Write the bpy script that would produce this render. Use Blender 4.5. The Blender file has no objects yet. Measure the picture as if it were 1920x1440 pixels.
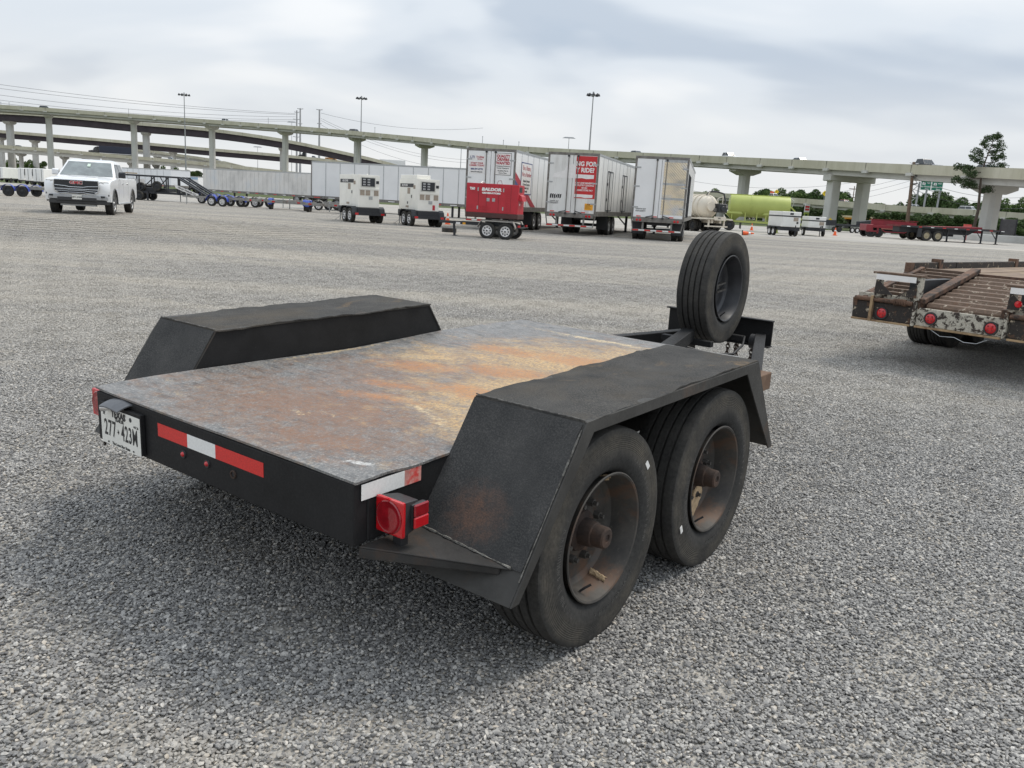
import bpy, bmesh, math, random
import numpy as np
from mathutils import Vector, Matrix
PI = math.pi
rad = math.radians
random.seed(7)
sc = bpy.context.scene
COL = sc.collection

# ------------------------------------------------------------------ camera
CAM_F, CAM_P, CAM_R, CAM_H = 1575.8, 0.2137, 0.0576, 1.524
_right = Vector((1, 0, 0)); _fwd = Vector((0, math.cos(CAM_P), -math.sin(CAM_P))); _up = _right.cross(_fwd)
_c, _s = math.cos(CAM_R), math.sin(CAM_R)
CR = _right * _c + _up * _s
CU = -_right * _s + _up * _c
CF = _fwd
CPOS = Vector((0, 0, CAM_H))
cam_d = bpy.data.cameras.new('camera')
cam_d.sensor_width = 36.0; cam_d.sensor_fit = 'HORIZONTAL'
cam_d.lens = CAM_F / 1920 * 36.0
cam_d.clip_start = 0.05; cam_d.clip_end = 5000
cam = bpy.data.objects.new('camera', cam_d); COL.objects.link(cam)
cam.matrix_world = Matrix(((CR.x, CU.x, -CF.x, 0), (CR.y, CU.y, -CF.y, 0), (CR.z, CU.z, -CF.z, CAM_H), (0, 0, 0, 1)))
sc.camera = cam

def ray(u, v):
    return CR * ((u - 960) / CAM_F) - CU * ((v - 720) / CAM_F) + CF
def at_z(u, v, z=0.0):
    d = ray(u, v); return CPOS + d * ((z - CAM_H) / d.z)
def at_d(u, v, Z):
    return CPOS + ray(u, v) * Z

# ------------------------------------------------------------------ world and sun
SUN_EL, SUN_AZ = rad(56), rad(62)        # azimuth clockwise from +Y
world = bpy.data.worlds.new('World'); sc.world = world; world.use_nodes = True
def build_world():
    nt = world.node_tree; n = nt.nodes; L = nt.links; n.clear()
    out = n.new('ShaderNodeOutputWorld'); bg = n.new('ShaderNodeBackground')
    sky = n.new('ShaderNodeTexSky'); sky.sky_type = 'NISHITA'; sky.sun_disc = False
    sky.sun_elevation = SUN_EL; sky.sun_rotation = SUN_AZ
    sky.air_density = 1.0; sky.dust_density = 2.5; sky.ozone_density = 1.0
    tc = n.new('ShaderNodeTexCoord')
    sep = n.new('ShaderNodeSeparateXYZ'); L.new(tc.outputs['Generated'], sep.inputs[0])
    def math_(op, a, b=None, c=False):
        m = n.new('ShaderNodeMath'); m.operation = op; m.use_clamp = c
        for i, x in enumerate((a, b)):
            if x is None: continue
            if isinstance(x, (int, float)): m.inputs[i].default_value = x
            else: L.new(x, m.inputs[i])
        return m.outputs[0]
    zz = math_('MAXIMUM', sep.outputs['Z'], 0.0)
    den = math_('ADD', zz, 0.22)
    px = math_('DIVIDE', sep.outputs['X'], den); py = math_('DIVIDE', sep.outputs['Y'], den)
    comb = n.new('ShaderNodeCombineXYZ'); L.new(px, comb.inputs[0]); L.new(py, comb.inputs[1])
    def noise(scale, detail, rough, off, dist=0.0):
        mp = n.new('ShaderNodeMapping'); mp.inputs['Location'].default_value = off
        mp.inputs['Scale'].default_value = (1.0, 1.35, 1.0); mp.inputs['Rotation'].default_value = (0, 0, 0.5)
        L.new(comb.outputs[0], mp.inputs[0])
        t = n.new('ShaderNodeTexNoise'); t.inputs['Scale'].default_value = scale; t.inputs['Detail'].default_value = detail
        t.inputs['Roughness'].default_value = rough; t.inputs['Distortion'].default_value = dist
        L.new(mp.outputs[0], t.inputs['Vector']); return t.outputs['Fac']
    def ramp(fac, stops):
        r = n.new('ShaderNodeValToRGB'); L.new(fac, r.inputs[0])
        e = r.color_ramp.elements
        while len(e) < len(stops): e.new(0.5)
        for el, (p, c) in zip(e, stops): el.position = p; el.color = (*c, 1)
        r.color_ramp.interpolation = 'EASE'
        return r.outputs[0]
    def mix(fac, a, b, mode='MIX'):
        m = n.new('ShaderNodeMix'); m.data_type = 'RGBA'; m.blend_type = mode
        if isinstance(fac, (int, float)): m.inputs[0].default_value = fac
        else: L.new(fac, m.inputs[0])
        for s, x in ((6, a), (7, b)):
            if isinstance(x, tuple): m.inputs[s].default_value = (*x, 1)
            else: L.new(x, m.inputs[s])
        return m.outputs[2]
    n1 = noise(0.90, 3, 0.45, (3.1, 1.7, 0), 0.45)
    n2 = noise(2.0, 4, 0.50, (7.3, 2.2, 0), 0.2)
    nn = math_('ADD', math_('MULTIPLY', n1, 0.86), math_('MULTIPLY', n2, 0.14))
    cl = ramp(nn, [(0.37, (0.60, 0.62, 0.64)), (0.48, (0.49, 0.53, 0.575)), (0.58, (0.365, 0.415, 0.48))])
    # bright band of thin haze towards the horizon
    hz = ramp(zz, [(0.0, (1, 1, 1)), (0.06, (0.60, 0.60, 0.60)), (0.17, (0, 0, 0))])
    cl2 = mix(hz, cl, (0.625, 0.63, 0.625))
    # an overcast sky is brighter overhead than at the horizon
    up_ = math_('ADD', math_('MULTIPLY', zz, 0.75), 0.94)
    cu = n.new('ShaderNodeCombineXYZ')
    for i_ in range(3): L.new(up_, cu.inputs[i_])
    cl2 = mix(1.0, cl2, cu.outputs[0], 'MULTIPLY')
    nish = mix(1.0, sky.outputs[0], (0.085, 0.085, 0.085), 'MULTIPLY')
    thin = ramp(n2, [(0.62, (0, 0, 0)), (0.80, (0.22, 0.22, 0.22))])
    full = mix(thin, cl2, nish)
    L.new(full, bg.inputs['Color']); bg.inputs['Strength'].default_value = 1.0
    L.new(bg.outputs[0], out.inputs[0])
build_world()
sun_d = bpy.data.lights.new('sun', 'SUN'); sun_d.energy = 1.5; sun_d.angle = rad(16); sun_d.color = (1.0, 0.93, 0.83)
sun = bpy.data.objects.new('sun', sun_d); COL.objects.link(sun)
_sd = Vector((math.sin(SUN_AZ) * math.cos(SUN_EL), math.cos(SUN_AZ) * math.cos(SUN_EL), math.sin(SUN_EL)))
sun.rotation_euler = _sd.to_track_quat('Z', 'Y').to_euler()
sc.view_settings.view_transform = 'Standard'; sc.view_settings.look = 'None'
sc.view_settings.gamma = 1.0; sc.view_settings.exposure = 0.52; sc.view_settings.use_curve_mapping = False
sc.render.engine = 'CYCLES'
sc.cycles.use_denoising = True
sc.cycles.max_bounces = 6; sc.cycles.diffuse_bounces = 3; sc.cycles.glossy_bounces = 3; sc.cycles.transparent_max_bounces = 6

# ------------------------------------------------------------------ materials
class NT:
    """small helper round a material's node tree"""
    def __init__(s, name, rough=0.6, metal=0.0, spec=0.5):
        s.m = bpy.data.materials.new(name); s.m.use_nodes = True
        s.n = s.m.node_tree.nodes; s.L = s.m.node_tree.links
        s.b = s.n['Principled BSDF']
        s.b.inputs['Roughness'].default_value = rough; s.b.inputs['Metallic'].default_value = metal
        s.b.inputs['Specular IOR Level'].default_value = spec
        s.tc = s.n.new('ShaderNodeTexCoord')
    def co(s, scale=(1, 1, 1), loc=(0, 0, 0), rot=(0, 0, 0), kind='Object'):
        mp = s.n.new('ShaderNodeMapping'); mp.inputs['Scale'].default_value = scale
        mp.inputs['Location'].default_value = loc; mp.inputs['Rotation'].default_value = rot
        s.L.new(s.tc.outputs[kind], mp.inputs[0]); return mp.outputs[0]
    def noise(s, scale, detail=4, rough=0.55, co=None, dist=0.0):
        t = s.n.new('ShaderNodeTexNoise'); t.inputs['Scale'].default_value = scale; t.inputs['Detail'].default_value = detail
        t.inputs['Roughness'].default_value = rough; t.inputs['Distortion'].default_value = dist
        s.L.new(co if co else s.co(), t.inputs['Vector']); return t.outputs['Fac']
    def voro(s, scale, co=None, feature='F1', out='Distance', rnd=1.0):
        t = s.n.new('ShaderNodeTexVoronoi'); t.inputs['Scale'].default_value = scale; t.feature = feature
        t.inputs['Randomness'].default_value = rnd
        s.L.new(co if co else s.co(), t.inputs['Vector']); return t.outputs[out]
    def ramp(s, fac, stops, interp='LINEAR'):
        r = s.n.new('ShaderNodeValToRGB'); s.L.new(fac, r.inputs[0]); e = r.color_ramp.elements
        while len(e) < len(stops): e.new(0.5)
        for el, (p, c) in zip(e, stops):
            el.position = p; c = (c, c, c) if isinstance(c, (int, float)) else c; el.color = (*c, 1)
        r.color_ramp.interpolation = interp
        return r.outputs[0]
    def mix(s, fac, a, b, mode='MIX'):
        m = s.n.new('ShaderNodeMix'); m.data_type = 'RGBA'; m.blend_type = mode
        if isinstance(fac, (int, float)): m.inputs[0].default_value = fac
        else: s.L.new(fac, m.inputs[0])
        for i, x in ((6, a), (7, b)):
            if isinstance(x, tuple): m.inputs[i].default_value = (*x, 1)
            else: s.L.new(x, m.inputs[i])
        return m.outputs[2]
    def math(s, op, a, b=None, clamp=False):
        m = s.n.new('ShaderNodeMath'); m.operation = op; m.use_clamp = clamp
        for i, x in enumerate((a, b)):
            if x is None: continue
            if isinstance(x, (int, float)): m.inputs[i].default_value = x
            else: s.L.new(x, m.inputs[i])
        return m.outputs[0]
    def blob(s, cx, cy, rx, ry, rot=0.0, cz=0.0, rz=1000.0):
        """soft spot on the thing itself: 1 at its middle, 0 at its rim (object coordinates)"""
        mp = s.n.new('ShaderNodeMapping'); mp.vector_type = 'TEXTURE'
        mp.inputs['Location'].default_value = (cx, cy, cz); mp.inputs['Rotation'].default_value = (0, 0, rot)
        mp.inputs['Scale'].default_value = (rx, ry, rz)
        s.L.new(s.tc.outputs['Object'], mp.inputs[0])
        g = s.n.new('ShaderNodeTexGradient'); g.gradient_type = 'SPHERICAL'; s.L.new(mp.outputs[0], g.inputs[0])
        return g.outputs['Fac']
    def color(s, x):
        if isinstance(x, tuple): s.b.inputs['Base Color'].default_value = (*x, 1)
        else: s.L.new(x, s.b.inputs['Base Color'])
        return s
    def rough(s, x): s.L.new(x, s.b.inputs['Roughness']); return s
    def bump(s, h, strength=0.3, dist=0.01):
        b = s.n.new('ShaderNodeBump'); b.inputs['Strength'].default_value = strength; b.inputs['Distance'].default_value = dist
        s.L.new(h, b.inputs['Height']); s.L.new(b.outputs[0], s.b.inputs['Normal']); return s

MATS = {}
def paint(key, col, rough=0.5, metal=0.0, var=0.15, scale=3.0, dirt=None, dscale=2.0, dlo=0.52, dhi=0.72, bump=0.0, bscale=60.0, spec=0.5, coat=0.0):
    """painted or plain surface with slight unevenness and optional dirt / rust patches"""
    if key in MATS: return MATS[key]
    t = NT(key, rough, metal, spec)
    n = t.noise(scale, 5, 0.6)
    lo = tuple(c * (1 - var) for c in col); hi = tuple(min(1, c * (1 + var)) for c in col)
    c = t.ramp(n, [(0.3, lo), (0.7, hi)])
    if dirt:
        d = t.noise(dscale, 8, 0.68, dist=0.3)
        c = t.mix(t.ramp(d, [(dlo, 0.0), (dhi, 1.0)]), c, dirt)
    t.color(c)
    if not coat: t.rough(t.ramp(t.noise(scale * 2.3, 4), [(0.3, max(0, rough - 0.08)), (0.7, min(1, rough + 0.10))]))
    if bump: t.bump(t.noise(bscale, 4), bump, 0.004)
    if coat: t.b.inputs['Coat Weight'].default_value = coat; t.b.inputs['Coat Roughness'].default_value = 0.08
    MATS[key] = t.m; return t.m

# ------------------------------------------------------------------ mesh helpers
class MB:
    """collects shapes; build() links them as ONE mesh object"""
    def __init__(s): s.v = []; s.f = []
    def add(s, verts, faces):
        o = len(s.v); s.v += [tuple(x) for x in verts]; s.f += [tuple(i + o for i in f) for f in faces]; return s
    def box(s, x0, x1, y0, y1, z0, z1):
        x0, x1 = min(x0, x1), max(x0, x1); y0, y1 = min(y0, y1), max(y0, y1); z0, z1 = min(z0, z1), max(z0, z1)
        return s.add([(x0, y0, z0), (x1, y0, z0), (x1, y1, z0), (x0, y1, z0), (x0, y0, z1), (x1, y0, z1), (x1, y1, z1), (x0, y1, z1)],
                     [(0, 3, 2, 1), (4, 5, 6, 7), (0, 1, 5, 4), (1, 2, 6, 5), (2, 3, 7, 6), (3, 0, 4, 7)])
    def hexa(s, p):   # 8 points: bottom ring, top ring
        return s.add(p, [(0, 3, 2, 1), (4, 5, 6, 7), (0, 1, 5, 4), (1, 2, 6, 5), (2, 3, 7, 6), (3, 0, 4, 7)])
    def bar(s, a, b, w, h, up=(0, 0, 1)):
        a, b = Vector(a), Vector(b); d = (b - a).normalized(); u = Vector(up)
        if abs(d.dot(u)) > 0.98: u = Vector((0, 1, 0)) if abs(d.y) < 0.9 else Vector((1, 0, 0))
        x = d.cross(u).normalized() * (w / 2); y = x.cross(d).normalized() * (h / 2)
        return s.add([a - x - y, a + x - y, b + x - y, b - x - y, a - x + y, a + x + y, b + x + y, b - x + y],
                     [(0, 3, 2, 1), (4, 5, 6, 7), (0, 1, 5, 4), (1, 2, 6, 5), (2, 3, 7, 6), (3, 0, 4, 7)])
    def cyl(s, a, b, r0, r1=None, n=16, caps=True):
        r1 = r0 if r1 is None else r1
        a, b = Vector(a), Vector(b); d = (b - a).normalized()
        u = d.orthogonal().normalized(); w = d.cross(u)
        vs = []
        for p, r in ((a, r0), (b, r1)):
            for i in range(n):
                t = 2 * PI * i / n; vs.append(p + u * (r * math.cos(t)) + w * (r * math.sin(t)))
        fs = [(i, (i + 1) % n, n + (i + 1) % n, n + i) for i in range(n)]
        if caps: fs += [tuple(range(n - 1, -1, -1)), tuple(range(n, 2 * n))]
        return s.add(vs, fs)
    def tube(s, pts, r, n=8, caps=True):
        pts = [Vector(p) for p in pts]; rs = r if isinstance(r, (list, tuple)) else [r] * len(pts)
        vs = []; u = None
        for i, p in enumerate(pts):
            d = (pts[min(i + 1, len(pts) - 1)] - pts[max(i - 1, 0)]).normalized()
            u = d.orthogonal().normalized() if u is None else (u - d * u.dot(d)).normalized()
            w = d.cross(u)
            for k in range(n):
                t = 2 * PI * k / n; vs.append(p + (u * math.cos(t) + w * math.sin(t)) * rs[i])
        fs = [(i * n + k, i * n + (k + 1) % n, (i + 1) * n + (k + 1) % n, (i + 1) * n + k) for i in range(len(pts) - 1) for k in range(n)]
        if caps: fs += [tuple(range(n - 1, -1, -1)), tuple((len(pts) - 1) * n + k for k in range(n))]
        return s.add(vs, fs)
    def prism(s, poly, axis, a, b):
        """poly in the two axes that remain (in x,y,z order), swept along axis from a to b"""
        def P(q, t):
            return {'x': (t, q[0], q[1]), 'y': (q[0], t, q[1]), 'z': (q[0], q[1], t)}[axis]
        n = len(poly)
        return s.add([P(q, a) for q in poly] + [P(q, b) for q in poly],
                     [tuple(range(n - 1, -1, -1)), tuple(range(n, 2 * n))] + [(i, (i + 1) % n, n + (i + 1) % n, n + i) for i in range(n)])
    def lathe(s, prof, n=48, axis='x', c=(0, 0, 0), closed=False):
        """prof: list of (along, radius); turned about axis through c"""
        m = len(prof); vs = []
        for i in range(n):
            t = 2 * PI * i / n; co, si = math.cos(t), math.sin(t)
            for a, r in prof:
                q = {'x': (a, r * co, r * si), 'y': (r * co, a, r * si), 'z': (r * co, r * si, a)}[axis]
                vs.append((q[0] + c[0], q[1] + c[1], q[2] + c[2]))
        fs = []
        kk = m if closed else m - 1
        for i in range(n):
            j = (i + 1) % n
            for k in range(kk):
                l = (k + 1) % m; fs.append((i * m + k, i * m + l, j * m + l, j * m + k))
        return s.add(vs, fs)
    def grid(s, nx, ny, fn, flip=False):
        o = [fn(i / nx, j / ny) for j in range(ny + 1) for i in range(nx + 1)]
        fs = []
        for j in range(ny):
            for i in range(nx):
                a = j * (nx + 1) + i; q = (a, a + 1, a + nx + 2, a + nx + 1); fs.append(q[::-1] if flip else q)
        return s.add(o, fs)
    def build(s, name, mat, parent=None, bevel=0.0, smooth=None, segs=1, loc=None, recalc=True):
        me = bpy.data.meshes.new(name); me.from_pydata(s.v, [], s.f); me.materials.append(mat)
        if bevel or recalc:
            bm = bmesh.new(); bm.from_mesh(me)
            if recalc: bmesh.ops.recalc_face_normals(bm, faces=bm.faces)
            if bevel:
                bmesh.ops.remove_doubles(bm, verts=bm.verts, dist=1e-5)
                es = [e for e in bm.edges if len(e.link_faces) == 2 and e.calc_face_angle(0) > 0.5]
                bmesh.ops.bevel(bm, geom=es, offset=bevel, segments=segs, profile=0.7, affect='EDGES', clamp_overlap=True)
            bm.to_mesh(me); bm.free()
        if smooth is not None:
            me.polygons.foreach_set('use_smooth', [True] * len(me.polygons)); me.set_sharp_from_angle(angle=rad(smooth))
        me.update()
        o = bpy.data.objects.new(name, me); COL.objects.link(o)
        if parent: o.parent = parent
        if loc: o.location = loc
        return o

def tag(o, label, cat, group=None):
    o['label'] = label; o['category'] = cat
    if group: o['group'] = group
    return o
def thing(name, label, cat, loc=(0, 0, 0), rz=0.0, group=None):
    o = bpy.data.objects.new(name, None); COL.objects.link(o); o.empty_display_size = 0.2
    o.location = loc; o.rotation_euler = (0, 0, rz); return tag(o, label, cat, group)
def structure(o): o['kind'] = 'structure'; return o
def copy_tree(o, parent=None, loc=None, rz=None, label=None, group=None):
    c = o.copy(); COL.objects.link(c)
    if parent: c.parent = parent
    if loc is not None: c.location = loc
    if rz is not None: c.rotation_euler = (0, 0, rz)
    if label: c['label'] = label
    if group: c['group'] = group
    for ch in o.children: copy_tree(ch, c)
    return c
def text_mesh(body, size, extrude=0.002, bold=0.0, align='CENTER', spacing=1.0, shear=0.0):
    """lettering as a mesh: local x along the line, y up, facing +z"""
    cu = bpy.data.curves.new('lettering', 'FONT'); cu.body = body; cu.size = size; cu.extrude = extrude
    cu.offset = bold; cu.align_x = align; cu.align_y = 'CENTER'; cu.space_character = spacing; cu.shear = shear; cu.resolution_u = 3
    o = bpy.data.objects.new('lettering', cu); COL.objects.link(o)
    dg = bpy.context.evaluated_depsgraph_get()
    me = bpy.data.meshes.new_from_object(o.evaluated_get(dg))
    bpy.data.objects.remove(o); bpy.data.curves.remove(cu)
    return me
def text(body, size, mat, parent, loc, right, up, extrude=0.002, bold=0.0, align='CENTER', spacing=1.0, sx=1.0, name='lettering', shear=0.0):
    me = text_mesh(body, size, extrude, bold, align, spacing, shear); me.materials.clear(); me.materials.append(mat)
    r = Vector(right).normalized(); u = Vector(up).normalized(); nrm = r.cross(u)
    M = Matrix(((r.x * sx, u.x, nrm.x, loc[0]), (r.y * sx, u.y, nrm.y, loc[1]), (r.z * sx, u.z, nrm.z, loc[2]), (0, 0, 0, 1)))
    me.transform(M)
    o = bpy.data.objects.new(name, me); COL.objects.link(o); o.parent = parent
    return o

# ground height: the gravel yard is level but for a low rise under the pickup
RISE = (-15.3, 30.5)
def gz(x, y):
    d2 = ((x - RISE[0]) / 8.0) ** 2 + ((y - RISE[1]) / 7.0) ** 2
    return 0.25 * math.exp(-d2)
# ------------------------------------------------------------------ ground
def gravel_base_material():
    t = NT('gravel_ground', 0.85, 0, 0.3)
    co = t.co()
    cell = t.voro(62, co, out='Color'); dist = t.voro(62, co)
    sepn = t.n.new('ShaderNodeSeparateColor'); t.L.new(cell, sepn.inputs[0])
    c = t.ramp(sepn.outputs[0], [(0.0, (0.17, 0.173, 0.178)), (0.35, (0.27, 0.273, 0.275)), (0.75, (0.36, 0.36, 0.355)), (0.93, (0.46, 0.45, 0.43)), (1.0, (0.62, 0.61, 0.58))])
    gap = t.ramp(dist, [(0.35, 1.0), (0.80, 0.50)])
    c = t.mix(1.0, c, gap, 'MULTIPLY')
    # coarse grain that still reads far away
    g = t.noise(9.0, 6, 0.75, co); c = t.mix(1.0, c, t.ramp(g, [(0.3, 0.80), (0.7, 1.20)]), 'MULTIPLY')
    # long dusty wheel tracks across the yard and darker patches
    tr = t.noise(0.16, 5, 0.6, t.co((0.35, 2.2, 1), (3, 1, 0), (0, 0, 0.10)), 0.4)
    c = t.mix(t.ramp(tr, [(0.40, 0.25), (0.62, 0.72)]), c, (0.50, 0.46, 0.395))
    tr3 = t.noise(0.55, 4, 0.6, t.co((0.12, 2.6, 1), (9, 4, 0), (0, 0, 0.06)), 0.3)
    c = t.mix(t.ramp(tr3, [(0.52, 0.0), (0.72, 0.28)]), c, (0.47, 0.445, 0.405))
    tr2 = t.noise(0.30, 4, 0.55, t.co((0.6, 1.6, 1), (11, 5, 0), (0, 0, -0.2)))
    c = t.mix(t.ramp(tr2, [(0.45, 0.0), (0.7, 0.10)]), c, (0.22, 0.22, 0.22))
    t.color(c)
    t.bump(t.math('ADD', t.ramp(dist, [(0.0, 1.0), (0.7, 0.0)]), t.math('MULTIPLY', g, 0.6)), 0.6, 0.012)
    return t.m
def stone_material():
    t = NT('gravel_stones', 0.7, 0, 0.35)
    a = t.n.new('ShaderNodeAttribute'); a.attribute_name = 'tone'; a.attribute_type = 'GEOMETRY'
    c = t.ramp(a.outputs['Fac'], [(0.0, (0.095, 0.096, 0.101)), (0.25, (0.185, 0.184, 0.184)), (0.55, (0.272, 0.268, 0.261)), (0.80, (0.372, 0.363, 0.347)), (0.94, (0.475, 0.457, 0.425)), (0.97, (0.46, 0.40, 0.325)), (1.0, (0.62, 0.60, 0.565))])
    c = t.mix(1.0, c, t.ramp(t.noise(140, 4, 0.6), [(0.3, 0.75), (0.7, 1.2)]), 'MULTIPLY')
    # fine dust over parts of the yard, the same long patches as the ground below
    ge = t.n.new('ShaderNodeNewGeometry'); mp = t.n.new('ShaderNodeMapping'); t.L.new(ge.outputs['Position'], mp.inputs[0])
    mp.inputs['Scale'].default_value = (0.35, 2.2, 1); mp.inputs['Location'].default_value = (3, 1, 0); mp.inputs['Rotation'].default_value = (0, 0, 0.10)
    tr = t.noise(0.16, 5, 0.6, mp.outputs[0], 0.4)
    mp2 = t.n.new('ShaderNodeMapping'); t.L.new(ge.outputs['Position'], mp2.inputs[0]); mp2.inputs['Scale'].default_value = (1.0, 1.6, 1); mp2.inputs['Location'].default_value = (2.3, 7.1, 0)
    sy = t.n.new('ShaderNodeSeparateXYZ'); t.L.new(ge.outputs['Position'], sy.inputs[0])
    lane = t.ramp(t.math('MULTIPLY', sy.outputs[1], 0.02), [(0.08, 0.15), (0.26, 1.0)])
    c = t.mix(t.math('MULTIPLY', lane, t.ramp(tr, [(0.40, 0.28), (0.62, 0.72)])), c, (0.52, 0.475, 0.405))
    pt = t.noise(0.55, 5, 0.65, mp2.outputs[0], 0.5)
    c = t.mix(t.ramp(pt, [(0.60, 0.0), (0.72, 0.70)]), c, (0.50, 0.455, 0.385))
    t.color(c); return t.m
GROUND_M = gravel_base_material(); STONE_M = stone_material()
def build_ground():
    def line(a, b, n): return [a + (b - a) * i / n for i in range(n + 1)]
    xs = sorted(set([-2500, -900, -400, -200, -100, -60] + [round(x, 3) for x in line(-40, 12, 104)] + [14, 18, 24, 32, 45, 60, 100, 200, 400, 900, 2500]))
    ys = sorted(set([-300, -80, -20, -6] + [round(y, 3) for y in line(0, 50, 100)] + [55, 60, 70, 90, 120, 160, 240, 400, 800, 3000]))
    m = MB(); nx = len(xs)
    m.v = [(x, y, gz(x, y) - 0.004) for y in ys for x in xs]
    m.f = [(j * nx + i, j * nx + i + 1, (j + 1) * nx + i + 1, (j + 1) * nx + i) for j in range(len(ys) - 1) for i in range(nx - 1)]
    g = m.build('ground', GROUND_M, smooth=60, recalc=False); structure(g)
build_ground()

def build_gravel():
    """loose crushed stone round the trailer: patches of separate stones"""
    pts = []
    rp = random.Random(9)
    for j in range(1, 96):
        for i in range(-64, 65):
            x, y = (i + 0.5 * (j % 2)) * 0.76 + rp.uniform(-0.05, 0.05), j * 0.68 + rp.uniform(-0.05, 0.05)
            if abs(x) < 0.66 * y + 1.6: pts.append((x, y, gz(x, y)))
    me = bpy.data.meshes.new('gravel'); me.from_pydata(pts, [], []); me.materials.append(STONE_M)
    o = bpy.data.objects.new('gravel', me); COL.objects.link(o); o['kind'] = 'stuff'
    tag(o, 'loose grey crushed stone lying all over the yard round the trailer', 'gravel')
    ng = bpy.data.node_groups.new('gravel_scatter', 'GeometryNodeTree')
    ng.interface.new_socket('Geometry', in_out='INPUT', socket_type='NodeSocketGeometry')
    ng.interface.new_socket('Geometry', in_out='OUTPUT', socket_type='NodeSocketGeometry')
    N = ng.nodes; L = ng.links
    gi = N.new('NodeGroupInput'); go = N.new('NodeGroupOutput')
    def rnd(kind, lo, hi, seed):
        r = N.new('FunctionNodeRandomValue'); r.data_type = kind
        base = {'FLOAT_VECTOR': 0, 'FLOAT': 2, 'INT': 4}[kind]
        r.inputs[base].default_value = lo; r.inputs[base + 1].default_value = hi; r.inputs['Seed'].default_value = seed
        return r.outputs[{'FLOAT_VECTOR': 0, 'FLOAT': 1, 'INT': 2}[kind]]
    # one stone
    ico = N.new('GeometryNodeMeshIcoSphere'); ico.inputs['Radius'].default_value = 1.0; ico.inputs['Subdivisions'].default_value = 1
    sp = N.new('GeometryNodeSetPosition'); L.new(ico.outputs[0], sp.inputs['Geometry'])
    L.new(rnd('FLOAT_VECTOR', (-0.24, -0.24, -0.2), (0.24, 0.24, 0.2), 3), sp.inputs['Offset'])
    gjoin = N.new('GeometryNodeJoinGeometry')
    for k in range(4):
        grid = N.new('GeometryNodeMeshGrid'); grid.inputs['Size X'].default_value = 1.0; grid.inputs['Size Y'].default_value = 1.0
        grid.inputs['Vertices X'].default_value = 2; grid.inputs['Vertices Y'].default_value = 2
        dp = N.new('GeometryNodeDistributePointsOnFaces'); dp.distribute_method = 'POISSON'
        dp.inputs['Distance Min'].default_value = 0.0082; dp.inputs['Density Max'].default_value = 9500.0; dp.inputs['Seed'].default_value = 11 + k
        L.new(grid.outputs[0], dp.inputs[0])
        mv = N.new('GeometryNodeSetPosition'); L.new(dp.outputs[0], mv.inputs['Geometry'])
        L.new(rnd('FLOAT_VECTOR', (0, 0, -0.002), (0, 0, 0.007), 20 + k), mv.inputs['Offset'])
        ip = N.new('GeometryNodeInstanceOnPoints'); L.new(mv.outputs[0], ip.inputs['Points']); L.new(sp.outputs[0], ip.inputs['Instance'])
        L.new(rnd('FLOAT_VECTOR', (-0.45, -0.45, 0), (0.45, 0.45, 6.28), 30 + k), ip.inputs['Rotation'])
        big = N.new('ShaderNodeMath'); big.operation = 'POWER'; L.new(rnd('FLOAT', 0.0, 1.0, 50 + k), big.inputs[0]); big.inputs[1].default_value = 4.0
        sc1 = N.new('ShaderNodeMath'); sc1.operation = 'MULTIPLY_ADD'; L.new(big.outputs[0], sc1.inputs[0]); sc1.inputs[1].default_value = 0.75; sc1.inputs[2].default_value = 0.85
        vm = N.new('ShaderNodeVectorMath'); vm.operation = 'SCALE'; L.new(rnd('FLOAT_VECTOR', (0.0056, 0.0045, 0.0034), (0.0088, 0.0069, 0.0053), 40 + k), vm.inputs[0]); L.new(sc1.outputs[0], vm.inputs['Scale'])
        L.new(vm.outputs[0], ip.inputs['Scale'])
        st = N.new('GeometryNodeStoreNamedAttribute'); st.domain = 'INSTANCE'; st.data_type = 'FLOAT'; st.inputs['Name'].default_value = 'tone'
        L.new(ip.outputs[0], st.inputs['Geometry']); L.new(rnd('FLOAT', 0.0, 1.0, 60 + k), st.inputs['Value'])
        rl = N.new('GeometryNodeRealizeInstances'); L.new(st.outputs[0], rl.inputs[0])
        g2 = N.new('GeometryNodeGeometryToInstance'); L.new(rl.outputs[0], g2.inputs[0]); L.new(g2.outputs[0], gjoin.inputs[0])
    ip = N.new('GeometryNodeInstanceOnPoints'); L.new(gi.outputs[0], ip.inputs['Points']); L.new(gjoin.outputs[0], ip.inputs['Instance'])
    ip.inputs['Pick Instance'].default_value = True
    L.new(rnd('INT', 0, 3, 5), ip.inputs['Instance Index'])
    cx = N.new('ShaderNodeCombineXYZ'); L.new(rnd('FLOAT', 0.0, 6.283, 6), cx.inputs[2]); L.new(cx.outputs[0], ip.inputs['Rotation'])
    sm = N.new('GeometryNodeSetMaterial'); sm.inputs['Material'].default_value = STONE_M
    L.new(ip.outputs[0], sm.inputs[0]); L.new(sm.outputs[0], go.inputs[0])
    md = o.modifiers.new('scatter', 'NODES'); md.node_group = ng
build_gravel()
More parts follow.
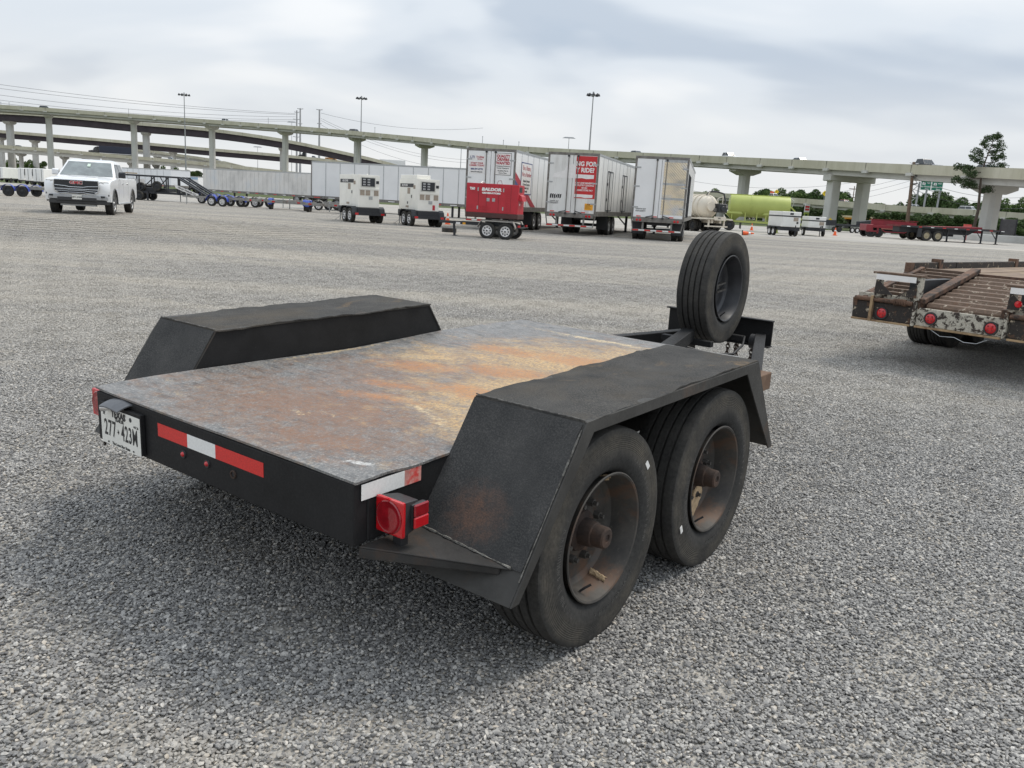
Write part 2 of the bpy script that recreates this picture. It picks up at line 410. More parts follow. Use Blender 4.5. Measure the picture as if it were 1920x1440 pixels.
# ------------------------------------------------------------------ shared materials
def M_rubber():
    t = NT('tyre_rubber', 0.82, 0, 0.3)
    n = t.noise(6, 7, 0.68); n2 = t.noise(70, 5, 0.7)
    sp = t.n.new('ShaderNodeSeparateXYZ'); t.L.new(t.tc.outputs['Object'], sp.inputs[0])
    rad_ = t.math('SQRT', t.math('ADD', t.math('MULTIPLY', sp.outputs[1], sp.outputs[1]), t.math('MULTIPLY', sp.outputs[2], sp.outputs[2])))
    c = t.ramp(n, [(0.3, (0.023, 0.023, 0.0225)), (0.7, (0.046, 0.045, 0.043))])
    # road dust sits on the upper sidewall in a broad ring
    ring = t.ramp(rad_, [(0.285, 0.0), (0.335, 1.0), (0.372, 0.9), (0.386, 0.25)])
    c = t.mix(t.math('MULTIPLY', ring, t.ramp(n, [(0.38, 0.05), (0.72, 0.65)])), c, (0.115, 0.100, 0.076))
    # moulded circumferential lines
    w = t.math('SINE', t.math('MULTIPLY', rad_, 900.0))
    lines = t.math('MULTIPLY', t.ramp(rad_, [(0.318, 0.0), (0.322, 1.0), (0.368, 1.0), (0.372, 0.0)]), w)
    c = t.mix(1.0, c, t.ramp(n2, [(0.3, 0.7), (0.7, 1.35)]), 'MULTIPLY')
    t.color(c); t.bump(t.math('ADD', t.math('MULTIPLY', n2, 0.6), t.math('MULTIPLY', lines, 0.35)), 0.5, 0.003); return t.m
RUBBER = M_rubber()
def M_black_steel(key, rust=0.6, base=(0.020, 0.020, 0.021)):
    t = NT(key, 0.60, 0, 0.22)
    n = t.noise(5, 6, 0.65); f = t.noise(90, 4, 0.7)
    c = t.ramp(n, [(0.3, base), (0.7, tuple(b * 1.9 for b in base))])
    c = t.mix(t.ramp(f, [(0.60, 0.0), (0.80, 0.30)]), c, (0.14, 0.13, 0.115))
    d = t.noise(2.4, 9, 0.72, dist=0.5)
    c = t.mix(t.ramp(d, [(rust, 0.0), (rust + 0.20, 0.75)]), c, (0.105, 0.060, 0.036))
    t.color(c); t.rough(t.ramp(f, [(0.3, 0.45), (0.7, 0.75)])); t.bump(f, 0.15, 0.002); return t.m
BLACK = M_black_steel('black_painted_steel', 0.66, (0.0105, 0.0105, 0.011))
RUSTBLACK = M_black_steel('rusty_black_steel', 0.56, (0.036, 0.035, 0.033))
RUSTY = paint('rusted_iron', (0.038, 0.026, 0.021), 0.9, 0, 0.5, 14, (0.075, 0.040, 0.025), 9, 0.45, 0.7, 0.5, 80)
DUSTY = M_black_steel('dusty_bracket_steel', 0.50, (0.026, 0.025, 0.024))
PRIMER = paint('brown_primer_steel', (0.15, 0.092, 0.058), 0.85, 0, 0.25, 9, (0.10, 0.055, 0.035), 6, 0.5, 0.75, 0.2, 80)
def M_mat():
    t = NT('fender_mat', 0.92, 0, 0.2)
    f = t.noise(160, 5, 0.75); m = t.noise(6, 6, 0.6)
    c = t.ramp(m, [(0.3, (0.030, 0.031, 0.032)), (0.7, (0.062, 0.061, 0.059))])
    c = t.mix(t.math('MULTIPLY', t.ramp(f, [(0.44, 0.0), (0.68, 0.60)]), t.ramp(t.noise(4, 6, 0.65, t.co((1, 0.5, 1), (3, 3, 0))), [(0.35, 0.2), (0.65, 1.0)])), c, (0.17, 0.158, 0.14))
    c = t.mix(t.ramp(t.noise(1.7, 6, 0.7, t.co((1.4, 0.8, 1), (6, 1, 0)), 0.4), [(0.46, 0.0), (0.70, 0.55)]), c, (0.105, 0.085, 0.060))
    d = t.noise(3.1, 7, 0.7, t.co((1, 0.6, 1), (2.2, 0, 0)), 0.6)
    c = t.mix(t.ramp(d, [(0.60, 0.0), (0.74, 0.75)]), c, (0.24, 0.16, 0.085))
    d2 = t.noise(4.2, 6, 0.65, t.co((1, 0.7, 1), (7.7, 3.1, 1)))
    c = t.mix(t.ramp(d2, [(0.68, 0.0), (0.76, 0.8)]), c, (0.27, 0.10, 0.035))
    t.color(c); t.bump(t.math('ADD', f, t.math('MULTIPLY', m, 2.0)), 0.45, 0.006); return t.m
MATM = M_mat()
SEAM = paint('scuffed_seam', (0.12, 0.115, 0.105), 0.8, 0, 0.7, 60, (0.04, 0.038, 0.035), 25, 0.48, 0.6)
def M_slope():
    """the sloping fender ends: dark felt-like coating with one worn rusty spot"""
    t = NT('fender_slope_coating', 0.9, 0, 0.25)
    f = t.noise(170, 5, 0.75); m = t.noise(5, 6, 0.6)
    c = t.ramp(m, [(0.3, (0.027, 0.028, 0.029)), (0.7, (0.056, 0.055, 0.054))])
    c = t.mix(t.math('MULTIPLY', t.ramp(f, [(0.45, 0.0), (0.70, 0.60)]), t.ramp(t.noise(3.5, 6, 0.65, t.co((1, 1, 0.4))), [(0.35, 0.25), (0.65, 1.0)])), c, (0.16, 0.155, 0.145))
    w = t.math('MULTIPLY', t.blob(0.20, 0.27, 0.17, 0.30, 0, -0.13, 0.13), t.ramp(t.noise(30, 5, 0.7), [(0.3, 0.3), (0.6, 1.6)]))
    c = t.mix(t.math('MULTIPLY', t.ramp(w, [(0.15, 0.0), (1.1, 1.0)]), t.ramp(f, [(0.36, 0.25), (0.62, 0.95)])), c, (0.135, 0.078, 0.055))
    t.color(c); t.bump(f, 0.4, 0.005); return t.m
SLOPEM = M_slope()
def M_deck():
    """worn mat deck: slate grey with pale scuffs, yellow sawdust-like paint remains and orange rust"""
    t = NT('worn_deck', 0.55, 0, 0.5)
    fine = t.noise(150, 6, 0.8, t.co((1.0, 0.55, 1))); mid = t.noise(9, 8, 0.72); streak = t.noise(26, 7, 0.75, t.co((0.35, 1.0, 1), (0, 0, 0), (0, 0, 0.5)))
    big = t.noise(2.2, 5, 0.6)
    c = t.ramp(mid, [(0.25, (0.070, 0.071, 0.074)), (0.55, (0.150, 0.150, 0.150)), (0.8, (0.26, 0.257, 0.25))])
    c = t.mix(t.ramp(fine, [(0.48, 0.0), (0.66, 0.85)]), c, (0.44, 0.43, 0.405))
    c = t.mix(t.ramp(streak, [(0.51, 0.0), (0.66, 0.75)]), c, (0.036, 0.037, 0.040))
    grit = t.ramp(t.noise(95, 8, 0.85, t.co((0.8, 0.45, 1), (2, 5, 0))), [(0.42, 0.0), (0.58, 1.0)])
    grit2 = t.ramp(t.noise(40, 8, 0.85, t.co((0.9, 0.45, 1), (7, 1, 0), (0, 0, 0.3))), [(0.40, 0.0), (0.60, 1.0)])
    def patch(spots, sc_, lo, hi, seed, g0=0.20, gr=None):
        tot = None
        for q in spots:
            w = q[5] if len(q) > 5 else 1.0
            g = t.blob(*q[:5]); g = t.math('MULTIPLY', g, w) if w != 1.0 else g
            tot = g if tot is None else t.math('MAXIMUM', tot, g)
        n = t.noise(sc_, 10, 0.80, t.co((0.75, 1.1, 1), (seed, seed * 0.7, 0)), 0.25)
        v = t.math('ADD', tot, t.math('MULTIPLY', t.math('SUBTRACT', n, 0.5), 2.4))
        return t.math('MULTIPLY', t.ramp(v, [(lo, 0.0), (hi, 1.0)]), t.math('ADD', t.math('MULTIPLY', gr or grit, 1 - g0), g0))
    # thin brown film over most of the deck, stronger towards the rear and left
    c = t.mix(t.math('MULTIPLY', patch([(-0.75, 0.50, 1.05, 0.65, 0.25, 1.1), (-0.45, 0.25, 0.7, 0.35, 0.25), (-0.95, 1.1, 0.7, 0.8, 0.3, 0.8), (-0.6, 1.7, 1.0, 1.4, 0.0, 0.9)], 8, 0.16, 0.55, 3, 0.15, grit2), 0.80), c, (0.205, 0.112, 0.062))
    c = t.mix(t.math('MULTIPLY', patch([(-0.72, 0.46, 0.70, 0.40, 0.3), (-0.40, 0.20, 0.5, 0.22, 0.25, 0.9)], 14, 0.40, 0.62, 6, 0.10), 0.70), c, (0.23, 0.112, 0.058))
    # yellow remains in the middle and right front
    c = t.mix(t.math('MULTIPLY', patch([(-0.34, 1.20, 0.62, 0.80, -0.15, 1.0), (-0.56, 1.95, 0.95, 0.85, 0.0, 0.92), (-0.14, 0.82, 0.30, 0.45, -0.1, 0.9), (-1.05, 1.55, 0.50, 0.60, 0.2, 0.72), (-0.30, 2.40, 0.7, 0.5, 0.0, 0.8)], 7, 0.16, 0.72, 8, 0.12), 0.95), c, (0.60, 0.40, 0.175))
    c = t.mix(patch([(-0.34, 0.70, 0.48, 0.06, -0.50, 0.62), (-1.50, 1.25, 0.05, 1.0, 0.0, 0.66), (-0.78, 2.66, 1.0, 0.07, -0.05, 0.72), (-0.68, 0.40, 0.30, 0.10, 0.3, 0.42), (-0.22, 1.0, 0.25, 0.3, 0.0, 0.6)], 24, 0.40, 0.66, 5, 0.3), c, (0.68, 0.53, 0.31))
    # orange rust blooms
    c = t.mix(t.math('MULTIPLY', patch([(-0.62, 1.55, 0.34, 0.17, 0.3), (-0.42, 1.12, 0.45, 0.15, 0.15), (-0.50, 2.05, 0.48, 0.20, 0.2), (-0.98, 1.30, 0.34, 0.15, 0.4, 0.9), (-0.80, 0.95, 0.30, 0.10, 0.3, 0.8), (-0.95, 1.95, 0.40, 0.14, 0.1, 0.85), (-0.25, 1.75, 0.35, 0.12, 0.2, 0.85), (-0.7, 0.75, 0.4, 0.1, 0.3, 0.7)], 11, 0.16, 0.66, 11, 0.25), 0.88), c, (0.42, 0.175, 0.055))
    # pale scrape by the rear right corner
    c = t.mix(t.math('MULTIPLY', patch([(-0.13, 0.13, 0.15, 0.030, 0.5)], 30, 0.45, 0.8, 2), 0.85), c, (0.66, 0.66, 0.64))
    t.color(c); t.rough(t.ramp(fine, [(0.3, 0.38), (0.7, 0.70)])); t.bump(t.math('ADD', fine, mid), 0.4, 0.004); return t.m
DECKM = M_deck()
def flat(key, col, rough=0.5, metal=0.0, var=0.06): return paint(key, col, rough, metal, var, 6)
TAPE_R = paint('red_reflective_tape', (0.62, 0.028, 0.024), 0.35, 0, 0.15, 160, bump=0.2, bscale=300)
TAPE_W = paint('white_reflective_tape', (0.78, 0.78, 0.76), 0.35, 0, 0.07, 120, bump=0.2, bscale=300)
TAPE_F = paint('faded_red_tape', (0.62, 0.30, 0.26), 0.5, 0, 0.3, 25, (0.65, 0.07, 0.06), 14, 0.5, 0.6)
LENS = paint('red_lens', (0.26, 0.006, 0.012), 0.12, 0, 0.2, 30, spec=0.6, coat=0.5)
LENS2 = paint('bright_red_lens', (0.52, 0.008, 0.014), 0.12, 0, 0.1, 30, spec=0.6, coat=0.5)
PLASTIC = paint('black_plastic', (0.03, 0.03, 0.032), 0.45, 0, 0.2, 20)
PLATE = paint('plate_white', (0.76, 0.75, 0.70), 0.4, 0, 0.05, 6, (0.55, 0.52, 0.44), 8, 0.62, 0.85)
INK = flat('black_lettering', (0.018, 0.018, 0.02), 0.5)
CHROME = paint('bright_metal', (0.62, 0.62, 0.62), 0.22, 1.0, 0.1, 8)
GALV = paint('galvanised_steel', (0.42, 0.43, 0.43), 0.45, 0.6, 0.2, 14)
MUD = paint('dried_mud', (0.46, 0.34, 0.21), 0.95, 0, 0.25, 40, bump=0.6, bscale=120)
WHITE = paint('white_paint', (0.78, 0.78, 0.76), 0.35, 0, 0.05, 2)
WHITE_DIRTY = paint('soiled_white_paint', (0.74, 0.735, 0.70), 0.45, 0, 0.07, 1.5, (0.42, 0.38, 0.32), 1.6, 0.60, 0.9)
DARK = flat('dark_frame_paint', (0.022, 0.024, 0.028), 0.5)
RED = paint('red_paint', (0.46, 0.018, 0.032), 0.38, 0, 0.12, 2.5)
GLASS = paint('tinted_glass', (0.025, 0.032, 0.036), 0.06, 0, 0.1, 3, spec=0.8)
ORANGE = flat('orange_plastic', (0.85, 0.13, 0.03), 0.5)
YELLOW = flat('yellow_sign_paint', (0.85, 0.60, 0.02), 0.5)
BLUE = flat('blue_fender_paint', (0.03, 0.06, 0.33), 0.35)

# ------------------------------------------------------------------ wheel builder (axis = local x, outer face towards +x)
def tyre_profile(R, rr, w, grooves=4, gd=0.012, gw=0.012):
    """closed cross-section (along, radius) of a worn highway tyre"""
    h = w / 2; p = []
    p += [(h * 0.62, rr - 0.008), (h * 0.80, rr + 0.004)]
    sh = R - rr
    p += [(h * 0.93, rr + sh * 0.14), (h * 1.0, rr + sh * 0.34), (h * 1.005, rr + sh * 0.50), (h * 0.985, rr + sh * 0.62), (h * 0.99, rr + sh * 0.64), (h * 0.955, rr + sh * 0.76), (h * 0.96, rr + sh * 0.775), (h * 0.945, rr + sh * 0.89), (h * 0.915, rr + sh * 0.965), (h * 0.87, R - 0.003)]
    tw = h * 0.86; n = grooves
    for i in range(n):
        c = tw - (i + 1) * 2 * tw / (n + 1)
        p += [(c + gw, R), (c + gw * 0.5, R), (c + gw * 0.38, R - gd), (c - gw * 0.38, R - gd), (c - gw * 0.5, R), (c - gw, R)]
    q = [(-a, r) for a, r in p[:12]][::-1]
    return p + q
def make_tyre(R, rr, w, n=72, grooves=4, name='tyre', gd=0.012, gw=0.012):
    return MB().lathe(tyre_profile(R, rr, w, grooves, gd, gw), n, 'x', closed=True).build(name, RUBBER, smooth=28)
def simple_wheel(R, w, rim_mat, parent, loc, out=1, rr=None, dish=0.35, spokes=0, name='wheel', hub_mat=None, n=24):
    """small wheel for things farther off: disc with tyre"""
    rr = rr or R * 0.56; h = w / 2
    m = MB()
    prof = [(h * 0.92, rr * 1.02), (h * 0.92, rr * 0.93), (h * (1 - dish * 1.2), rr * 0.80), (h * (1 - dish), rr * 0.55), (h * (1 - dish * 0.6), rr * 0.34), (h * 0.98, rr * 0.28), (h * 1.02, rr * 0.10), (h * 1.02, 0.001)]
    m.lathe([(a * out, r) for a, r in prof], n, 'x')
    d = m.build(name, rim_mat, parent, smooth=35); d.location = loc
    p = [(h * 0.7, rr * 0.98), (h * 0.95, rr + (R - rr) * 0.2), (h, rr + (R - rr) * 0.5), (h * 0.9, R * 0.97), (h * 0.72, R)]
    p = p + [(h * 0.3, R), (h * 0.26, R * 0.975), (h * 0.18, R)] + [(-h * 0.18, R), (-h * 0.26, R * 0.975), (-h * 0.3, R)] + [(-a, r) for a, r in p[::-1]]
    tm = MB().lathe(p, n, 'x', closed=True)
    tm.build('tyre', RUBBER, d, smooth=35)
    if spokes:
        hm = MB()
        for i in range(spokes):
            t = 2 * PI * i / spokes; r = rr * 0.66
            a0 = h * (1 - dish * 0.9) * out; hm.cyl((a0, r * math.cos(t), r * math.sin(t)), (a0 + 0.02 * out, r * math.cos(t), r * math.sin(t)), rr * 0.14, n=8)
        hm.build('hand_hole', DARK, d)['kind'] = 'stuff'
        MB().cyl((h * 0.6 * out, 0, 0), (h * 1.15 * out, 0, 0), rr * 0.2, rr * 0.16, 12).build('hub', hub_mat or DARK, d)
    return d

# ------------------------------------------------------------------ the flatbed trailer in front
TRL_T = Vector((-0.45318159, 2.3922083, 0.67418664))
TRL_M = Matrix(((0.8014791, 0.5980039, -0.0047578), (-0.5979506, 0.8012334, -0.0219095), (-0.0092899, 0.0204050, 0.9997486)))
def build_main_trailer():
    W, YF, HB, WF, HF = 1.539, 2.9035, 0.21, 0.449, 0.1773
    Y1, Y2, YB, FB, YFB, FFB = 0.5576, 1.9795, 0.2026, -0.3289, 2.2917, -0.2894
    root = thing('flatbed_trailer', 'low black flatbed trailer with yellow and rust stained deck and upright spare wheel', 'trailer')
    root.matrix_world = Matrix.Translation(TRL_T) @ TRL_M.to_4x4()
    rnd = random.Random(3)
    wav = [rnd.uniform(-1, 1) for _ in range(400)]
    def wv(t, k): # smooth 1d noise
        t = t * 1.0 + k * 37.3; i = int(math.floor(t)); f = t - i; f = f * f * (3 - 2 * f)
        return wav[i % 400] * (1 - f) + wav[(i + 1) % 400] * f
    # --- deck mat: a thin sheet with lifted, wavy edges
    def deck(u, v):
        x = -W + W * u; y = YF * v
        z = 0.002 + 0.0035 * wv(x * 5 + 3, 1) * wv(y * 4, 2)
        el = max(0.0, 1 - (W + x) / 0.22); er = max(0.0, 1 - (-x) / 0.06)
        z += el * el * (0.016 * max(0, math.sin(y * 3.3 + 0.3)) + 0.006 * wv(y * 3, 3))
        z += er * er * 0.008 * (wv(y * 7, 4))
        if u == 1: x += 0.004 * wv(y * 9, 5)
        if u == 0: x += 0.010 * wv(y * 5, 6)
        if v == 1: y += 0.012 * wv(x * 5, 7)
        return (x, y, z)
    nx, ny = 36, 66
    m = MB().grid(nx, ny, deck)
    top = list(m.v); no = len(top)
    m.v += [(x, y, z - 0.008) for x, y, z in top]
    edge = [i for i in range(nx + 1)] + [(j + 1) * (nx + 1) - 1 for j in range(1, ny + 1)] + [ny * (nx + 1) + i for i in range(nx - 1, -1, -1)] + [j * (nx + 1) for j in range(ny - 1, 0, -1)]
    for a, b in zip(edge, edge[1:] + edge[:1]): m.f.append((b, a, a + no, b + no))
    m.build('deck', DECKM, root, smooth=40)
    # --- frame
    fr = MB(); fr.box(-W + 0.004, -0.004, 0.0, 0.055, -HB, -0.009)
    fr.build('rear_beam', BLACK, root, bevel=0.006, segs=2)
    MB().box(-0.055, -0.001, 0.056, YF - 0.02, -HB + 0.002, -0.0095).build('side_rail', BLACK, root, bevel=0.004)
    MB().box(-W + 0.001, -W + 0.055, 0.056, YF - 0.02, -HB + 0.002, -0.0095).build('side_rail', BLACK, root, bevel=0.004)
    MB().box(-W + 0.02, -0.02, YF - 0.019, YF + 0.035, -HB, -0.012).build('front_beam', BLACK, root, bevel=0.004)
    for y in (0.55, 1.05, 1.55, 2.05, 2.5): MB().box(-W + 0.06, -0.06, y - 0.03, y + 0.03, -0.16, -0.010).build('crossmember', BLACK, root)
    # --- fenders
    def fender(sx, x0):
        """sx=+1: right hand fender from x0 outwards; -1 mirrored"""
        X = lambda a: x0 + sx * a
        th = 0.007
        f = MB()
        prof = [(YB, FB), (Y1, HF), (Y2, HF), (YFB, FFB)]
        inn = [(YFB - 0.010, FFB), (Y2 - 0.006, HF - th), (Y1 + 0.006, HF - th), (YB + 0.010, FB)]
        f.prism(prof + inn, 'x', X(0.002), X(WF))
        # lip round the open outer side
        lw = 0.042
        lip = prof + [(YFB - 0.045, FFB), (Y2 - 0.062, HF - 0.105), (Y2 - 0.115, HF - lw), (Y1 + 0.045, HF - lw), (YB + 0.040, FB)]
        f.prism(lip, 'x', X(WF + 0.0005), X(WF + 0.007))
        fo = f.build('fender', RUSTBLACK, root, bevel=0.0015)
        # inner wall between deck and wheels
        MB().prism([(0.433, -0.012), (Y1 + 0.004, HF - 0.009), (Y2 - 0.004, HF - 0.009), (2.098, -0.012)], 'x', X(0.0065), X(0.013)).build('inner_wall', BLACK, fo)
        # top mat with frayed wavy edges
        def top(u, v):
            y = Y1 - 0.003 + (Y2 - Y1 + 0.006) * v; x = WF * 1.016 * u - 0.004
            e = max(0, 1 - u / 0.10) ** 2 + max(0, 1 - (1 - u) / 0.10) ** 2
            z = HF + 0.0035 + 0.0022 * wv(y * 3 + u * 2, 8 + sx) + e * (0.0060 * wv(y * 6.5, 11 + sx * 2) + 0.003 * wv(y * 25, 15))
            if u in (0, 1): x += 0.006 * wv(y * 11, 13 + sx + u)
            return (X(x), y, z)
        t = MB().grid(10, 70, top); nn = len(t.v); t.v += [(a, b, c - 0.006) for a, b, c in t.v]
        ed = list(range(11)) + [(j + 1) * 11 - 1 for j in range(1, 71)] + [70 * 11 + i for i in range(9, -1, -1)] + [j * 11 for j in range(69, 0, -1)]
        for a, b in zip(ed, ed[1:] + ed[:1]): t.f.append((a, b, b + nn, a + nn))
        t.build('top_mat', MATM, fo, smooth=40)
        # sloping rear cover sheet and weld bead along its outer edge
        d = Vector((0, Y1 - YB, HF - FB)).normalized(); nrm = Vector((0, -d.z, d.y))
        def slope(u, v):
            p = Vector((X(WF * 1.0 * u), 0, 0)) + Vector((0, YB, FB)) + d * (0.11 + (0.50) * v) + nrm * (0.004 + 0.002 * wv(u * 5 + v * 6, 20))
            if u == 1: p.x -= sx * (0.004 + 0.003 * wv(v * 30, 21))
            return p
        MB().grid(6, 20, slope).build('slope_sheet', SLOPEM, fo, smooth=40)
        # weathered seams
        MB().tube([Vector((X(WF - 0.001), YB, FB)) + d * (0.08 + 0.046 * i) + nrm * (0.003 + 0.001 * wv(i, 22)) for i in range(12)], [0.0012 + 0.003 * abs(wv(i * 1.7, 26)) for i in range(12)], 5).build('weld_bead', SEAM, fo)
        MB().tube([(X(WF * i / 10), Y1 - 0.001, HF + 0.004 + 0.0015 * wv(i, 23)) for i in range(11)], 0.0025, 5).build('weld_bead', SEAM, fo)
        # light bracket tray
        zt = -0.20
        tr = MB(); A_, B_, C_ = (0.0, 0.018, -0.211), (0.412, 0.264, -0.2365), (0.0, 0.279, -0.2165)
        def dn(p, h): return (X(p[0]), p[1], p[2] - h)
        tr.add([dn(A_, 0), dn(B_, 0), dn(C_, 0), dn(A_, 0.006), dn(B_, 0.006), dn(C_, 0.006)], [(0, 1, 2), (5, 4, 3), (0, 3, 4, 1), (1, 4, 5, 2), (2, 5, 3, 0)])
        b2 = (0.372, 0.246, -0.2335); a2, b3 = (0.0, 0.026, -0.211), (0.372, 0.254, -0.2335)
        tr.add([dn(A_, 0.0065), dn(b2, 0.0065), dn(b3, 0.0065), dn(a2, 0.0065), dn(A_, 0.040), dn(b2, 0.028), dn(b3, 0.028), dn(a2, 0.040)], [(0, 1, 2, 3), (7, 6, 5, 4), (0, 4, 5, 1), (1, 5, 6, 2), (2, 6, 7, 3), (3, 7, 4, 0)])
        jp = [Vector((X(0.02 + 0.385 * i / 24), 0.279 - 0.015 * i / 24, -0.2165 - 0.020 * i / 24)) + nrm * 0.006 for i in range(25)]
        rj = random.Random(31); MB().tube([p + nrm * rj.uniform(-0.002, 0.003) for p in jp], [rj.uniform(0.001, 0.0055) for _ in jp], 5).build('flaking_joint', paint('flaking_joint_paint', (0.20, 0.19, 0.17), 0.9, 0, 0.8, 120, (0.035, 0.033, 0.03), 60, 0.45, 0.6), fo)
        tr.build('lamp_bracket', DUSTY, root, bevel=0.002)
        # tail lamp on the bracket
        lx0, lx1, ly, lz0, lz1 = (0.006, 0.121, 0.098, -0.172, -0.057) if sx > 0 else (0.034, 0.149, 0.070, -0.150, -0.035)
        lb = MB(); lb.hexa([(X(lx0 + 0.002), ly, lz0 + 0.002), (X(lx1 - 0.002), ly, lz0 + 0.002), (X(lx1 - 0.014), ly + 0.068, lz0 + 0.012), (X(lx0 + 0.014), ly + 0.068, lz0 + 0.012),
                            (X(lx0 + 0.002), ly, lz1 - 0.002), (X(lx1 - 0.002), ly, lz1 - 0.002), (X(lx1 - 0.014), ly + 0.068, lz1 - 0.012), (X(lx0 + 0.014), ly + 0.068, lz1 - 0.012)])
        lb.box(X(lx1 - 0.016), X(lx1 + 0.002), ly + 0.026, ly + 0.088, lz0 + 0.022, lz1 - 0.016)
        lb.box(X(0.045), X(0.085), ly + 0.02, ly + 0.05, -0.226, lz0 + 0.006)
        lam = lb.build('tail_lamp', PLASTIC, root, bevel=0.006, segs=2)
        MB().box(X(lx0), X(lx1), ly - 0.016, ly - 0.001, lz0, lz1).build('lens', LENS2, lam, bevel=0.007, segs=2)
        cx, cz = X((lx0 + lx1) / 2), (lz0 + lz1) / 2
        MB().lathe([(ly - 0.0175, 0.054), (ly - 0.0205, 0.050), (ly - 0.0195, 0.048), (ly - 0.021, 0.03), (ly - 0.0215, 0.001)], 32, 'y', (cx, 0, cz)).build('round_lens', LENS, lam, smooth=40)
        MB().box(X(lx1 + 0.003), X(lx1 + 0.013), ly + 0.026, ly + 0.090, lz0 + 0.022, lz0 + 0.060).build('side_lens', LENS2, lam, bevel=0.004)
        MB().box(X(lx1 + 0.003), X(lx1 + 0.0125), ly + 0.026, ly + 0.090, lz0 + 0.0605, lz1 - 0.014).build('side_lens', LENS, lam, bevel=0.004)
        return fo
    fender(1, 0.0); fender(-1, -W)
    # --- reflective tape, marker lamps, plate on the rear face
    def tape(x0, x1, mat): MB().box(x0, x1, -0.0015, -0.0003, -0.0985, -0.0475).build('reflective_tape', mat, root)
    tape(-1.083, -0.8885, TAPE_R); tape(-0.888, -0.7145, TAPE_W); tape(-0.714, -0.442, TAPE_R)
    MB().box(0.0002, 0.0016, 0.026, 0.2105, -0.065, -0.0135).build('reflective_tape', TAPE_W, root)
    MB().box(0.0002, 0.0016, 0.211, 0.287, -0.065, -0.0135).build('reflective_tape', TAPE_F, root)
    for x, full in ((-0.915, 1), (-0.765, 1), (-0.61, 0)):
        o = MB().lathe([(-0.0005, 0.0155), (-0.006, 0.0145), (-0.006, 0.0105), (-0.001, 0.0100)], 20, 'y', (x, 0, -0.13)).build('marker_lamp', PLASTIC if full else RUSTY, root, smooth=40)
        if full: MB().lathe([(-0.003, 0.0105), (-0.009, 0.008), (-0.012, 0.004), (-0.0125, 0.0005)], 16, 'y', (x, 0, -0.13)).build('lens', LENS2, o, smooth=60)
        else: MB().cyl((x, -0.0008, -0.13), (x, -0.002, -0.13), 0.0100, n=16).build('empty_socket', INK, o)
    # plate hangs from a bent bracket, a little in front of the beam
    px0, px1, pz0, pz1, py = -1.468, -1.176, -0.203, -0.050, -0.020
    pl = MB().box(px0, px1, py - 0.0015, py, pz0, pz1).build('licence_plate', PLATE, root, bevel=0.0006)
    pl['label'] = 'white Texas trailer licence plate hanging below a hooded lamp'
    back = MB().box(px0 - 0.012, px1 + 0.004, py + 0.001, -0.001, pz0 + 0.004, pz1 + 0.014); back.build('plate_bracket', BLACK, root, bevel=0.002)
    cxp = (px0 + px1) / 2; yb_ = py - 0.0022
    R_, U_ = (1, 0, 0), (0, 0, 1)
    text('TEXAS', 0.036, INK, pl, (cxp - 0.01, yb_, pz1 - 0.020), R_, U_, 0.0003, 0.0022, sx=1.0)
    text('TRAILER', 0.018, INK, pl, (cxp - 0.004, yb_, pz1 - 0.041), R_, U_, 0.0003, 0.0006)
    text('277', 0.092, INK, pl, (px0 + 0.068, yb_, pz0 + 0.066), R_, U_, 0.0003, 0.0012, sx=0.60, spacing=1.12)
    text('423M', 0.092, INK, pl, (px1 - 0.079, yb_, pz0 + 0.066), R_, U_, 0.0003, 0.0012, sx=0.55, spacing=1.08)
    text('The Lone Star State', 0.0165, INK, pl, (cxp, yb_, pz0 + 0.0105), R_, U_, 0.0003, 0.0004)
    # outline of the state between the groups of figures, star, county sticker
    st = [(0, 1), (.35, 1), (.35, .45), (1, .3), (1.0, -.25), (.55, -.6), (.35, -1.1), (0, -.55), (-.3, -.45), (-.75, -.05), (0, -.05)]
    MB().prism([(px0 + 0.128 + a * 0.009, pz0 + 0.066 + b * 0.010) for a, b in st], 'y', yb_ - 0.0003, yb_ + 0.0003).build('state_outline', INK, pl)
    star = [((0.013 if i % 2 == 0 else 0.005) * math.sin(i * PI / 5), (0.013 if i % 2 == 0 else 0.005) * math.cos(i * PI / 5)) for i in range(10)]
    MB().prism([(px0 + 0.026 + a, pz1 - 0.026 + b) for a, b in star], 'y', yb_ - 0.0003, yb_ + 0.0003).build('star', INK, pl)
    MB().cyl((px1 - 0.066, yb_ - 0.0003, pz1 - 0.018), (px1 - 0.066, yb_ + 0.0003, pz1 - 0.018), 0.009, n=14).build('seal', DARK, pl)
    text('+03 26', 0.013, INK, pl, (px1 - 0.028, yb_, pz1 - 0.041), R_, U_, 0.0003, 0.0002)
    for x in (px0 + 0.052, px1 - 0.052): MB().cyl((x, yb_ - 0.0015, pz0 + 0.0105), (x, yb_ + 0.0003, pz0 + 0.0105), 0.0042, n=8).build('bolt', INK, pl)
    # hood lamp above the plate
    hd = MB()
    def hood(u, v):
        a = -0.5 + 1.0 * v; return (-1.415 + 0.135 * u + 0.02 * v, -0.050 + 0.056 * v - 0.004, -0.014 - 0.024 * (abs(1 - v)) ** 1.7 + 0.006 * math.sin(u * PI))
    hd.grid(8, 6, hood); nn = len(hd.v); hd.v += [(a, b, c - 0.005) for a, b, c in hd.v]
    ed = list(range(9)) + [(j + 1) * 9 - 1 for j in range(1, 7)] + [6 * 9 + i for i in range(7, -1, -1)] + [j * 9 for j in range(5, 0, -1)]
    for a, b in zip(ed, ed[1:] + ed[:1]): hd.f.append((a, b, b + nn, a + nn))
    ho = hd.build('plate_lamp_hood', paint('dull_grey_sheet', (0.13, 0.135, 0.145), 0.45, 0.4, 0.2, 12), root, smooth=40)
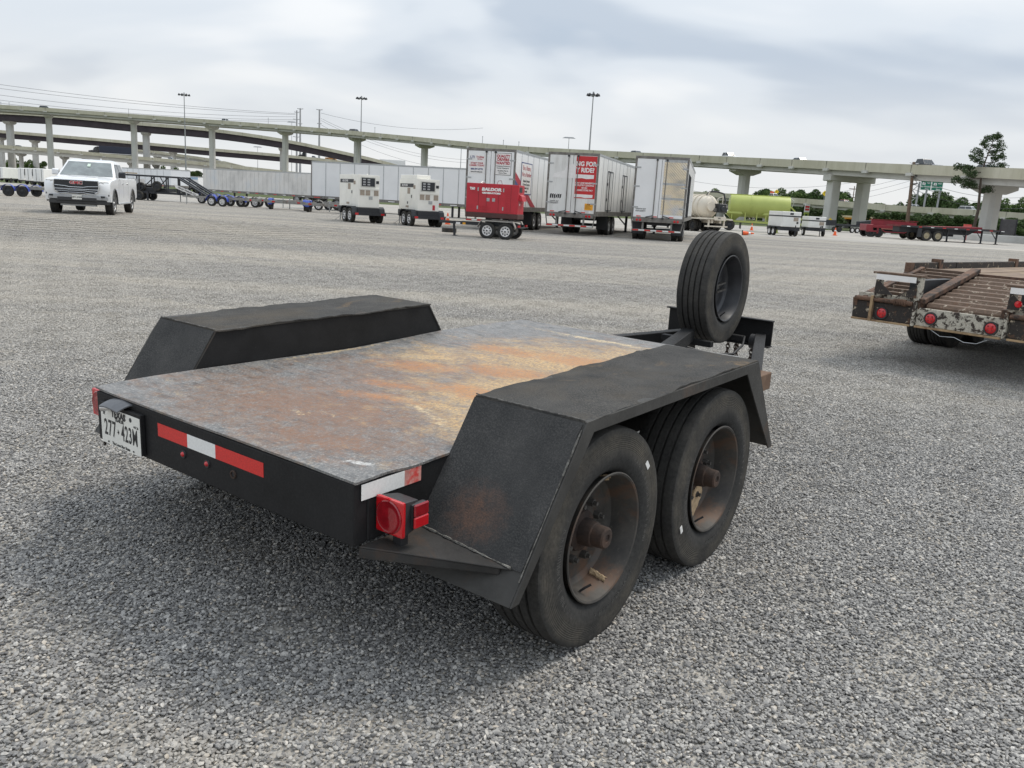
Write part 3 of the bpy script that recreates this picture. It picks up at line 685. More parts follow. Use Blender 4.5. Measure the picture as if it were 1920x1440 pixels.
    MB().cyl((-1.415, -0.040, -0.050), (-1.36, -0.034, -0.042), 0.014, 0.007, 14).build('plate_lamp', CHROME, ho, smooth=40)
    # --- wheels
    RT, RR, TW = 0.3967, 0.2336, 0.235
    def wheel(x_out, y, side, parent=root, disc=None):
        zc = RT - (TRL_T.z + 0.0204 * y + (-0.0093) * x_out) - 0.004
        # disc with deep dish, outer flange at along = 0 -> inwards negative
        prof = [(0.000, RR + 0.004), (0.003, RR), (0.0, RR - 0.007), (-0.018, RR - 0.014), (-0.060, RR - 0.026), (-0.095, RR - 0.034), (-0.112, RR - 0.050), (-0.118, RR - 0.085), (-0.112, 0.125), (-0.104, 0.085), (-0.104, 0.001)]
        w = MB().lathe([(a * side, r) for a, r in prof], 64, 'x').build('wheel', disc or WHEELM, parent, smooth=30)
        w.location = (x_out, y, zc)
        ty = make_tyre(RT, RR, TW); ty.parent = w; ty.location = (-side * (TW / 2 - 0.004), 0, 0)
        hb = MB().lathe([(a * side, r) for a, r in ((-0.104, 0.078), (-0.092, 0.074), (-0.086, 0.052), (-0.040, 0.046), (-0.036, 0.041), (0.004, 0.039), (0.010, 0.033), (0.010, 0.016), (0.005, 0.014), (0.005, 0.001))], 28, 'x').build('hub', RUSTY, w, smooth=30)
        for i in range(8):
            t = 2 * PI * (i + 0.35) / 8; cy, cz = 0.106 * math.cos(t), 0.106 * math.sin(t)
            MB().cyl((-0.112 * side, cy, cz), (-0.084 * side, cy, cz), 0.016, 0.015, 6).cyl((-0.084 * side, cy, cz), (-0.070 * side, cy, cz), 0.0085, n=6).build('lug_nut', NUTM, w)
        MB().tube([(-0.05 * side, -0.06, -(RR - 0.035)), (-0.035 * side, -0.05, -(RR - 0.05)), (-0.02 * side, -0.035, -(RR - 0.062))], 0.005, 6).build('valve', INK, w)
        return w
    NUTM = paint('dirty_nut', (0.075, 0.07, 0.064), 0.6, 0.3, 0.4, 30)
    t = NT('wheel_disc_paint', 0.6, 0.1, 0.4)
    c = t.ramp(t.noise(8, 6, 0.65), [(0.3, (0.032, 0.031, 0.030)), (0.7, (0.088, 0.080, 0.070))])
    c = t.mix(t.ramp(t.noise(5.5, 7, 0.7, dist=0.4), [(0.50, 0), (0.64, 0.75)]), c, (0.13, 0.070, 0.042))
    c = t.mix(t.ramp(t.noise(60, 4, 0.7), [(0.6, 0), (0.8, 0.4)]), c, (0.2, 0.18, 0.15)); t.color(c)
    WHEELM = t.m
    XO = 0.429
    w1 = wheel(XO, 0.775, 1); w2 = wheel(XO, 1.6975, 1); wheel(-W - XO - 0.02, 0.885, -1); wheel(-W - XO - 0.02, 1.78, -1)
    # raised moulded marks on the sidewalls (too worn to read)
    def marks(w, a0, a1, n, r0, seed):
        q = random.Random(seed); m = MB()
        for i in range(n):
            a = a0 + (a1 - a0) * (i + 0.5) / n; dr = q.uniform(0.006, 0.011); ww = abs(a1 - a0) / n * r0 * q.uniform(0.2, 0.38)
            c_, s_ = math.cos(a), math.sin(a); T = Vector((0, -s_, c_)); Rr = Vector((0, c_, s_))
            for k in range(q.choice((1, 2, 2, 3))):
                o_ = T * (ww * (k - 1) * 0.9); c0 = Vector((0.0035, 0, 0)) + Rr * r0 + o_
                m.bar(c0 - Rr * dr, c0 + Rr * dr, 0.0022, 0.0018, up=(1, 0, 0))
                if q.random() < 0.6: m.bar(c0 + Rr * dr * q.choice((-1, 0, 1)), c0 + Rr * dr * q.choice((-1, 0, 1)) + T * ww * 0.9, 0.0022, 0.0018, up=(1, 0, 0))
        o = m.build('sidewall_marks', MARKM, w); o['kind'] = 'stuff'
    MARKM = paint('raised_rubber', (0.075, 0.073, 0.068), 0.8, 0, 0.3, 30)
    for w_, sd_ in ((w1, 1), (w2, 2)):
        marks(w_, rad(150), rad(232), 15, 0.292, sd_); marks(w_, rad(-20), rad(60), 16, 0.300, sd_ + 5); marks(w_, rad(262), rad(320), 10, 0.288, sd_ + 9)
    # stickers and clods on the right-hand wheels
    def sticker(w, ang, r, name='sticker'):
        c_, s_ = math.cos(ang), math.sin(ang)
        p = Vector((0.0052, r * c_, r * s_)); a = Vector((0, -s_, c_)) * 0.017; b = Vector((0, c_, s_)) * 0.009
        MB().add([p - a - b, p + a - b, p + a + b, p - a + b] + [q - Vector((0.002, 0, 0)) for q in (p - a - b, p + a - b, p + a + b, p - a + b)], [(0, 1, 2, 3), (7, 6, 5, 4), (0, 4, 5, 1), (1, 5, 6, 2), (2, 6, 7, 3), (3, 7, 4, 0)]).build(name, TAPE_W, w)
    sticker(w1, rad(38), 0.335); sticker(w2, rad(205), 0.335)
    def clod(w, a0, r0, r1, ln, seed):
        rr_ = random.Random(seed); m = MB(); n = 9; ring = []
        m.grid(n, 7, lambda u, v: (-0.03 - 0.055 * u + 0.006 * rr_.uniform(-1, 1), (RR - 0.020 - 0.020 * u - 0.012 * math.sin(PI * v) * math.sin(PI * min(1, u * 1.1)) * rr_.uniform(0.6, 1.2)) * math.cos(a0 + ln * (v - 0.5 + 0.12 * rr_.uniform(-1, 1))), (RR - 0.020 - 0.020 * u - 0.012 * math.sin(PI * v) * rr_.uniform(0.6, 1.2)) * math.sin(a0 + ln * (v - 0.5 + 0.12 * rr_.uniform(-1, 1)))))
        nn = len(m.v); m.v += [(x - 0.004, y * 1.04, z * 1.04) for x, y, z in m.v]; W_ = n + 1
        ed = list(range(W_)) + [(j + 1) * W_ - 1 for j in range(1, 8)] + [7 * W_ + i for i in range(n - 1, -1, -1)] + [j * W_ for j in range(6, 0, -1)]
        for a, b in zip(ed, ed[1:] + ed[:1]): m.f.append((a, b, b + nn, a + nn))
        m.build('mud_clod', MUD, w)
    def disc_mud(w, a0, r0, seed):
        q = random.Random(seed); pts = []
        for k in range(14):
            t_ = 2 * PI * k / 14; rr_ = (0.036 + 0.026 * abs(math.cos(t_ - 0.9))) * q.uniform(0.75, 1.2)
            pts.append((r0 * math.cos(a0) + rr_ * math.cos(t_) * 1.0, r0 * math.sin(a0) + rr_ * math.sin(t_) * 1.15))
        MB().prism(pts, 'x', -0.122, -0.088).build('mud_clod', MUD, w, bevel=0.003)
    disc_mud(w2, rad(282), 0.132, 5); clod(w1, rad(292), 0, 0, 0.10, 6); clod(w1, rad(78), 0, 0, 0.16, 8)
    # axles and springs
    for y in (0.775, 1.6975):
        zc = RT - (TRL_T.z + 0.0204 * y)
        MB().cyl((-W - XO + 0.12, y, zc), (XO - 0.12, y, zc), 0.038, n=14).build('axle', RUSTBLACK, root, smooth=40)
        for x in (0.10, -W - 0.10):
            MB().tube([(x, y - 0.36, -0.19), (x, y - 0.18, -0.235), (x, y, zc + 0.05), (x, y + 0.18, -0.235), (x, y + 0.36, -0.19)], 0.028, 6).build('leaf_spring', RUSTBLACK, root)
    # --- tongue
    def rail(a, b, w, h, name='tongue_rail', mat=BLACK, par=root):
        return MB().bar(a, b, w, h).build(name, mat, par, bevel=0.004)
    rail((0.075, 2.97, -0.15), (-0.46, 4.43, -0.15), 0.075, 0.10); rail((-1.27, 2.93, -0.155), (-0.84, 4.43, -0.155), 0.075, 0.10)
    MB().box(-0.02, 0.118, 2.945, 3.125, -0.200, -0.100).build('frame_end_block', PRIMER, root, bevel=0.004)
    MB().box(-W, -0.021, 2.945, 3.02, -0.200, -0.104).build('front_crossbeam', BLACK, root)
    ch = MB(); cx0, cx1, cy = -1.24, -0.39, 4.44
    ch.box(cx0, cx1, cy + 0.03, cy + 0.045, -0.190, -0.010); ch.box(cx0 - 0.012, cx1 + 0.006, cy - 0.028, cy + 0.045, -0.2005, -0.1905); ch.box(cx0 - 0.012, cx1 + 0.006, cy - 0.006, cy + 0.045, -0.0095, 0.0)
    ch.build('tongue_channel', BLACK, root, bevel=0.002)
    cp = MB(); cp.box(-0.86, -0.76, 4.49, 4.80, -0.20, -0.12); cp.lathe([(-0.215, 0.075), (-0.115, 0.075), (-0.115, 0.045), (-0.215, 0.045)], 18, 'z', (-0.81, 4.87, 0), closed=True); cp.build('coupler', RUSTBLACK, root)
    jk = MB(); jk.cyl((-0.95, 4.30, -0.60), (-0.95, 4.30, -0.20), 0.035, n=12); jk.box(-1.03, -0.87, 4.22, 4.38, -0.775, -0.755); jk.cyl((-0.95, 4.30, -0.76), (-0.95, 4.30, -0.58), 0.025, n=10); jk.build('jack', RUSTBLACK, root)
    # spare wheel carrier: beam on deck level with an upright and a clamp plate
    rail((-0.475, 2.90, -0.052), (-0.735, 3.78, -0.075), 0.085, 0.085, 'spare_carrier', BLACK)
    cr = MB(); cr.box(-0.93, -0.55, 3.75, 3.80, -0.14, -0.10); cr.box(-0.93, -0.55, 4.30, 4.35, -0.16, -0.12); cr.box(-0.90, -0.87, 3.99, 4.12, -0.15, 0.05); cr.build('spare_bracket', BLACK, root, bevel=0.003)
    sp = wheel(-0.600, 4.085, 1, disc=paint('black_spare_disc', (0.035, 0.036, 0.04), 0.45, 0.1, 0.4, 9)); sp.location.z = 0.240; sp.rotation_euler = (0.3, 0, 0.02); sp.name = 'spare_wheel'
    for ch_ in list(sp.children):
        if ch_.name.split('.')[0] in ('hub', 'lug_nut'): bpy.data.objects.remove(ch_)
    MB().cyl((-0.165, 0, 0), (-0.085, 0, 0), 0.016, n=10).bar((-0.098, -0.02, 0.02), (-0.085, 0.10, 0.0), 0.035, 0.012).bar((-0.098, -0.02, -0.03), (-0.085, 0.10, -0.05), 0.035, 0.012).build('clamp', NUTM, sp)
    # electric cable and safety chains below the tongue
    MB().tube([(-0.66, 3.55, -0.12), (-0.50, 3.66, -0.165), (-0.42, 3.85, -0.175), (-0.46, 4.1, -0.15), (-0.55, 4.35, -0.13)], 0.009, 7).build('cable', INK, root, smooth=60)
    def chain(x, y, z0, n):
        m = MB(); L_ = 0.040
        for i in range(n):
            z = z0 - i * L_ * 0.74; pts = []
            for k in range(13):
                t_ = 2 * PI * k / 12; a, b = 0.013 * math.cos(t_), 0.022 * math.sin(t_)
                pts.append((x + a, y + 0.004 * math.sin(i), z + b) if i % 2 == 0 else (x + 0.004 * math.sin(i), y + a, z + b))
            m.tube(pts, 0.0045, 5, caps=False)
        m.build('safety_chain', RUSTY, root, smooth=60)
    chain(-0.735, 4.50, -0.19, 7); chain(-0.68, 4.52, -0.19, 6); chain(-0.66, 4.50, -0.19, 8); chain(-0.53, 4.46, -0.20, 5)
    MB().cyl((-0.50, 4.36, -0.155), (-0.42, 4.36, -0.155), 0.055, n=16).build('cable_plug', INK, root, smooth=40)
    return root
build_main_trailer()
# ------------------------------------------------------------------ elevated roads
CONC = paint('pale_concrete', (0.56, 0.55, 0.515), 0.85, 0, 0.10, 0.25, (0.40, 0.385, 0.35), 0.35, 0.55, 0.85)
def M_parapet():
    t = NT('stained_parapet_concrete', 0.85, 0, 0.3)
    c = t.ramp(t.noise(0.3, 6, 0.6, t.co((1, 1, 0.4))), [(0.3, (0.44, 0.415, 0.31)), (0.7, (0.56, 0.535, 0.43))])
    c = t.mix(t.ramp(t.noise(1.2, 5, 0.7, t.co((1, 1, 0.2))), [(0.5, 0), (0.8, 0.4)]), c, (0.30, 0.28, 0.20)); t.color(c); return t.m
PARAPET = M_parapet()
STEELG = paint('brown_steel_girder', (0.040, 0.030, 0.036), 0.7, 0, 0.2, 0.3)
ROADM = paint('road_surface', (0.16, 0.16, 0.155), 0.9, 0, 0.1, 0.5)
JOINT = paint('dark_joint', (0.20, 0.19, 0.16), 0.9)
def smooth_path(pts, step=8.0):
    """Catmull-Rom through pts, resampled"""
    P = [Vector(p) for p in pts]; out = []
    Q = [P[0] * 2 - P[1]] + P + [P[-1] * 2 - P[-2]]
    for i in range(1, len(Q) - 2):
        n = max(2, int((Q[i + 1] - Q[i]).length / step))
        for k in range(n):
            t = k / n; a, b, c, d = Q[i - 1], Q[i], Q[i + 1], Q[i + 2]
            out.append(0.5 * ((2 * b) + (c - a) * t + (2 * a - 5 * b + 4 * c - d) * t * t + (3 * b - a - 3 * c + d) * t ** 3))
    out.append(P[-1]); return out
def sweep(path, prof):
    """closed profile (right, up) swept along path; right = to the right of travel"""
    m = MB(); n = len(prof)
    for i, p in enumerate(path):
        d = path[min(i + 1, len(path) - 1)] - path[max(i - 1, 0)]; d.z = 0; d.normalize(); r = Vector((d.y, -d.x, 0))
        m.v += [tuple(p + r * a + Vector((0, 0, b))) for a, b in prof]
    for i in range(len(path) - 1):
        for k in range(n):
            l = (k + 1) % n; m.f.append((i * n + k, i * n + l, (i + 1) * n + l, (i + 1) * n + k))
    m.f += [tuple(range(n - 1, -1, -1)), tuple((len(path) - 1) * n + k for k in range(n))]
    return m
def elevated_road(name, label, pts, width, piers, gdepth=1.6, gmat=None, par_h=1.05, caps='hammer', brackets=True, colw=2.0, lamps=(), pier_group=None):
    """z of pts = top of the parapet. Piers: distances given as points on the path"""
    gmat = gmat or CONC; path = smooth_path(pts)
    root = thing(name, label, 'overpass', (path[0].x, path[0].y, 0))
    inv = Vector((path[0].x, path[0].y, 0)); path = [p - inv for p in path]
    h = width / 2
    sweep(path, [(-h, -par_h), (h, -par_h), (h, -par_h - 0.25), (-h, -par_h - 0.25)]).build('road_slab', ROADM, root)
    for s in (-1, 1):
        sweep(path, [(s * h - 0.18, -par_h - 0.30), (s * h - 0.12, 0), (s * h + 0.12, 0), (s * h + 0.20, -par_h - 0.30)]).build('parapet', PARAPET, root)
        sweep(path, [(s * (h - 0.85) - 0.30, -par_h - 0.26 - gdepth), (s * (h - 0.85) + 0.30, -par_h - 0.26 - gdepth), (s * (h - 0.75) + 0.15, -par_h - 0.26), (s * (h - 0.75) - 0.15, -par_h - 0.26)]).build('girder', gmat, root)
    for a in (-0.34, 0.0, 0.34):
        sweep(path, [(a * h - 0.25, -par_h - 0.255 - gdepth * 0.97), (a * h + 0.25, -par_h - 0.255 - gdepth * 0.97), (a * h + 0.25, -par_h - 0.255), (a * h - 0.25, -par_h - 0.255)]).build('girder', gmat, root)
    if brackets:   # drain brackets under the near parapet
        bm_ = MB()
        acc = 0.0; last = path[0]
        for i in range(1, len(path)):
            d = (path[i] - path[i - 1]); d.z = 0; L = d.length; d.normalize(); r = Vector((d.y, -d.x, 0))
            for s in (-1, 1):
                c = path[i] + r * (s * (h + 0.1)) + Vector((0, 0, -par_h - 0.33)); bm_.bar(c - r * 0.35, c + r * 0.35, 1.2, 0.42)
        o = bm_.build('drain_brackets', gmat, root); o['kind'] = 'stuff'
    jn = MB()
    for i in range(1, len(path) - 1):
        d = path[i + 1] - path[i - 1]; d.z = 0; d.normalize(); r = Vector((d.y, -d.x, 0))
        for s in (-1, 1): c = path[i] + r * (s * (h + 0.02)) + Vector((0, 0, -par_h * 0.62)); jn.bar(c - Vector((0, 0, par_h * 0.62)), c + Vector((0, 0, par_h * 0.60)), 0.05, 0.40, up=tuple(r))
    jo = jn.build('parapet_joints', JOINT, root); jo['kind'] = 'stuff'
    for q in piers:
        q = Vector(q) - inv; q.z = 0
        k = min(range(len(path)), key=lambda i: (Vector((path[i].x, path[i].y, 0)) - q).length)
        p = path[k]; d = path[min(k + 1, len(path) - 1)] - path[max(k - 1, 0)]; d.z = 0; d.normalize(); r = Vector((d.y, -d.x, 0))
        top = p.z - par_h - 0.26 - gdepth
        po = MB(); cw = colw / 2; ch = cw * 0.45
        octo = [(-cw, -cw + ch), (-cw + ch, -cw), (cw - ch, -cw), (cw, -cw + ch), (cw, cw - ch), (cw - ch, cw), (-cw + ch, cw), (-cw, cw - ch)]
        base = Vector((p.x, p.y, -0.3))
        offs = (0,) if caps == 'hammer' else (-h * 0.62, h * 0.62)
        for of in offs:
            vs = []
            for zz in (0, max(1.0, top - 1.1) + 0.3):
                vs += [base + r * (a + of) + d * b + Vector((0, 0, zz)) for a, b in octo]
            po.add(vs, [tuple(range(7, -1, -1)), tuple(range(8, 16))] + [(i, (i + 1) % 8, 8 + (i + 1) % 8, 8 + i) for i in range(8)])
        # hammerhead cap
        hw = min(h - 0.3, 3.2 if caps == 'hammer' else h * 0.62 + cw + 0.25); z0, z1 = top - 1.12, top + 0.30
        prof = [(-cw - 0.2, z0), (cw + 0.2, z0), (hw, z0 + 0.65), (hw, z1), (-hw, z1), (-hw, z0 + 0.65)] if caps == 'hammer' else [(-hw, z0), (hw, z0), (hw, z1), (-hw, z1)]
        c = Vector((p.x, p.y, 0)); vs = []
        for b in (-cw * 1.05, cw * 1.05): vs += [c + r * a + d * b + Vector((0, 0, z)) for a, z in prof]
        n = len(prof); po.add(vs, [tuple(range(n - 1, -1, -1)), tuple(range(n, 2 * n))] + [(i, (i + 1) % n, n + (i + 1) % n, n + i) for i in range(n)])
        po.build('pier', CONC, root)
    return root, [p + inv for p in path]
def P(u, v, Z): return at_d(u, v, Z)
# parapet-top pixels (nearest edge) with estimated distance
main_pts = [P(-330, 183, 285), P(-150, 189, 298), P(90, 204, 310), P(250, 215.5, 318), P(397, 226, 315), P(535, 236, 305), P(670, 247, 290), P(797, 258.5, 270), P(905, 269, 247), P(1020, 278, 222), P(1189, 287, 194), P(1400, 297, 165), P(1597, 305.5, 140), P(1870, 317, 112), P(2350, 335, 86)]
main_road, MAIN = elevated_road('overpass', 'tall concrete overpass on slim piers curving down across the whole yard', main_pts, 9.6,
    [P(-70, 250, 303), P(90, 250, 310), P(250, 250, 318), P(397, 250, 315), P(535, 250, 305), P(670, 250, 290), P(797, 250, 270), P(940, 250, 240), P(1100, 250, 208), P(1240, 250, 186), P(1415, 250, 163), P(1870, 300, 112)], gdepth=0.85)
# the twin-column bent at the joint of the main overpass belongs to it as well
def bent():
    k = min(range(len(MAIN)), key=lambda i: (MAIN[i] - P(1597, 305.5, 140)).length); p = MAIN[k]
    d = MAIN[k + 1] - MAIN[k - 1]; d.z = 0; d.normalize(); r = Vector((d.y, -d.x, 0))
    o0 = main_road.location; top = p.z - 1.05 - 0.26 - 0.85; m = MB()
    for of in (-3.0, 3.0):
        c = Vector((p.x, p.y, -0.3)) - o0 + r * of; m.bar(c, c + Vector((0, 0, top - 0.6)), 1.7, 1.7, up=tuple(d))
    c = Vector((p.x, p.y, top - 0.42)) - o0; m.bar(c - r * 4.6, c + r * 4.6, 2.0, 1.15)
    m.build('pier', CONC, main_road, bevel=0.12)
bent()
r2, ROAD2 = elevated_road('flyover_ramp', 'dark steel girder flyover ramp crossing just behind the tall concrete overpass', [P(-330, 195, 350), P(-100, 205, 352), P(90, 214, 355), P(273, 231, 360), P(390, 241, 365), P(531, 261, 368), P(662, 288, 370), P(720, 302, 370), P(800, 325, 372)], 9.0, [P(286, 240, 361), P(545, 265, 368), P(20, 215, 353)], gdepth=2.6, gmat=STEELG, brackets=False, colw=2.6)
r3, ROAD3 = elevated_road('flyover_ramp', 'dark steel girder ramp with the grey pickup and tractor, one level under the highest ramp', [P(-330, 228, 400), P(-120, 237, 402), P(0, 244.5, 405), P(245, 265, 410), P(390, 278, 415), P(531, 290, 418), P(662, 304, 420), P(780, 318, 425), P(900, 334, 430)], 9.0, [P(60, 250, 406), P(86, 250, 450), P(330, 270, 412), P(600, 295, 420)], gdepth=2.1, gmat=STEELG, brackets=False, colw=2.4)
r4, ROAD4 = elevated_road('viaduct', 'lowest concrete viaduct under the stacked ramps with short columns', [P(-330, 248, 340), P(-100, 264, 345), P(0, 272, 348), P(120, 281, 350), P(245, 292.5, 355), P(390, 305, 360), P(531, 320, 365), P(640, 333, 370)], 11.0, [P(108, 290, 350), P(165, 290, 352), P(236, 300, 355), P(275, 300, 356), P(315, 300, 357), P(375, 310, 360), P(450, 315, 362), P(30, 290, 349)], gdepth=1.5, colw=1.5)
r5, ROAD5 = elevated_road('viaduct', 'slender concrete viaduct descending behind the lowest one', [P(200, 272, 440), P(260, 278.5, 440), P(330, 288, 440), P(390, 296.5, 440), P(443, 308, 440), P(490, 320, 442), P(560, 342, 445)], 9.0, [P(300, 290, 440), P(420, 305, 440)], gdepth=1.5, colw=1.6, caps='hammer')
r6, ROAD6 = elevated_road('viaduct', 'low concrete viaduct in front of the tree line beyond the lime green tank', [P(1120, 350, 300), P(1298, 359.5, 265), P(1397, 365, 248), P(1488, 371, 232), P(1597, 378.5, 214), P(1689, 386, 200), P(1851, 395, 185), P(1916, 399.5, 178), P(2300, 425, 150)], 11.0, [P(1330, 370, 258), P(1540, 380, 222), P(1700, 395, 198), P(1885, 405, 182), P(1440, 380, 240)], gdepth=0.80, colw=2.0)

# ------------------------------------------------------------------ light masts, poles, wires
MASTM = paint('mast_galvanised', (0.34, 0.345, 0.35), 0.55, 0.3, 0.1, 1)
WOOD = paint('weathered_pole_wood', (0.16, 0.11, 0.075), 0.9, 0, 0.25, 2, bump=0.3, bscale=25)
def high_mast(u, vtop, Z, label, ring=1.5, n=8, group='high mast lights'):
    top = at_d(u, vtop, Z); r = thing('high_mast_light', label, 'light mast', (top.x, top.y, 0), 0, group)
    H = top.z
    MB().cyl((0, 0, -0.3), (0, 0, H - 0.4), 0.30, 0.12, 10).build('pole', MASTM, r, smooth=60)
    MB().lathe([(H - 0.9, ring * 0.85), (H - 0.75, ring * 0.95), (H - 0.6, ring * 0.85)], 20, 'z', closed=True).cyl((0, 0, H - 1.1), (0, 0, H), 0.35, 0.2, 8).bar((-ring, 0, H - 0.8), (ring, 0, H - 0.8), 0.1, 0.1).bar((0, -ring, H - 0.8), (0, ring, H - 0.8), 0.1, 0.1).build('lowering_ring', MASTM, r)
    for i in range(n):
        t = 2 * PI * i / n; c, s = math.cos(t), math.sin(t)
        MB().lathe([(H - 1.05, 0.42), (H - 0.8, 0.36), (H - 0.45, 0.14), (H - 0.42, 0.01)], 8, 'z', (ring * 1.15 * c, ring * 1.15 * s, 0)).build('lamp', DARK, r)
    return r
high_mast(345, 173.5, 300, 'tall light mast with crown of lamps rising behind the parked pickup', 1.6)
high_mast(678, 180, 285, 'tall light mast rising behind the overpass between the pickup and the semi-trailers', 1.4)
high_mast(1113, 172, 215, 'tallest grey light mast rising behind the white semi-trailers', 1.2)
def street_light(u, vtop, Z, label, group='slim lamp posts on the ramps'):
    top = at_d(u, vtop, Z); r = thing('lamp_post', label, 'lamp post', (top.x, top.y, 0), 0, group); H = top.z
    MB().cyl((0, 0, 0), (0, 0, H), 0.20, 0.10, 8).build('pole', MASTM, r)
    MB().hexa([(-2.6, -0.4, H - 0.1), (2.6, -0.4, H - 0.1), (2.6, 0.4, H - 0.1), (-2.6, 0.4, H - 0.1), (-1.6, -0.2, H + 0.4), (1.6, -0.2, H + 0.4), (1.6, 0.2, H + 0.4), (-1.6, 0.2, H + 0.4)]).build('lamp_head', MASTM, r)
for u, v, Z in ((483, 276, 470), (547, 229.5, 460), (1067, 259, 330), (865, 278, 320)):
    street_light(u, v, Z, 'slim grey lamp post with flat double head seen beyond the overpass')
def short_post(u, v, Z, h=2.2):
    top = at_d(u, v, Z); o = MB().cyl((0, 0, -h), (0, 0, 0), 0.09, 0.07, 6).cyl((0, 0, 0), (0, 0, 0.25), 0.16, 0.1, 6).build('marker_post', MASTM, None); o.location = top
    tag(o, 'thin short post standing on the parapet of the tall overpass', 'post', 'posts on the parapet')
for u, v, Z in ((241, 205, 318), (503, 222, 307), (703, 240, 285), (905, 257, 247), (944, 264, 240), (973, 267, 233), (17, 193, 306), (1.5, 192, 306)):
    short_post(u, v, Z, 3.0)
# transmission poles
def steel_pole(u, vtop, Z, arms, label, r0=0.75):
    top = at_d(u, vtop, Z); r = thing('power_pole', label, 'power pole', (top.x, top.y, 0)); H = top.z
    MB().cyl((0, 0, 0), (0, 0, H), r0, r0 * 0.55, 10).build('pole', MASTM, r, smooth=60)
    for dz, ln in arms:
        MB().bar((-ln, 0, H - dz + ln * 0.16), (0, 0, H - dz), 0.25, 0.35).bar((0, 0, H - dz), (ln, 0, H - dz + ln * 0.16), 0.25, 0.35).build('cross_arm', MASTM, r)
    return r, top
pw1, PT1 = steel_pole(556.5, 207, 520, [(1.2, 1.6), (5.5, 2.2), (11, 2.4), (16, 2.4)], 'steel power pole with four pairs of upswept cross arms')
pw2, PT2 = steel_pole(563, 203, 500, [(0.5, 1.8), (9, 1.2)], 'plain steel power pole beside the many-armed one')
pw3, PT3 = steel_pole(599, 205, 480, [(0.4, 1.8), (8, 1.3)], 'single thick steel power pole to the right of the pair')
WIRE = flat('wire', (0.14, 0.145, 0.15), 0.6)
def wire(a, b, sag, r, label, n=24):
    pts = [a.lerp(b, i / n) - Vector((0, 0, sag * 4 * (i / n) * (1 - i / n))) for i in range(n + 1)]
    o = pts[0].copy(); ob = MB().tube([p - o for p in pts], r, 4).build('power_line', WIRE); ob.location = o
    tag(ob, label, 'power line', 'overhead power lines')
for i, (va, vb, s) in enumerate(((150, 213, 2), (158, 215, 2), (170, 219, 3), (180, 224, 3), (186, 227, 3))):
    wire(P(-60, va, 420), P(554, vb, 515), s, 0.10, 'thin power line sagging above the ramps towards the steel poles')
for va, vb, s in ((222, 300, 6), (226, 306, 6), (234, 318, 7), (212, 240, 4)):
    wire(P(602, va, 478), P(905, vb, 520), s, 0.09, 'thin power line running from the thick steel pole behind the overpass')
for va, vb, s in ((312, 318, 7), (328, 326, 8), (339, 335, 8), (350, 345, 8)):
    wire(P(1180, va, 300), P(1720, vb, 300), s, 0.055, 'thin power line passing under the overpass above the tree line')
for va, vb, s in ((305, 322, 2), (331, 336, 3), (343, 346, 3), (352, 356, 3)):
    wire(P(1706, va, 118), P(2060, vb, 140), s, 0.03, 'thin cable running from the leaning wooden pole to the right')
# wooden pole in front of the overpass
def wood_pole():
    b = at_z(1699, 441.5, 0); top = at_d(1713.5, 304, 120)
    b = at_d(1699, 440, 121); b.z = 0
    r = thing('utility_pole', 'leaning brown wooden utility pole in front of the green road sign', 'utility pole', b)
    t = top - b
    MB().cyl((0, 0, -0.3), t, 0.28, 0.19, 10).build('pole', WOOD, r, smooth=60)
    for f in (0.97, 0.80, 0.70): MB().cyl(t * f + Vector((0.2, -0.1, 0)), t * f + Vector((0.7, -0.1, 0.1)), 0.12, n=6).build('insulator', MASTM, r)
wood_pole()
def lattice_pole(u, v, Z):
    top = at_d(u, v, Z); r = thing('power_pole', 'small distant wooden power pole with cross arm near the gantry sign', 'power pole', (top.x, top.y, 0)); H = top.z
    MB().cyl((0, 0, 0), (0, 0, H), 0.2, 0.14, 6).build('pole', WOOD, r)
    MB().bar((-1.8, 0, H - 1), (1.8, 0, H - 1), 0.2, 0.25).build('cross_arm', WOOD, r)
    MB().bar((-1.2, 0, H - 4), (1.2, 0, H - 4), 0.2, 0.25).build('cross_arm', WOOD, r)
lattice_pole(1602.5, 349, 300)
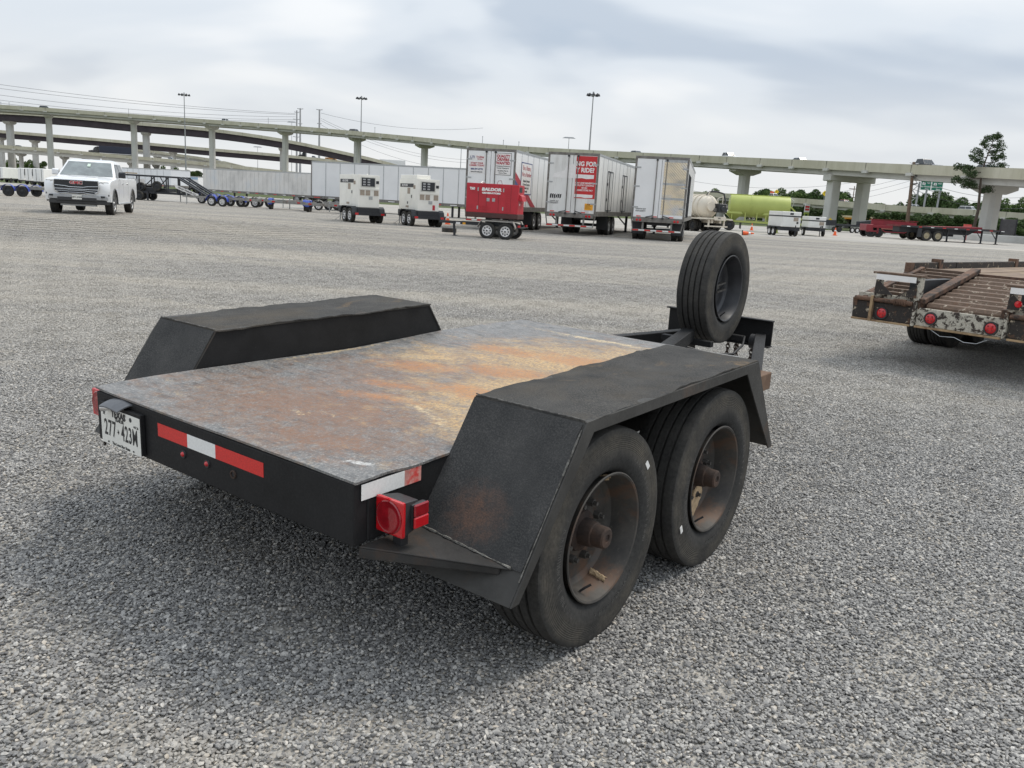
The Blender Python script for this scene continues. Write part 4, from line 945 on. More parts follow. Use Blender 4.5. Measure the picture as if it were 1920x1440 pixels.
# ------------------------------------------------------------------ road signs
SIGNG = flat('green_sign', (0.0, 0.17, 0.10), 0.45)
def gantry_sign():
    a, b = at_d(1713, 400, 196), at_d(1756, 400, 196)
    d = b - a; d.z = 0; ang = math.atan2(d.y, d.x); L = d.length
    r = thing('gantry_sign', 'green twin-panel motorway sign on grey truss posts beyond the wooden pole', 'road sign', (a.x, a.y, 0), ang)
    zt = at_d(1735, 340, 196).z; zb = at_d(1735, 357, 196).z
    po = MB()
    for x in (0.2, L - 0.1, L - 3.2): po.bar((x, 0.3, 0), (x + 0.25, 0.3, zt - 0.2), 0.32, 0.32)
    po.build('post', MASTM, r)
    tr = MB()
    for i in range(8): tr.bar((0.3 if i % 2 else -0.9, 0.3, zb - 8 + i * 1.3), (-0.9 if i % 2 else 0.3, 0.3, zb - 6.7 + i * 1.3), 0.12, 0.12)
    tr.build('truss', MASTM, r)
    for x0, x1, l1, l2 in ((0.6, L * 0.47 + 0.5, 'Sam Houston', 'Pkwy'), (L * 0.47 + 0.6, L + 0.4, 'Sam Houston', 'Pkwy')):
        pn = MB().box(x0, x1, -0.12, 0, zb, zt).build('sign_panel', SIGNG, r, bevel=0.04)
        bd = MB(); w_ = 0.09
        for q in ((x0, x1, zb, zb + w_), (x0, x1, zt - w_, zt), (x0, x0 + w_, zb + w_, zt - w_), (x1 - w_, x1, zb + w_, zt - w_)): bd.box(q[0], q[1], -0.135, -0.122, q[2], q[3])
        bd.build('border', TAPE_W, pn)
        cx = (x0 + x1) / 2; hh = zt - zb
        MB().prism([(cx - 0.85, zt - 0.15 * hh), (cx - 0.2, zt - 0.15 * hh), (cx - 0.15, zt - 0.42 * hh), (cx - 0.9, zt - 0.42 * hh)], 'y', -0.15, -0.122).build('route_shield', TAPE_W, pn)
        text('8', 0.42, INK, pn, (cx - 0.52, -0.16, zt - 0.30 * hh), (1, 0, 0), (0, 0, 1), 0.002, 0.01)
        text('EAST' if x0 < 1 else 'WEST', 0.36, TAPE_W, pn, (cx + 0.55, -0.14, zt - 0.22 * hh), (1, 0, 0), (0, 0, 1), 0.002, 0.01)
        text(l1, 0.50, TAPE_W, pn, (cx, -0.14, zt - 0.60 * hh), (1, 0, 0), (0, 0, 1), 0.002, 0.012)
        text(l2, 0.46, TAPE_W, pn, (cx + 0.3, -0.14, zt - 0.86 * hh), (1, 0, 0), (0, 0, 1), 0.002, 0.012)
gantry_sign()
def diamond_sign(u, v, Z, size, label, hpost=3.0):
    c = at_d(u, v, Z); r = thing('warning_sign', label, 'road sign', (c.x, c.y, c.z - hpost))
    MB().cyl((0, 0, 0), (0, 0, hpost), 0.06, n=6).build('post', MASTM, r)
    MB().prism([(0, hpost - size * 0.7), (size * 0.7, hpost), (0, hpost + size * 0.7), (-size * 0.7, hpost)], 'y', -0.14, -0.09).build('panel', YELLOW, r)
    MB().bar((-0.12 * size, -0.15, hpost - 0.2 * size), (0.05 * size, -0.15, hpost + 0.15 * size), 0.02, 0.14 * size, up=(0, 1, 0)).prism([(-0.16 * size, hpost + 0.12 * size), (0.20 * size, hpost + 0.12 * size), (0.05 * size, hpost + 0.32 * size)], 'y', -0.16, -0.145).build('arrow', INK, r)
diamond_sign(1456, 359.5, 236, 0.95, 'yellow diamond warning sign on the low viaduct by the orange sign', 2.0)
diamond_sign(1546, 362.5, 220, 1.0, 'yellow diamond warning sign on a tall post above the low viaduct', 3.2)
diamond_sign(1556, 415, 128, 0.75, 'yellow diamond warning sign under the overpass near the paired piers', 1.6)
def square_sign():
    c = at_d(1447.5, 362.5, 236); o = MB().box(-0.5, 0.5, -0.05, 0.05, -0.55, 0.55).cyl((-0.3, 0.1, -2.0), (-0.3, 0.1, 0.4), 0.05, n=6).cyl((0.3, 0.1, -2.0), (0.3, 0.1, 0.4), 0.05, n=6).build('construction_sign', ORANGE); o.location = c
    tag(o, 'orange square construction sign on the low viaduct', 'road sign')
square_sign()
def station_sign():
    c = at_d(1511, 408, 150); r = thing('price_sign', 'white petrol station price sign with red number panels', 'sign', (c.x, c.y, 0)); zt = at_d(1511.5, 383, 150).z; zb = at_d(1511.5, 398, 150).z
    MB().box(-0.45, 0.45, -0.12, 0.12, zb, zt).build('panel', TAPE_W, r, bevel=0.03)
    MB().box(-0.36, 0.36, -0.15, -0.125, zb + 0.55 * (zt - zb), zb + 0.80 * (zt - zb)).build('price_panel', TAPE_R, r)
    MB().box(-0.36, 0.36, -0.15, -0.125, zb + 0.22 * (zt - zb), zb + 0.46 * (zt - zb)).build('price_panel', TAPE_R, r)
    MB().box(-0.40, -0.25, -0.1, 0.1, 0, zb).box(0.25, 0.40, -0.1, 0.1, 0, zb).build('post', flat('lime_post', (0.35, 0.45, 0.08)), r)
    MB().box(-0.44, 0.44, -0.13, 0.13, zb - 0.3, zb - 0.02).build('lower_panel', flat('lime_post', (0.35, 0.45, 0.08)), r)
station_sign()
def station():
    a, b = at_d(1583, 420, 165), at_d(1668, 420, 165); d = b - a; d.z = 0; L = d.length
    r = thing('petrol_station', 'petrol station canopy with yellow orange fascia behind the overpass piers', 'building', (a.x, a.y, 0), math.atan2(d.y, d.x))
    zt, zb = at_d(1612, 405.5, 165).z, at_d(1612, 412, 165).z
    MB().box(0, L, 0, 8, zb, zt).build('canopy', flat('canopy_fascia', (0.75, 0.33, 0.03)), r)
    MB().box(-0.02, L + 0.02, -0.02, 8.02, zb + 0.5 * (zt - zb), zt + 0.02).build('fascia_band', flat('canopy_band', (0.78, 0.66, 0.42)), r)
    for x in (1.5, L * 0.5, L - 1.5):
        MB().box(x - 0.25, x + 0.25, 3.7, 4.3, 0, zb).build('column', CONC, r)
        MB().box(x - 0.5, x + 0.5, 2.6, 3.2, 0, 1.6).build('pump', flat('pump_grey', (0.3, 0.3, 0.3)), r, bevel=0.05)
    MB().box(1, L - 0.5, 14, 20, 0, 3.2).build('shop', flat('shop_wall', (0.45, 0.42, 0.36)), r)
    for i in range(5): MB().box(1.6 + i * 1.5, 2.8 + i * 1.5, 13.9, 13.99, 0.5, 2.4).build('window', GLASS, r)
station()
# ------------------------------------------------------------------ trees
def M_leaf(key, a, b, c):
    t = NT(key, 0.75, 0, 0.25)
    at = t.n.new('ShaderNodeAttribute'); at.attribute_name = 'tone'; at.attribute_type = 'GEOMETRY'
    t.color(t.ramp(at.outputs['Fac'], [(0.0, a), (0.55, b), (1.0, c)])); return t.m
LEAF_A = M_leaf('oak_foliage', (0.028, 0.052, 0.018), (0.065, 0.11, 0.033), (0.13, 0.185, 0.06))
LEAF_B = M_leaf('light_foliage', (0.045, 0.078, 0.022), (0.10, 0.16, 0.042), (0.18, 0.24, 0.075))
LEAF_P = M_leaf('pine_foliage', (0.024, 0.044, 0.022), (0.060, 0.095, 0.040), (0.11, 0.15, 0.06))
BARK = paint('bark', (0.085, 0.065, 0.05), 0.95, 0, 0.3, 4, bump=0.5, bscale=20)
def foliage(name, mat, clumps, leaf, per, parent, seed, flat_=0.8):
    """leaf-sized faces spread through clumps: (centre, radius)"""
    rg = np.random.default_rng(seed); V = []; T = []
    for (c, r) in clumps:
        n = max(8, int(per * r * r))
        d = rg.normal(size=(n, 3)); d /= np.linalg.norm(d, axis=1)[:, None]
        rad_ = r * rg.uniform(0.25, 1.0, n) ** 0.5
        p = np.array(c) + d * rad_[:, None] * np.array([1, 1, flat_])
        u = rg.normal(size=(n, 3)); u /= np.linalg.norm(u, axis=1)[:, None]
        w = np.cross(u, rg.normal(size=(n, 3))); w /= np.linalg.norm(w, axis=1)[:, None]
        s = leaf * rg.uniform(0.6, 1.3, n)[:, None]
        q = np.stack([p - u * s, p + w * s * 0.55, p + u * s, p - w * s * 0.55], 1)
        V.append(q.reshape(-1, 3)); T.append(np.repeat(np.clip(rg.normal(0.5, 0.22, n), 0, 1), 4))
    V = np.concatenate(V); T = np.concatenate(T); nf = len(V) // 4
    me = bpy.data.meshes.new(name); me.from_pydata([tuple(x) for x in V], [], [(4 * i, 4 * i + 1, 4 * i + 2, 4 * i + 3) for i in range(nf)])
    me.materials.append(mat); at = me.attributes.new('tone', 'FLOAT', 'POINT'); at.data.foreach_set('value', T.astype(np.float32))
    o = bpy.data.objects.new(name, me); COL.objects.link(o); o.parent = parent; return o
def broad_tree(H, Wd, seed, mat, label, loc, group='trees beyond the low viaduct'):
    rg = random.Random(seed); r = thing('broadleaf_tree', label, 'tree', loc, rg.uniform(0, 6), group)
    tr = MB(); tr.tube([(0, 0, -0.3), (0.1, 0, H * 0.2), (-0.1, 0.1, H * 0.45), (0.1, 0, H * 0.75)], [H * 0.028, H * 0.022, H * 0.015, H * 0.006], 8)
    cl = []
    for i in range(26):
        a = rg.uniform(0, 2 * PI); zz = rg.uniform(0.10, 0.93); env = (math.sin(PI * min(1, (zz + 0.18) / 1.2)) ** 0.7)
        rr_ = Wd * 0.5 * env * rg.uniform(0.35, 1.0); c = (rr_ * math.cos(a), rr_ * math.sin(a), H * zz); cl.append((c, H * rg.uniform(0.10, 0.19)))
        if i % 3 == 0: tr.tube([(0, 0, H * zz * 0.6), (c[0] * 0.5, c[1] * 0.5, H * zz * 0.8), c], [H * 0.011, H * 0.007, H * 0.003], 5)
    tr.build('trunk', BARK, r)
    foliage('crown', mat, cl, H * 0.030, 1900 / (H * H) * 1.55 * 4, r, seed)
    return r
protos = [broad_tree(11, 10, 11, LEAF_A, 'x', (0, 0, 0)), broad_tree(10, 11, 12, LEAF_B, 'x', (0, 0, 0)), broad_tree(12, 9, 13, LEAF_A, 'x', (0, 0, 0)), broad_tree(9, 10, 14, LEAF_B, 'x', (0, 0, 0))]
used = [False] * 4
def plant(k, u, vtop, Z, label, group='trees beyond the low viaduct', zs=1.0, ws=1.0, base=0.0):
    top = at_d(u, vtop, Z); H = (11, 10, 12, 9)[k]
    s = max(0.25, (top.z - base) / (H * 1.0))
    o = protos[k] if not used[k] else copy_tree(protos[k]); used[k] = True
    o.location = (top.x, top.y, base); o.rotation_euler = (0, 0, (u * 0.37) % 6.28); o.scale = (s * ws, s * ws, s); o['label'] = label; o['group'] = group
    return o
rt = random.Random(21)
LBL = {0: 'dark green broadleaf tree in the wood beyond the low viaduct', 1: 'light green bushy tree in the wood beyond the low viaduct', 2: 'tall dark green tree in the wood beyond the low viaduct', 3: 'low light green tree in the wood beyond the low viaduct'}
for u, v in ((1330, 352), (1318, 358), (1345, 366), (1378, 367), (1395, 365), (1416, 356), (1432, 352), (1445, 358), (1462, 352), (1480, 361), (1495, 358), (1510, 354), (1524, 360), (1538, 355), (1552, 360), (1568, 357), (1584, 359), (1650, 381), (1640, 378), (1658, 380), (1590, 362), (1604, 372), (1620, 379), (1676, 383)):
    k = rt.randrange(4); plant(k, u, v + 2, rt.uniform(268, 310), LBL[k])
for u, v in ((1705, 374), (1722, 366), (1738, 364), (1752, 358), (1765, 362), (1780, 366), (1795, 369), (1812, 372), (1826, 380), (1842, 378), (1895, 374), (1908, 371), (1925, 378), (1885, 382), (1950, 374), (1990, 370)):
    k = (0, 2, 1)[rt.randrange(3)]; plant(k, u, v, rt.uniform(205, 235), {0: 'dark broadleaf tree in the clump beyond the green motorway sign', 1: 'light green tree in the clump beyond the green motorway sign', 2: 'taller dark tree in the clump beyond the green motorway sign'}[k], 'trees beyond the green motorway sign')
# dark undergrowth below the low viaduct
for u, v in ((1310, 382), (1322, 378), (1500, 390), (1520, 386), (1536, 392), (1565, 394), (1588, 392), (1605, 396), (1640, 394), (1655, 398), (1672, 396), (1690, 399), (1715, 400), (1735, 402), (1752, 400), (1770, 404), (1790, 403), (1808, 406), (1828, 405), (1848, 410), (1868, 411), (1890, 408), (1910, 410), (1935, 410), (1960, 408)):
    plant((0, 2)[rt.randrange(2)], u, v, rt.uniform(150, 172), 'dense dark green scrub tree growing in the shade below the low viaduct', 'scrub trees below the low viaduct', ws=1.5)
for u, v in ((8, 300), (22, 296), (34, 296), (55, 300), (68, 302), (78, 302), (300, 316), (308, 312), (338, 315), (350, 319), (362, 321), (372, 320), (-20, 298)):
    k = rt.randrange(2); plant(k, u, v, rt.uniform(400, 450), ('distant dark green tree under the stacked ramps', 'distant light green tree under the stacked ramps')[k], 'distant trees under the ramps')
def pine():
    top = at_d(1862, 257, 108); b = at_d(1818, 441, 110); b.z = 0
    r = thing('pine_tree', 'tall leaning pine with sparse tufted branches in front of the overpass', 'tree', b)
    t = top - Vector(b); H = t.z; rg = random.Random(5)
    def tk(f): return Vector((t.x * f, t.y * f, H * f)) + Vector((0.35 * math.sin(f * 7), 0, 0))
    tr = MB(); tr.tube([tk(f) - Vector((0, 0, 0.3 if f == 0 else 0)) for f in (0, 0.15, 0.3, 0.45, 0.6, 0.75, 0.88, 0.97)], [0.24, 0.21, 0.19, 0.16, 0.13, 0.10, 0.06, 0.03], 8)
    cl = []
    # (height fraction, reach, side) main limbs as seen
    limbs = [(0.50, 3.1, -1, 0.5), (0.52, 1.9, -1, -0.3), (0.60, 2.6, -1, 0.2), (0.62, 2.4, 1, 0.3), (0.66, 2.9, -1, 0.1), (0.68, 2.6, 1, 0.2), (0.73, 2.0, -1, 0.5), (0.75, 2.5, 1, 0.6), (0.80, 1.7, -1, 0.6), (0.82, 2.0, 1, 0.5), (0.87, 1.1, -1, 0.6), (0.89, 1.2, 1, 0.5), (0.95, 0.6, -1, 0.5), (0.96, 0.7, 1, 0.4), (0.985, 0.2, 1, 0.3), (0.46, 1.5, 1, 0.2)]
    for f, reach, sd, lift in limbs:
        p = tk(f); dy = rg.uniform(-0.9, 0.9)
        e = p + Vector((sd * reach, dy * reach * 0.6, lift + reach * 0.10)); mid = p.lerp(e, 0.5) - Vector((0, 0, 0.12 * reach))
        tr.tube([p, mid, e], [0.07, 0.045, 0.02], 5)
        for k in range(int(10 + reach * 9)):
            g = rg.uniform(0.35, 1.05); q = p.lerp(e, g) + Vector((rg.uniform(-0.35, 0.35), rg.uniform(-0.6, 0.6), rg.uniform(-0.15, 0.55)))
            cl.append((tuple(q), rg.uniform(0.14, 0.42)))
    tr.build('trunk', BARK, r); foliage('crown', LEAF_P, cl, 0.10, 300, r, 77, 0.8)
pine()
# ------------------------------------------------------------------ white pickup (front towards local +y)
def arch_profile(pts_before, cy, r, z0, pts_after=None):
    return [(cy + r * math.cos(a), z0 + r * math.sin(a)) for a in [PI * i / 10 for i in range(11)]]
def loft_x(prof_of, xs):
    """rings of (y,z) profiles at several x; all rings same length"""
    m = MB(); n = None
    for x in xs:
        ring = prof_of(x); n = len(ring); m.v += [(x, y, z) for y, z in ring]
    for i in range(len(xs) - 1):
        for k in range(n):
            l = (k + 1) % n; m.f.append((i * n + k, i * n + l, (i + 1) * n + l, (i + 1) * n + k))
    m.f += [tuple(range(n - 1, -1, -1)), tuple((len(xs) - 1) * n + k for k in range(n))]
    return m
CARW = paint('white_car_paint', (0.80, 0.81, 0.82), 0.25, 0, 0.02, 2, spec=0.5, coat=0.6)
ALLOY = paint('dusty_alloy_rim', (0.34, 0.34, 0.34), 0.4, 0.5, 0.2, 12)
SILVER = paint('silver_bumper', (0.36, 0.37, 0.38), 0.35, 0.35, 0.08, 3)
PRINT_W2 = flat('running_light_white', (0.8, 0.8, 0.78), 0.2)
GREYSEAM = flat('panel_gap', (0.25, 0.25, 0.25))
WSHIELD = paint('windshield_glass', (0.13, 0.155, 0.155), 0.05, 0, 0.45, 2.2, (0.28, 0.30, 0.29), 1.6, 0.5, 0.75, spec=0.9, coat=0.8)
def hero_pickup():
    f = Vector((0.272, -0.963, 0)); ang = math.atan2(-f.x, f.y)
    fl = Vector((-15.38, 30.0, 0)); ctr = fl - f * 1.875
    r = thing('pickup_truck', 'white pickup truck with wide chrome barred grille parked facing the trailer', 'pickup truck', (ctr.x, ctr.y, gz(ctr.x, ctr.y) + 0.0), ang)
    WB, Rw = 3.75, 0.405; yf, yr = WB / 2, -WB / 2
    # lower body side profile (y,z); narrower at the nose
    arc = lambda cy, rr_, rev: [(cy + rr_ * math.cos(a), 0.41 + rr_ * math.sin(a)) for a in ([PI * i / 9 for i in range(10)] if not rev else [PI - PI * i / 9 for i in range(10)])]
    side = [(2.76, 0.47), (2.86, 0.75), (2.86, 1.05), (2.78, 1.17), (2.45, 1.235), (1.35, 1.30), (1.15, 1.32), (-2.9, 1.30), (-2.94, 0.75), (-2.90, 0.58)] + [(yr - 0.50, 0.50)] + arc(yr, 0.50, True) + [(yr + 0.50, 0.42), (yf - 0.50, 0.42)] + arc(yf, 0.50, True) + [(yf + 0.50, 0.45)]
    def prof(x):
        k = abs(x) / 1.02; nose = 0.16 * k ** 4; top = 0.055 * k ** 3
        return [(y - nose if y > 2.2 else y, z - (top if z > 1.0 else 0)) for y, z in side]
    body = loft_x(prof, [-1.02, -0.99, -0.90, -0.6, -0.3, 0, 0.3, 0.6, 0.90, 0.99, 1.02]).build('body', CARW, r, smooth=32)
    # cab (greenhouse)
    def ring(z, yf_, yb_, w): return [(-w, yb_, z), (w, yb_, z), (w, yf_, z), (-w, yf_, z)]
    cab = MB(); cab.hexa(ring(1.24, 1.30, -0.98, 0.965) + ring(1.84, 0.42, -0.78, 0.76)); cab.hexa(ring(1.83, 0.43, -0.79, 0.76) + ring(1.915, 0.10, -0.62, 0.62))
    co = cab.build('cab', CARW, r, bevel=0.045, segs=3, smooth=40)
    def pane(name, pts, mat=GLASS, off=0.014):
        P4 = [Vector(p) for p in pts]; n = (P4[1] - P4[0]).cross(P4[2] - P4[0]).normalized()
        cen = sum(P4, Vector()) / len(P4)
        if n.dot(cen - Vector((0, 0.1, 1.5))) < 0: n = -n
        k = len(P4); a = [p + n * off for p in P4]; b = [p - n * 0.02 for p in P4]
        return MB().add(a + b, [tuple(range(k)), tuple(range(2 * k - 1, k - 1, -1))] + [(i, k + i, k + (i + 1) % k, (i + 1) % k) for i in range(k)]).build(name, mat, r)
    pane('windshield', [(-0.86, 1.185, 1.32), (0.86, 1.185, 1.32), (0.70, 0.485, 1.80), (-0.70, 0.485, 1.80)], WSHIELD)
    for s in (-1, 1):
        pane('side_window', [(s * 0.945, 0.98, 1.30), (s * 0.945, 0.10, 1.30), (s * 0.785, 0.10, 1.77), (s * 0.785, 0.42, 1.77)])
        pane('side_window', [(s * 0.945, 0.03, 1.30), (s * 0.945, -0.86, 1.30), (s * 0.785, -0.70, 1.77), (s * 0.785, 0.03, 1.77)])
        MB().hexa([(s * 0.98, 0.70, 1.30), (s * 1.21, 0.66, 1.30), (s * 1.21, 0.80, 1.32), (s * 0.98, 0.84, 1.32), (s * 0.98, 0.70, 1.52), (s * 1.20, 0.66, 1.53), (s * 1.20, 0.80, 1.50), (s * 0.98, 0.84, 1.48)]).build('mirror', CARW if s > 0 else DARK, r, bevel=0.03, segs=2)
        MB().box(s * 0.985, s * 1.20, 0.655, 0.67, 1.32, 1.50).build('mirror_glass', DARK, r)
        for y_ in (0.09, 1.04, -0.97): MB().box(s * 1.0205, s * 1.0225, y_, y_ + 0.008, 0.58, 1.25).build('door_seam', GREYSEAM, r)
        MB().box(s * 1.021, s * 1.045, 0.16, 0.36, 1.08, 1.12).build('door_handle', CHROME, r, bevel=0.008)
        MB().box(s * 1.021, s * 1.045, -0.82, -0.62, 1.08, 1.12).build('door_handle', CHROME, r, bevel=0.008)
        MB().box(s * 0.86, s * 1.06, -1.25, 1.25, 0.36, 0.42).build('running_board', SILVER, r, bevel=0.015)
        # wheel-arch lip
        MB().tube([(s * 1.02, yf + 0.50 * math.cos(a), 0.41 + 0.50 * math.sin(a)) for a in [PI * i / 12 for i in range(13)]], 0.028, 5).build('wheel_arch', paint('arch_plastic', (0.10, 0.10, 0.10), 0.6), r)
        MB().tube([(s * 1.02, yr + 0.50 * math.cos(a), 0.41 + 0.50 * math.sin(a)) for a in [PI * i / 12 for i in range(13)]], 0.028, 5).build('wheel_arch', paint('arch_plastic', (0.10, 0.10, 0.10), 0.6), r)
        # headlamp: upright C
        MB().hexa([(s * 0.70, 2.74, 0.90), (s * 0.93, 2.66, 0.90), (s * 0.93, 2.55, 0.90), (s * 0.70, 2.62, 0.90), (s * 0.70, 2.74, 1.14), (s * 0.97, 2.62, 1.14), (s * 0.97, 2.50, 1.14), (s * 0.70, 2.60, 1.14)]).build('headlamp', paint('headlamp_glass', (0.26, 0.28, 0.26), 0.1, 0, 0.35, 9, coat=0.6), r, bevel=0.02)
        MB().cyl((s * 0.79, 2.72, 1.07), (s * 0.79, 2.755, 1.07), 0.04, n=12).cyl((s * 0.79, 2.72, 0.97), (s * 0.79, 2.755, 0.97), 0.04, n=12).build('lamp_projector', CHROME, r)
        MB().tube([(s * 0.72, 2.762, 1.13), (s * 0.96, 2.66, 1.13), (s * 0.985, 2.63, 0.95), (s * 0.95, 2.66, 0.80), (s * 0.80, 2.76, 0.755)], 0.020, 6).build('running_light', PRINT_W2, r, smooth=60)
        MB().box(s * 0.66, s * 0.86, 2.80, 2.835, 0.60, 0.66).build('fog_lamp', DARK, r)
        MB().box(s * 0.93, s * 0.99, 2.60, 2.72, 0.66, 0.82).build('air_slot', DARK, r, bevel=0.02)
    # grille
    gp = [(-0.66, 1.16), (0.66, 1.16), (0.70, 1.10), (0.68, 0.82), (0.56, 0.71), (-0.56, 0.71), (-0.68, 0.82), (-0.70, 1.10)]
    MB().prism(gp, 'y', 2.70, 2.885).build('grille', DARK, r)
    def chrome_bar(z, w, th=0.028, dip=0.0):
        pts = [(-w, 2.89, z + dip), (-0.34, 2.90, z), (-0.22, 2.905, z - dip * 1.2), (0.22, 2.905, z - dip * 1.2), (0.34, 2.90, z), (w, 2.89, z + dip)]
        MB().tube(pts, th * 0.62, 6).build('chrome_bar', CHROME, r, smooth=50)
    chrome_bar(1.155, 0.67, 0.02); chrome_bar(0.955, 0.67, 0.020, 0.02); chrome_bar(0.86, 0.67, 0.020, 0.0); chrome_bar(0.80, 0.64, 0.014, -0.015); chrome_bar(0.725, 0.55, 0.018, -0.02)
    MB().tube([(-0.685, 2.885, 1.14), (-0.70, 2.89, 0.95), (-0.67, 2.89, 0.80), (-0.56, 2.89, 0.72)], 0.018, 6).build('chrome_bar', CHROME, r)
    MB().tube([(0.685, 2.885, 1.14), (0.70, 2.89, 0.95), (0.67, 2.89, 0.80), (0.56, 2.89, 0.72)], 0.018, 6).build('chrome_bar', CHROME, r)
    text('GMC', 0.135, CHROME, r, (0, 2.915, 1.07), (-1, 0, 0), (0, 0, 1), 0.004, 0.010, sx=1.35, name='emblem')
    text('GMC', 0.132, paint('emblem_red', (0.50, 0.015, 0.03), 0.3), r, (0, 2.922, 1.07), (-1, 0, 0), (0, 0, 1), 0.004, 0.003, sx=1.35, name='emblem')
    # bumper
    bp = MB()
    bp.prism([(-0.99, 2.45), (-0.93, 2.70), (-0.70, 2.86), (0.70, 2.86), (0.93, 2.70), (0.99, 2.45)], 'z', 0.52, 0.665); bp.build('bumper', SILVER, r, bevel=0.02, segs=2)
    bq = MB(); bq.prism([(-0.97, 2.45), (-0.90, 2.68), (-0.66, 2.82), (0.66, 2.82), (0.90, 2.68), (0.97, 2.45)], 'z', 0.36, 0.518); bq.box(-0.62, 0.62, 2.80, 2.868, 0.46, 0.60); bq.build('lower_bumper', PLASTIC, r, bevel=0.02)
    MB().box(-0.55, 0.55, 2.5, 2.72, 0.30, 0.358).build('skid_plate', SILVER, r)
    lp = MB().box(-0.152, 0.152, 2.872, 2.882, 0.52, 0.672).build('licence_plate', PLATE, r)
    text('SBV-6584', 0.078, INK, lp, (0, 2.884, 0.592), (-1, 0, 0), (0, 0, 1), 0.001, 0.001)
    # hood vents, sun sticker, badge, roof fin, interior shade
    MB().box(-0.44, -0.14, 1.95, 2.03, 1.268, 1.286).build('hood_vent', DARK, r); MB().box(0.14, 0.44, 1.95, 2.03, 1.268, 1.286).build('hood_vent', DARK, r)
    MB().hexa([(-0.52, 1.5, 1.27), (0.52, 1.5, 1.27), (0.62, 2.35, 1.225), (-0.62, 2.35, 1.225), (-0.42, 1.5, 1.325), (0.42, 1.5, 1.325), (0.52, 2.3, 1.262), (-0.52, 2.3, 1.262)]).build('hood_bulge', CARW, r, bevel=0.02)
    n = Vector((0, 0.565, 0.825)); 
    MB().hexa([(-0.05, 0.745, 1.645), (0.05, 0.745, 1.645), (0.05, 0.765, 1.650), (-0.05, 0.765, 1.650), (-0.05, 0.600, 1.745), (0.05, 0.600, 1.745), (0.05, 0.620, 1.75), (-0.05, 0.620, 1.75)]).build('windshield_tag', paint('pale_green_tag', (0.60, 0.72, 0.62), 0.5), r)
    MB().box(-0.25, -0.22, -0.3, -0.2, 1.91, 1.97).build('roof_antenna', CARW, r)
    MB().box(-0.98, 0.98, -2.9, -1.05, 1.255, 1.305).build('bed_rail', CARW, r)
    for s in (-1, 1):
        for y in (yf, yr):
            w = simple_wheel(Rw, 0.27, ALLOY, r, (s * 0.87, y, Rw - 0.01), s, rr=0.255, spokes=6)
            MB().cyl((s * 0.40, y, Rw), (s * 0.80, y, Rw), 0.06, n=8).build('axle', DARK, r)
    MB().box(-0.75, 0.75, -2.6, 2.5, 0.43, 0.62).build('underbody', DARK, r)
    for s in (-1, 1): MB().box(s * 0.50, s * 1.00, yf - 0.5, yf + 0.5, 0.62, 1.0).build('wheel_well', INK, r)
hero_pickup()

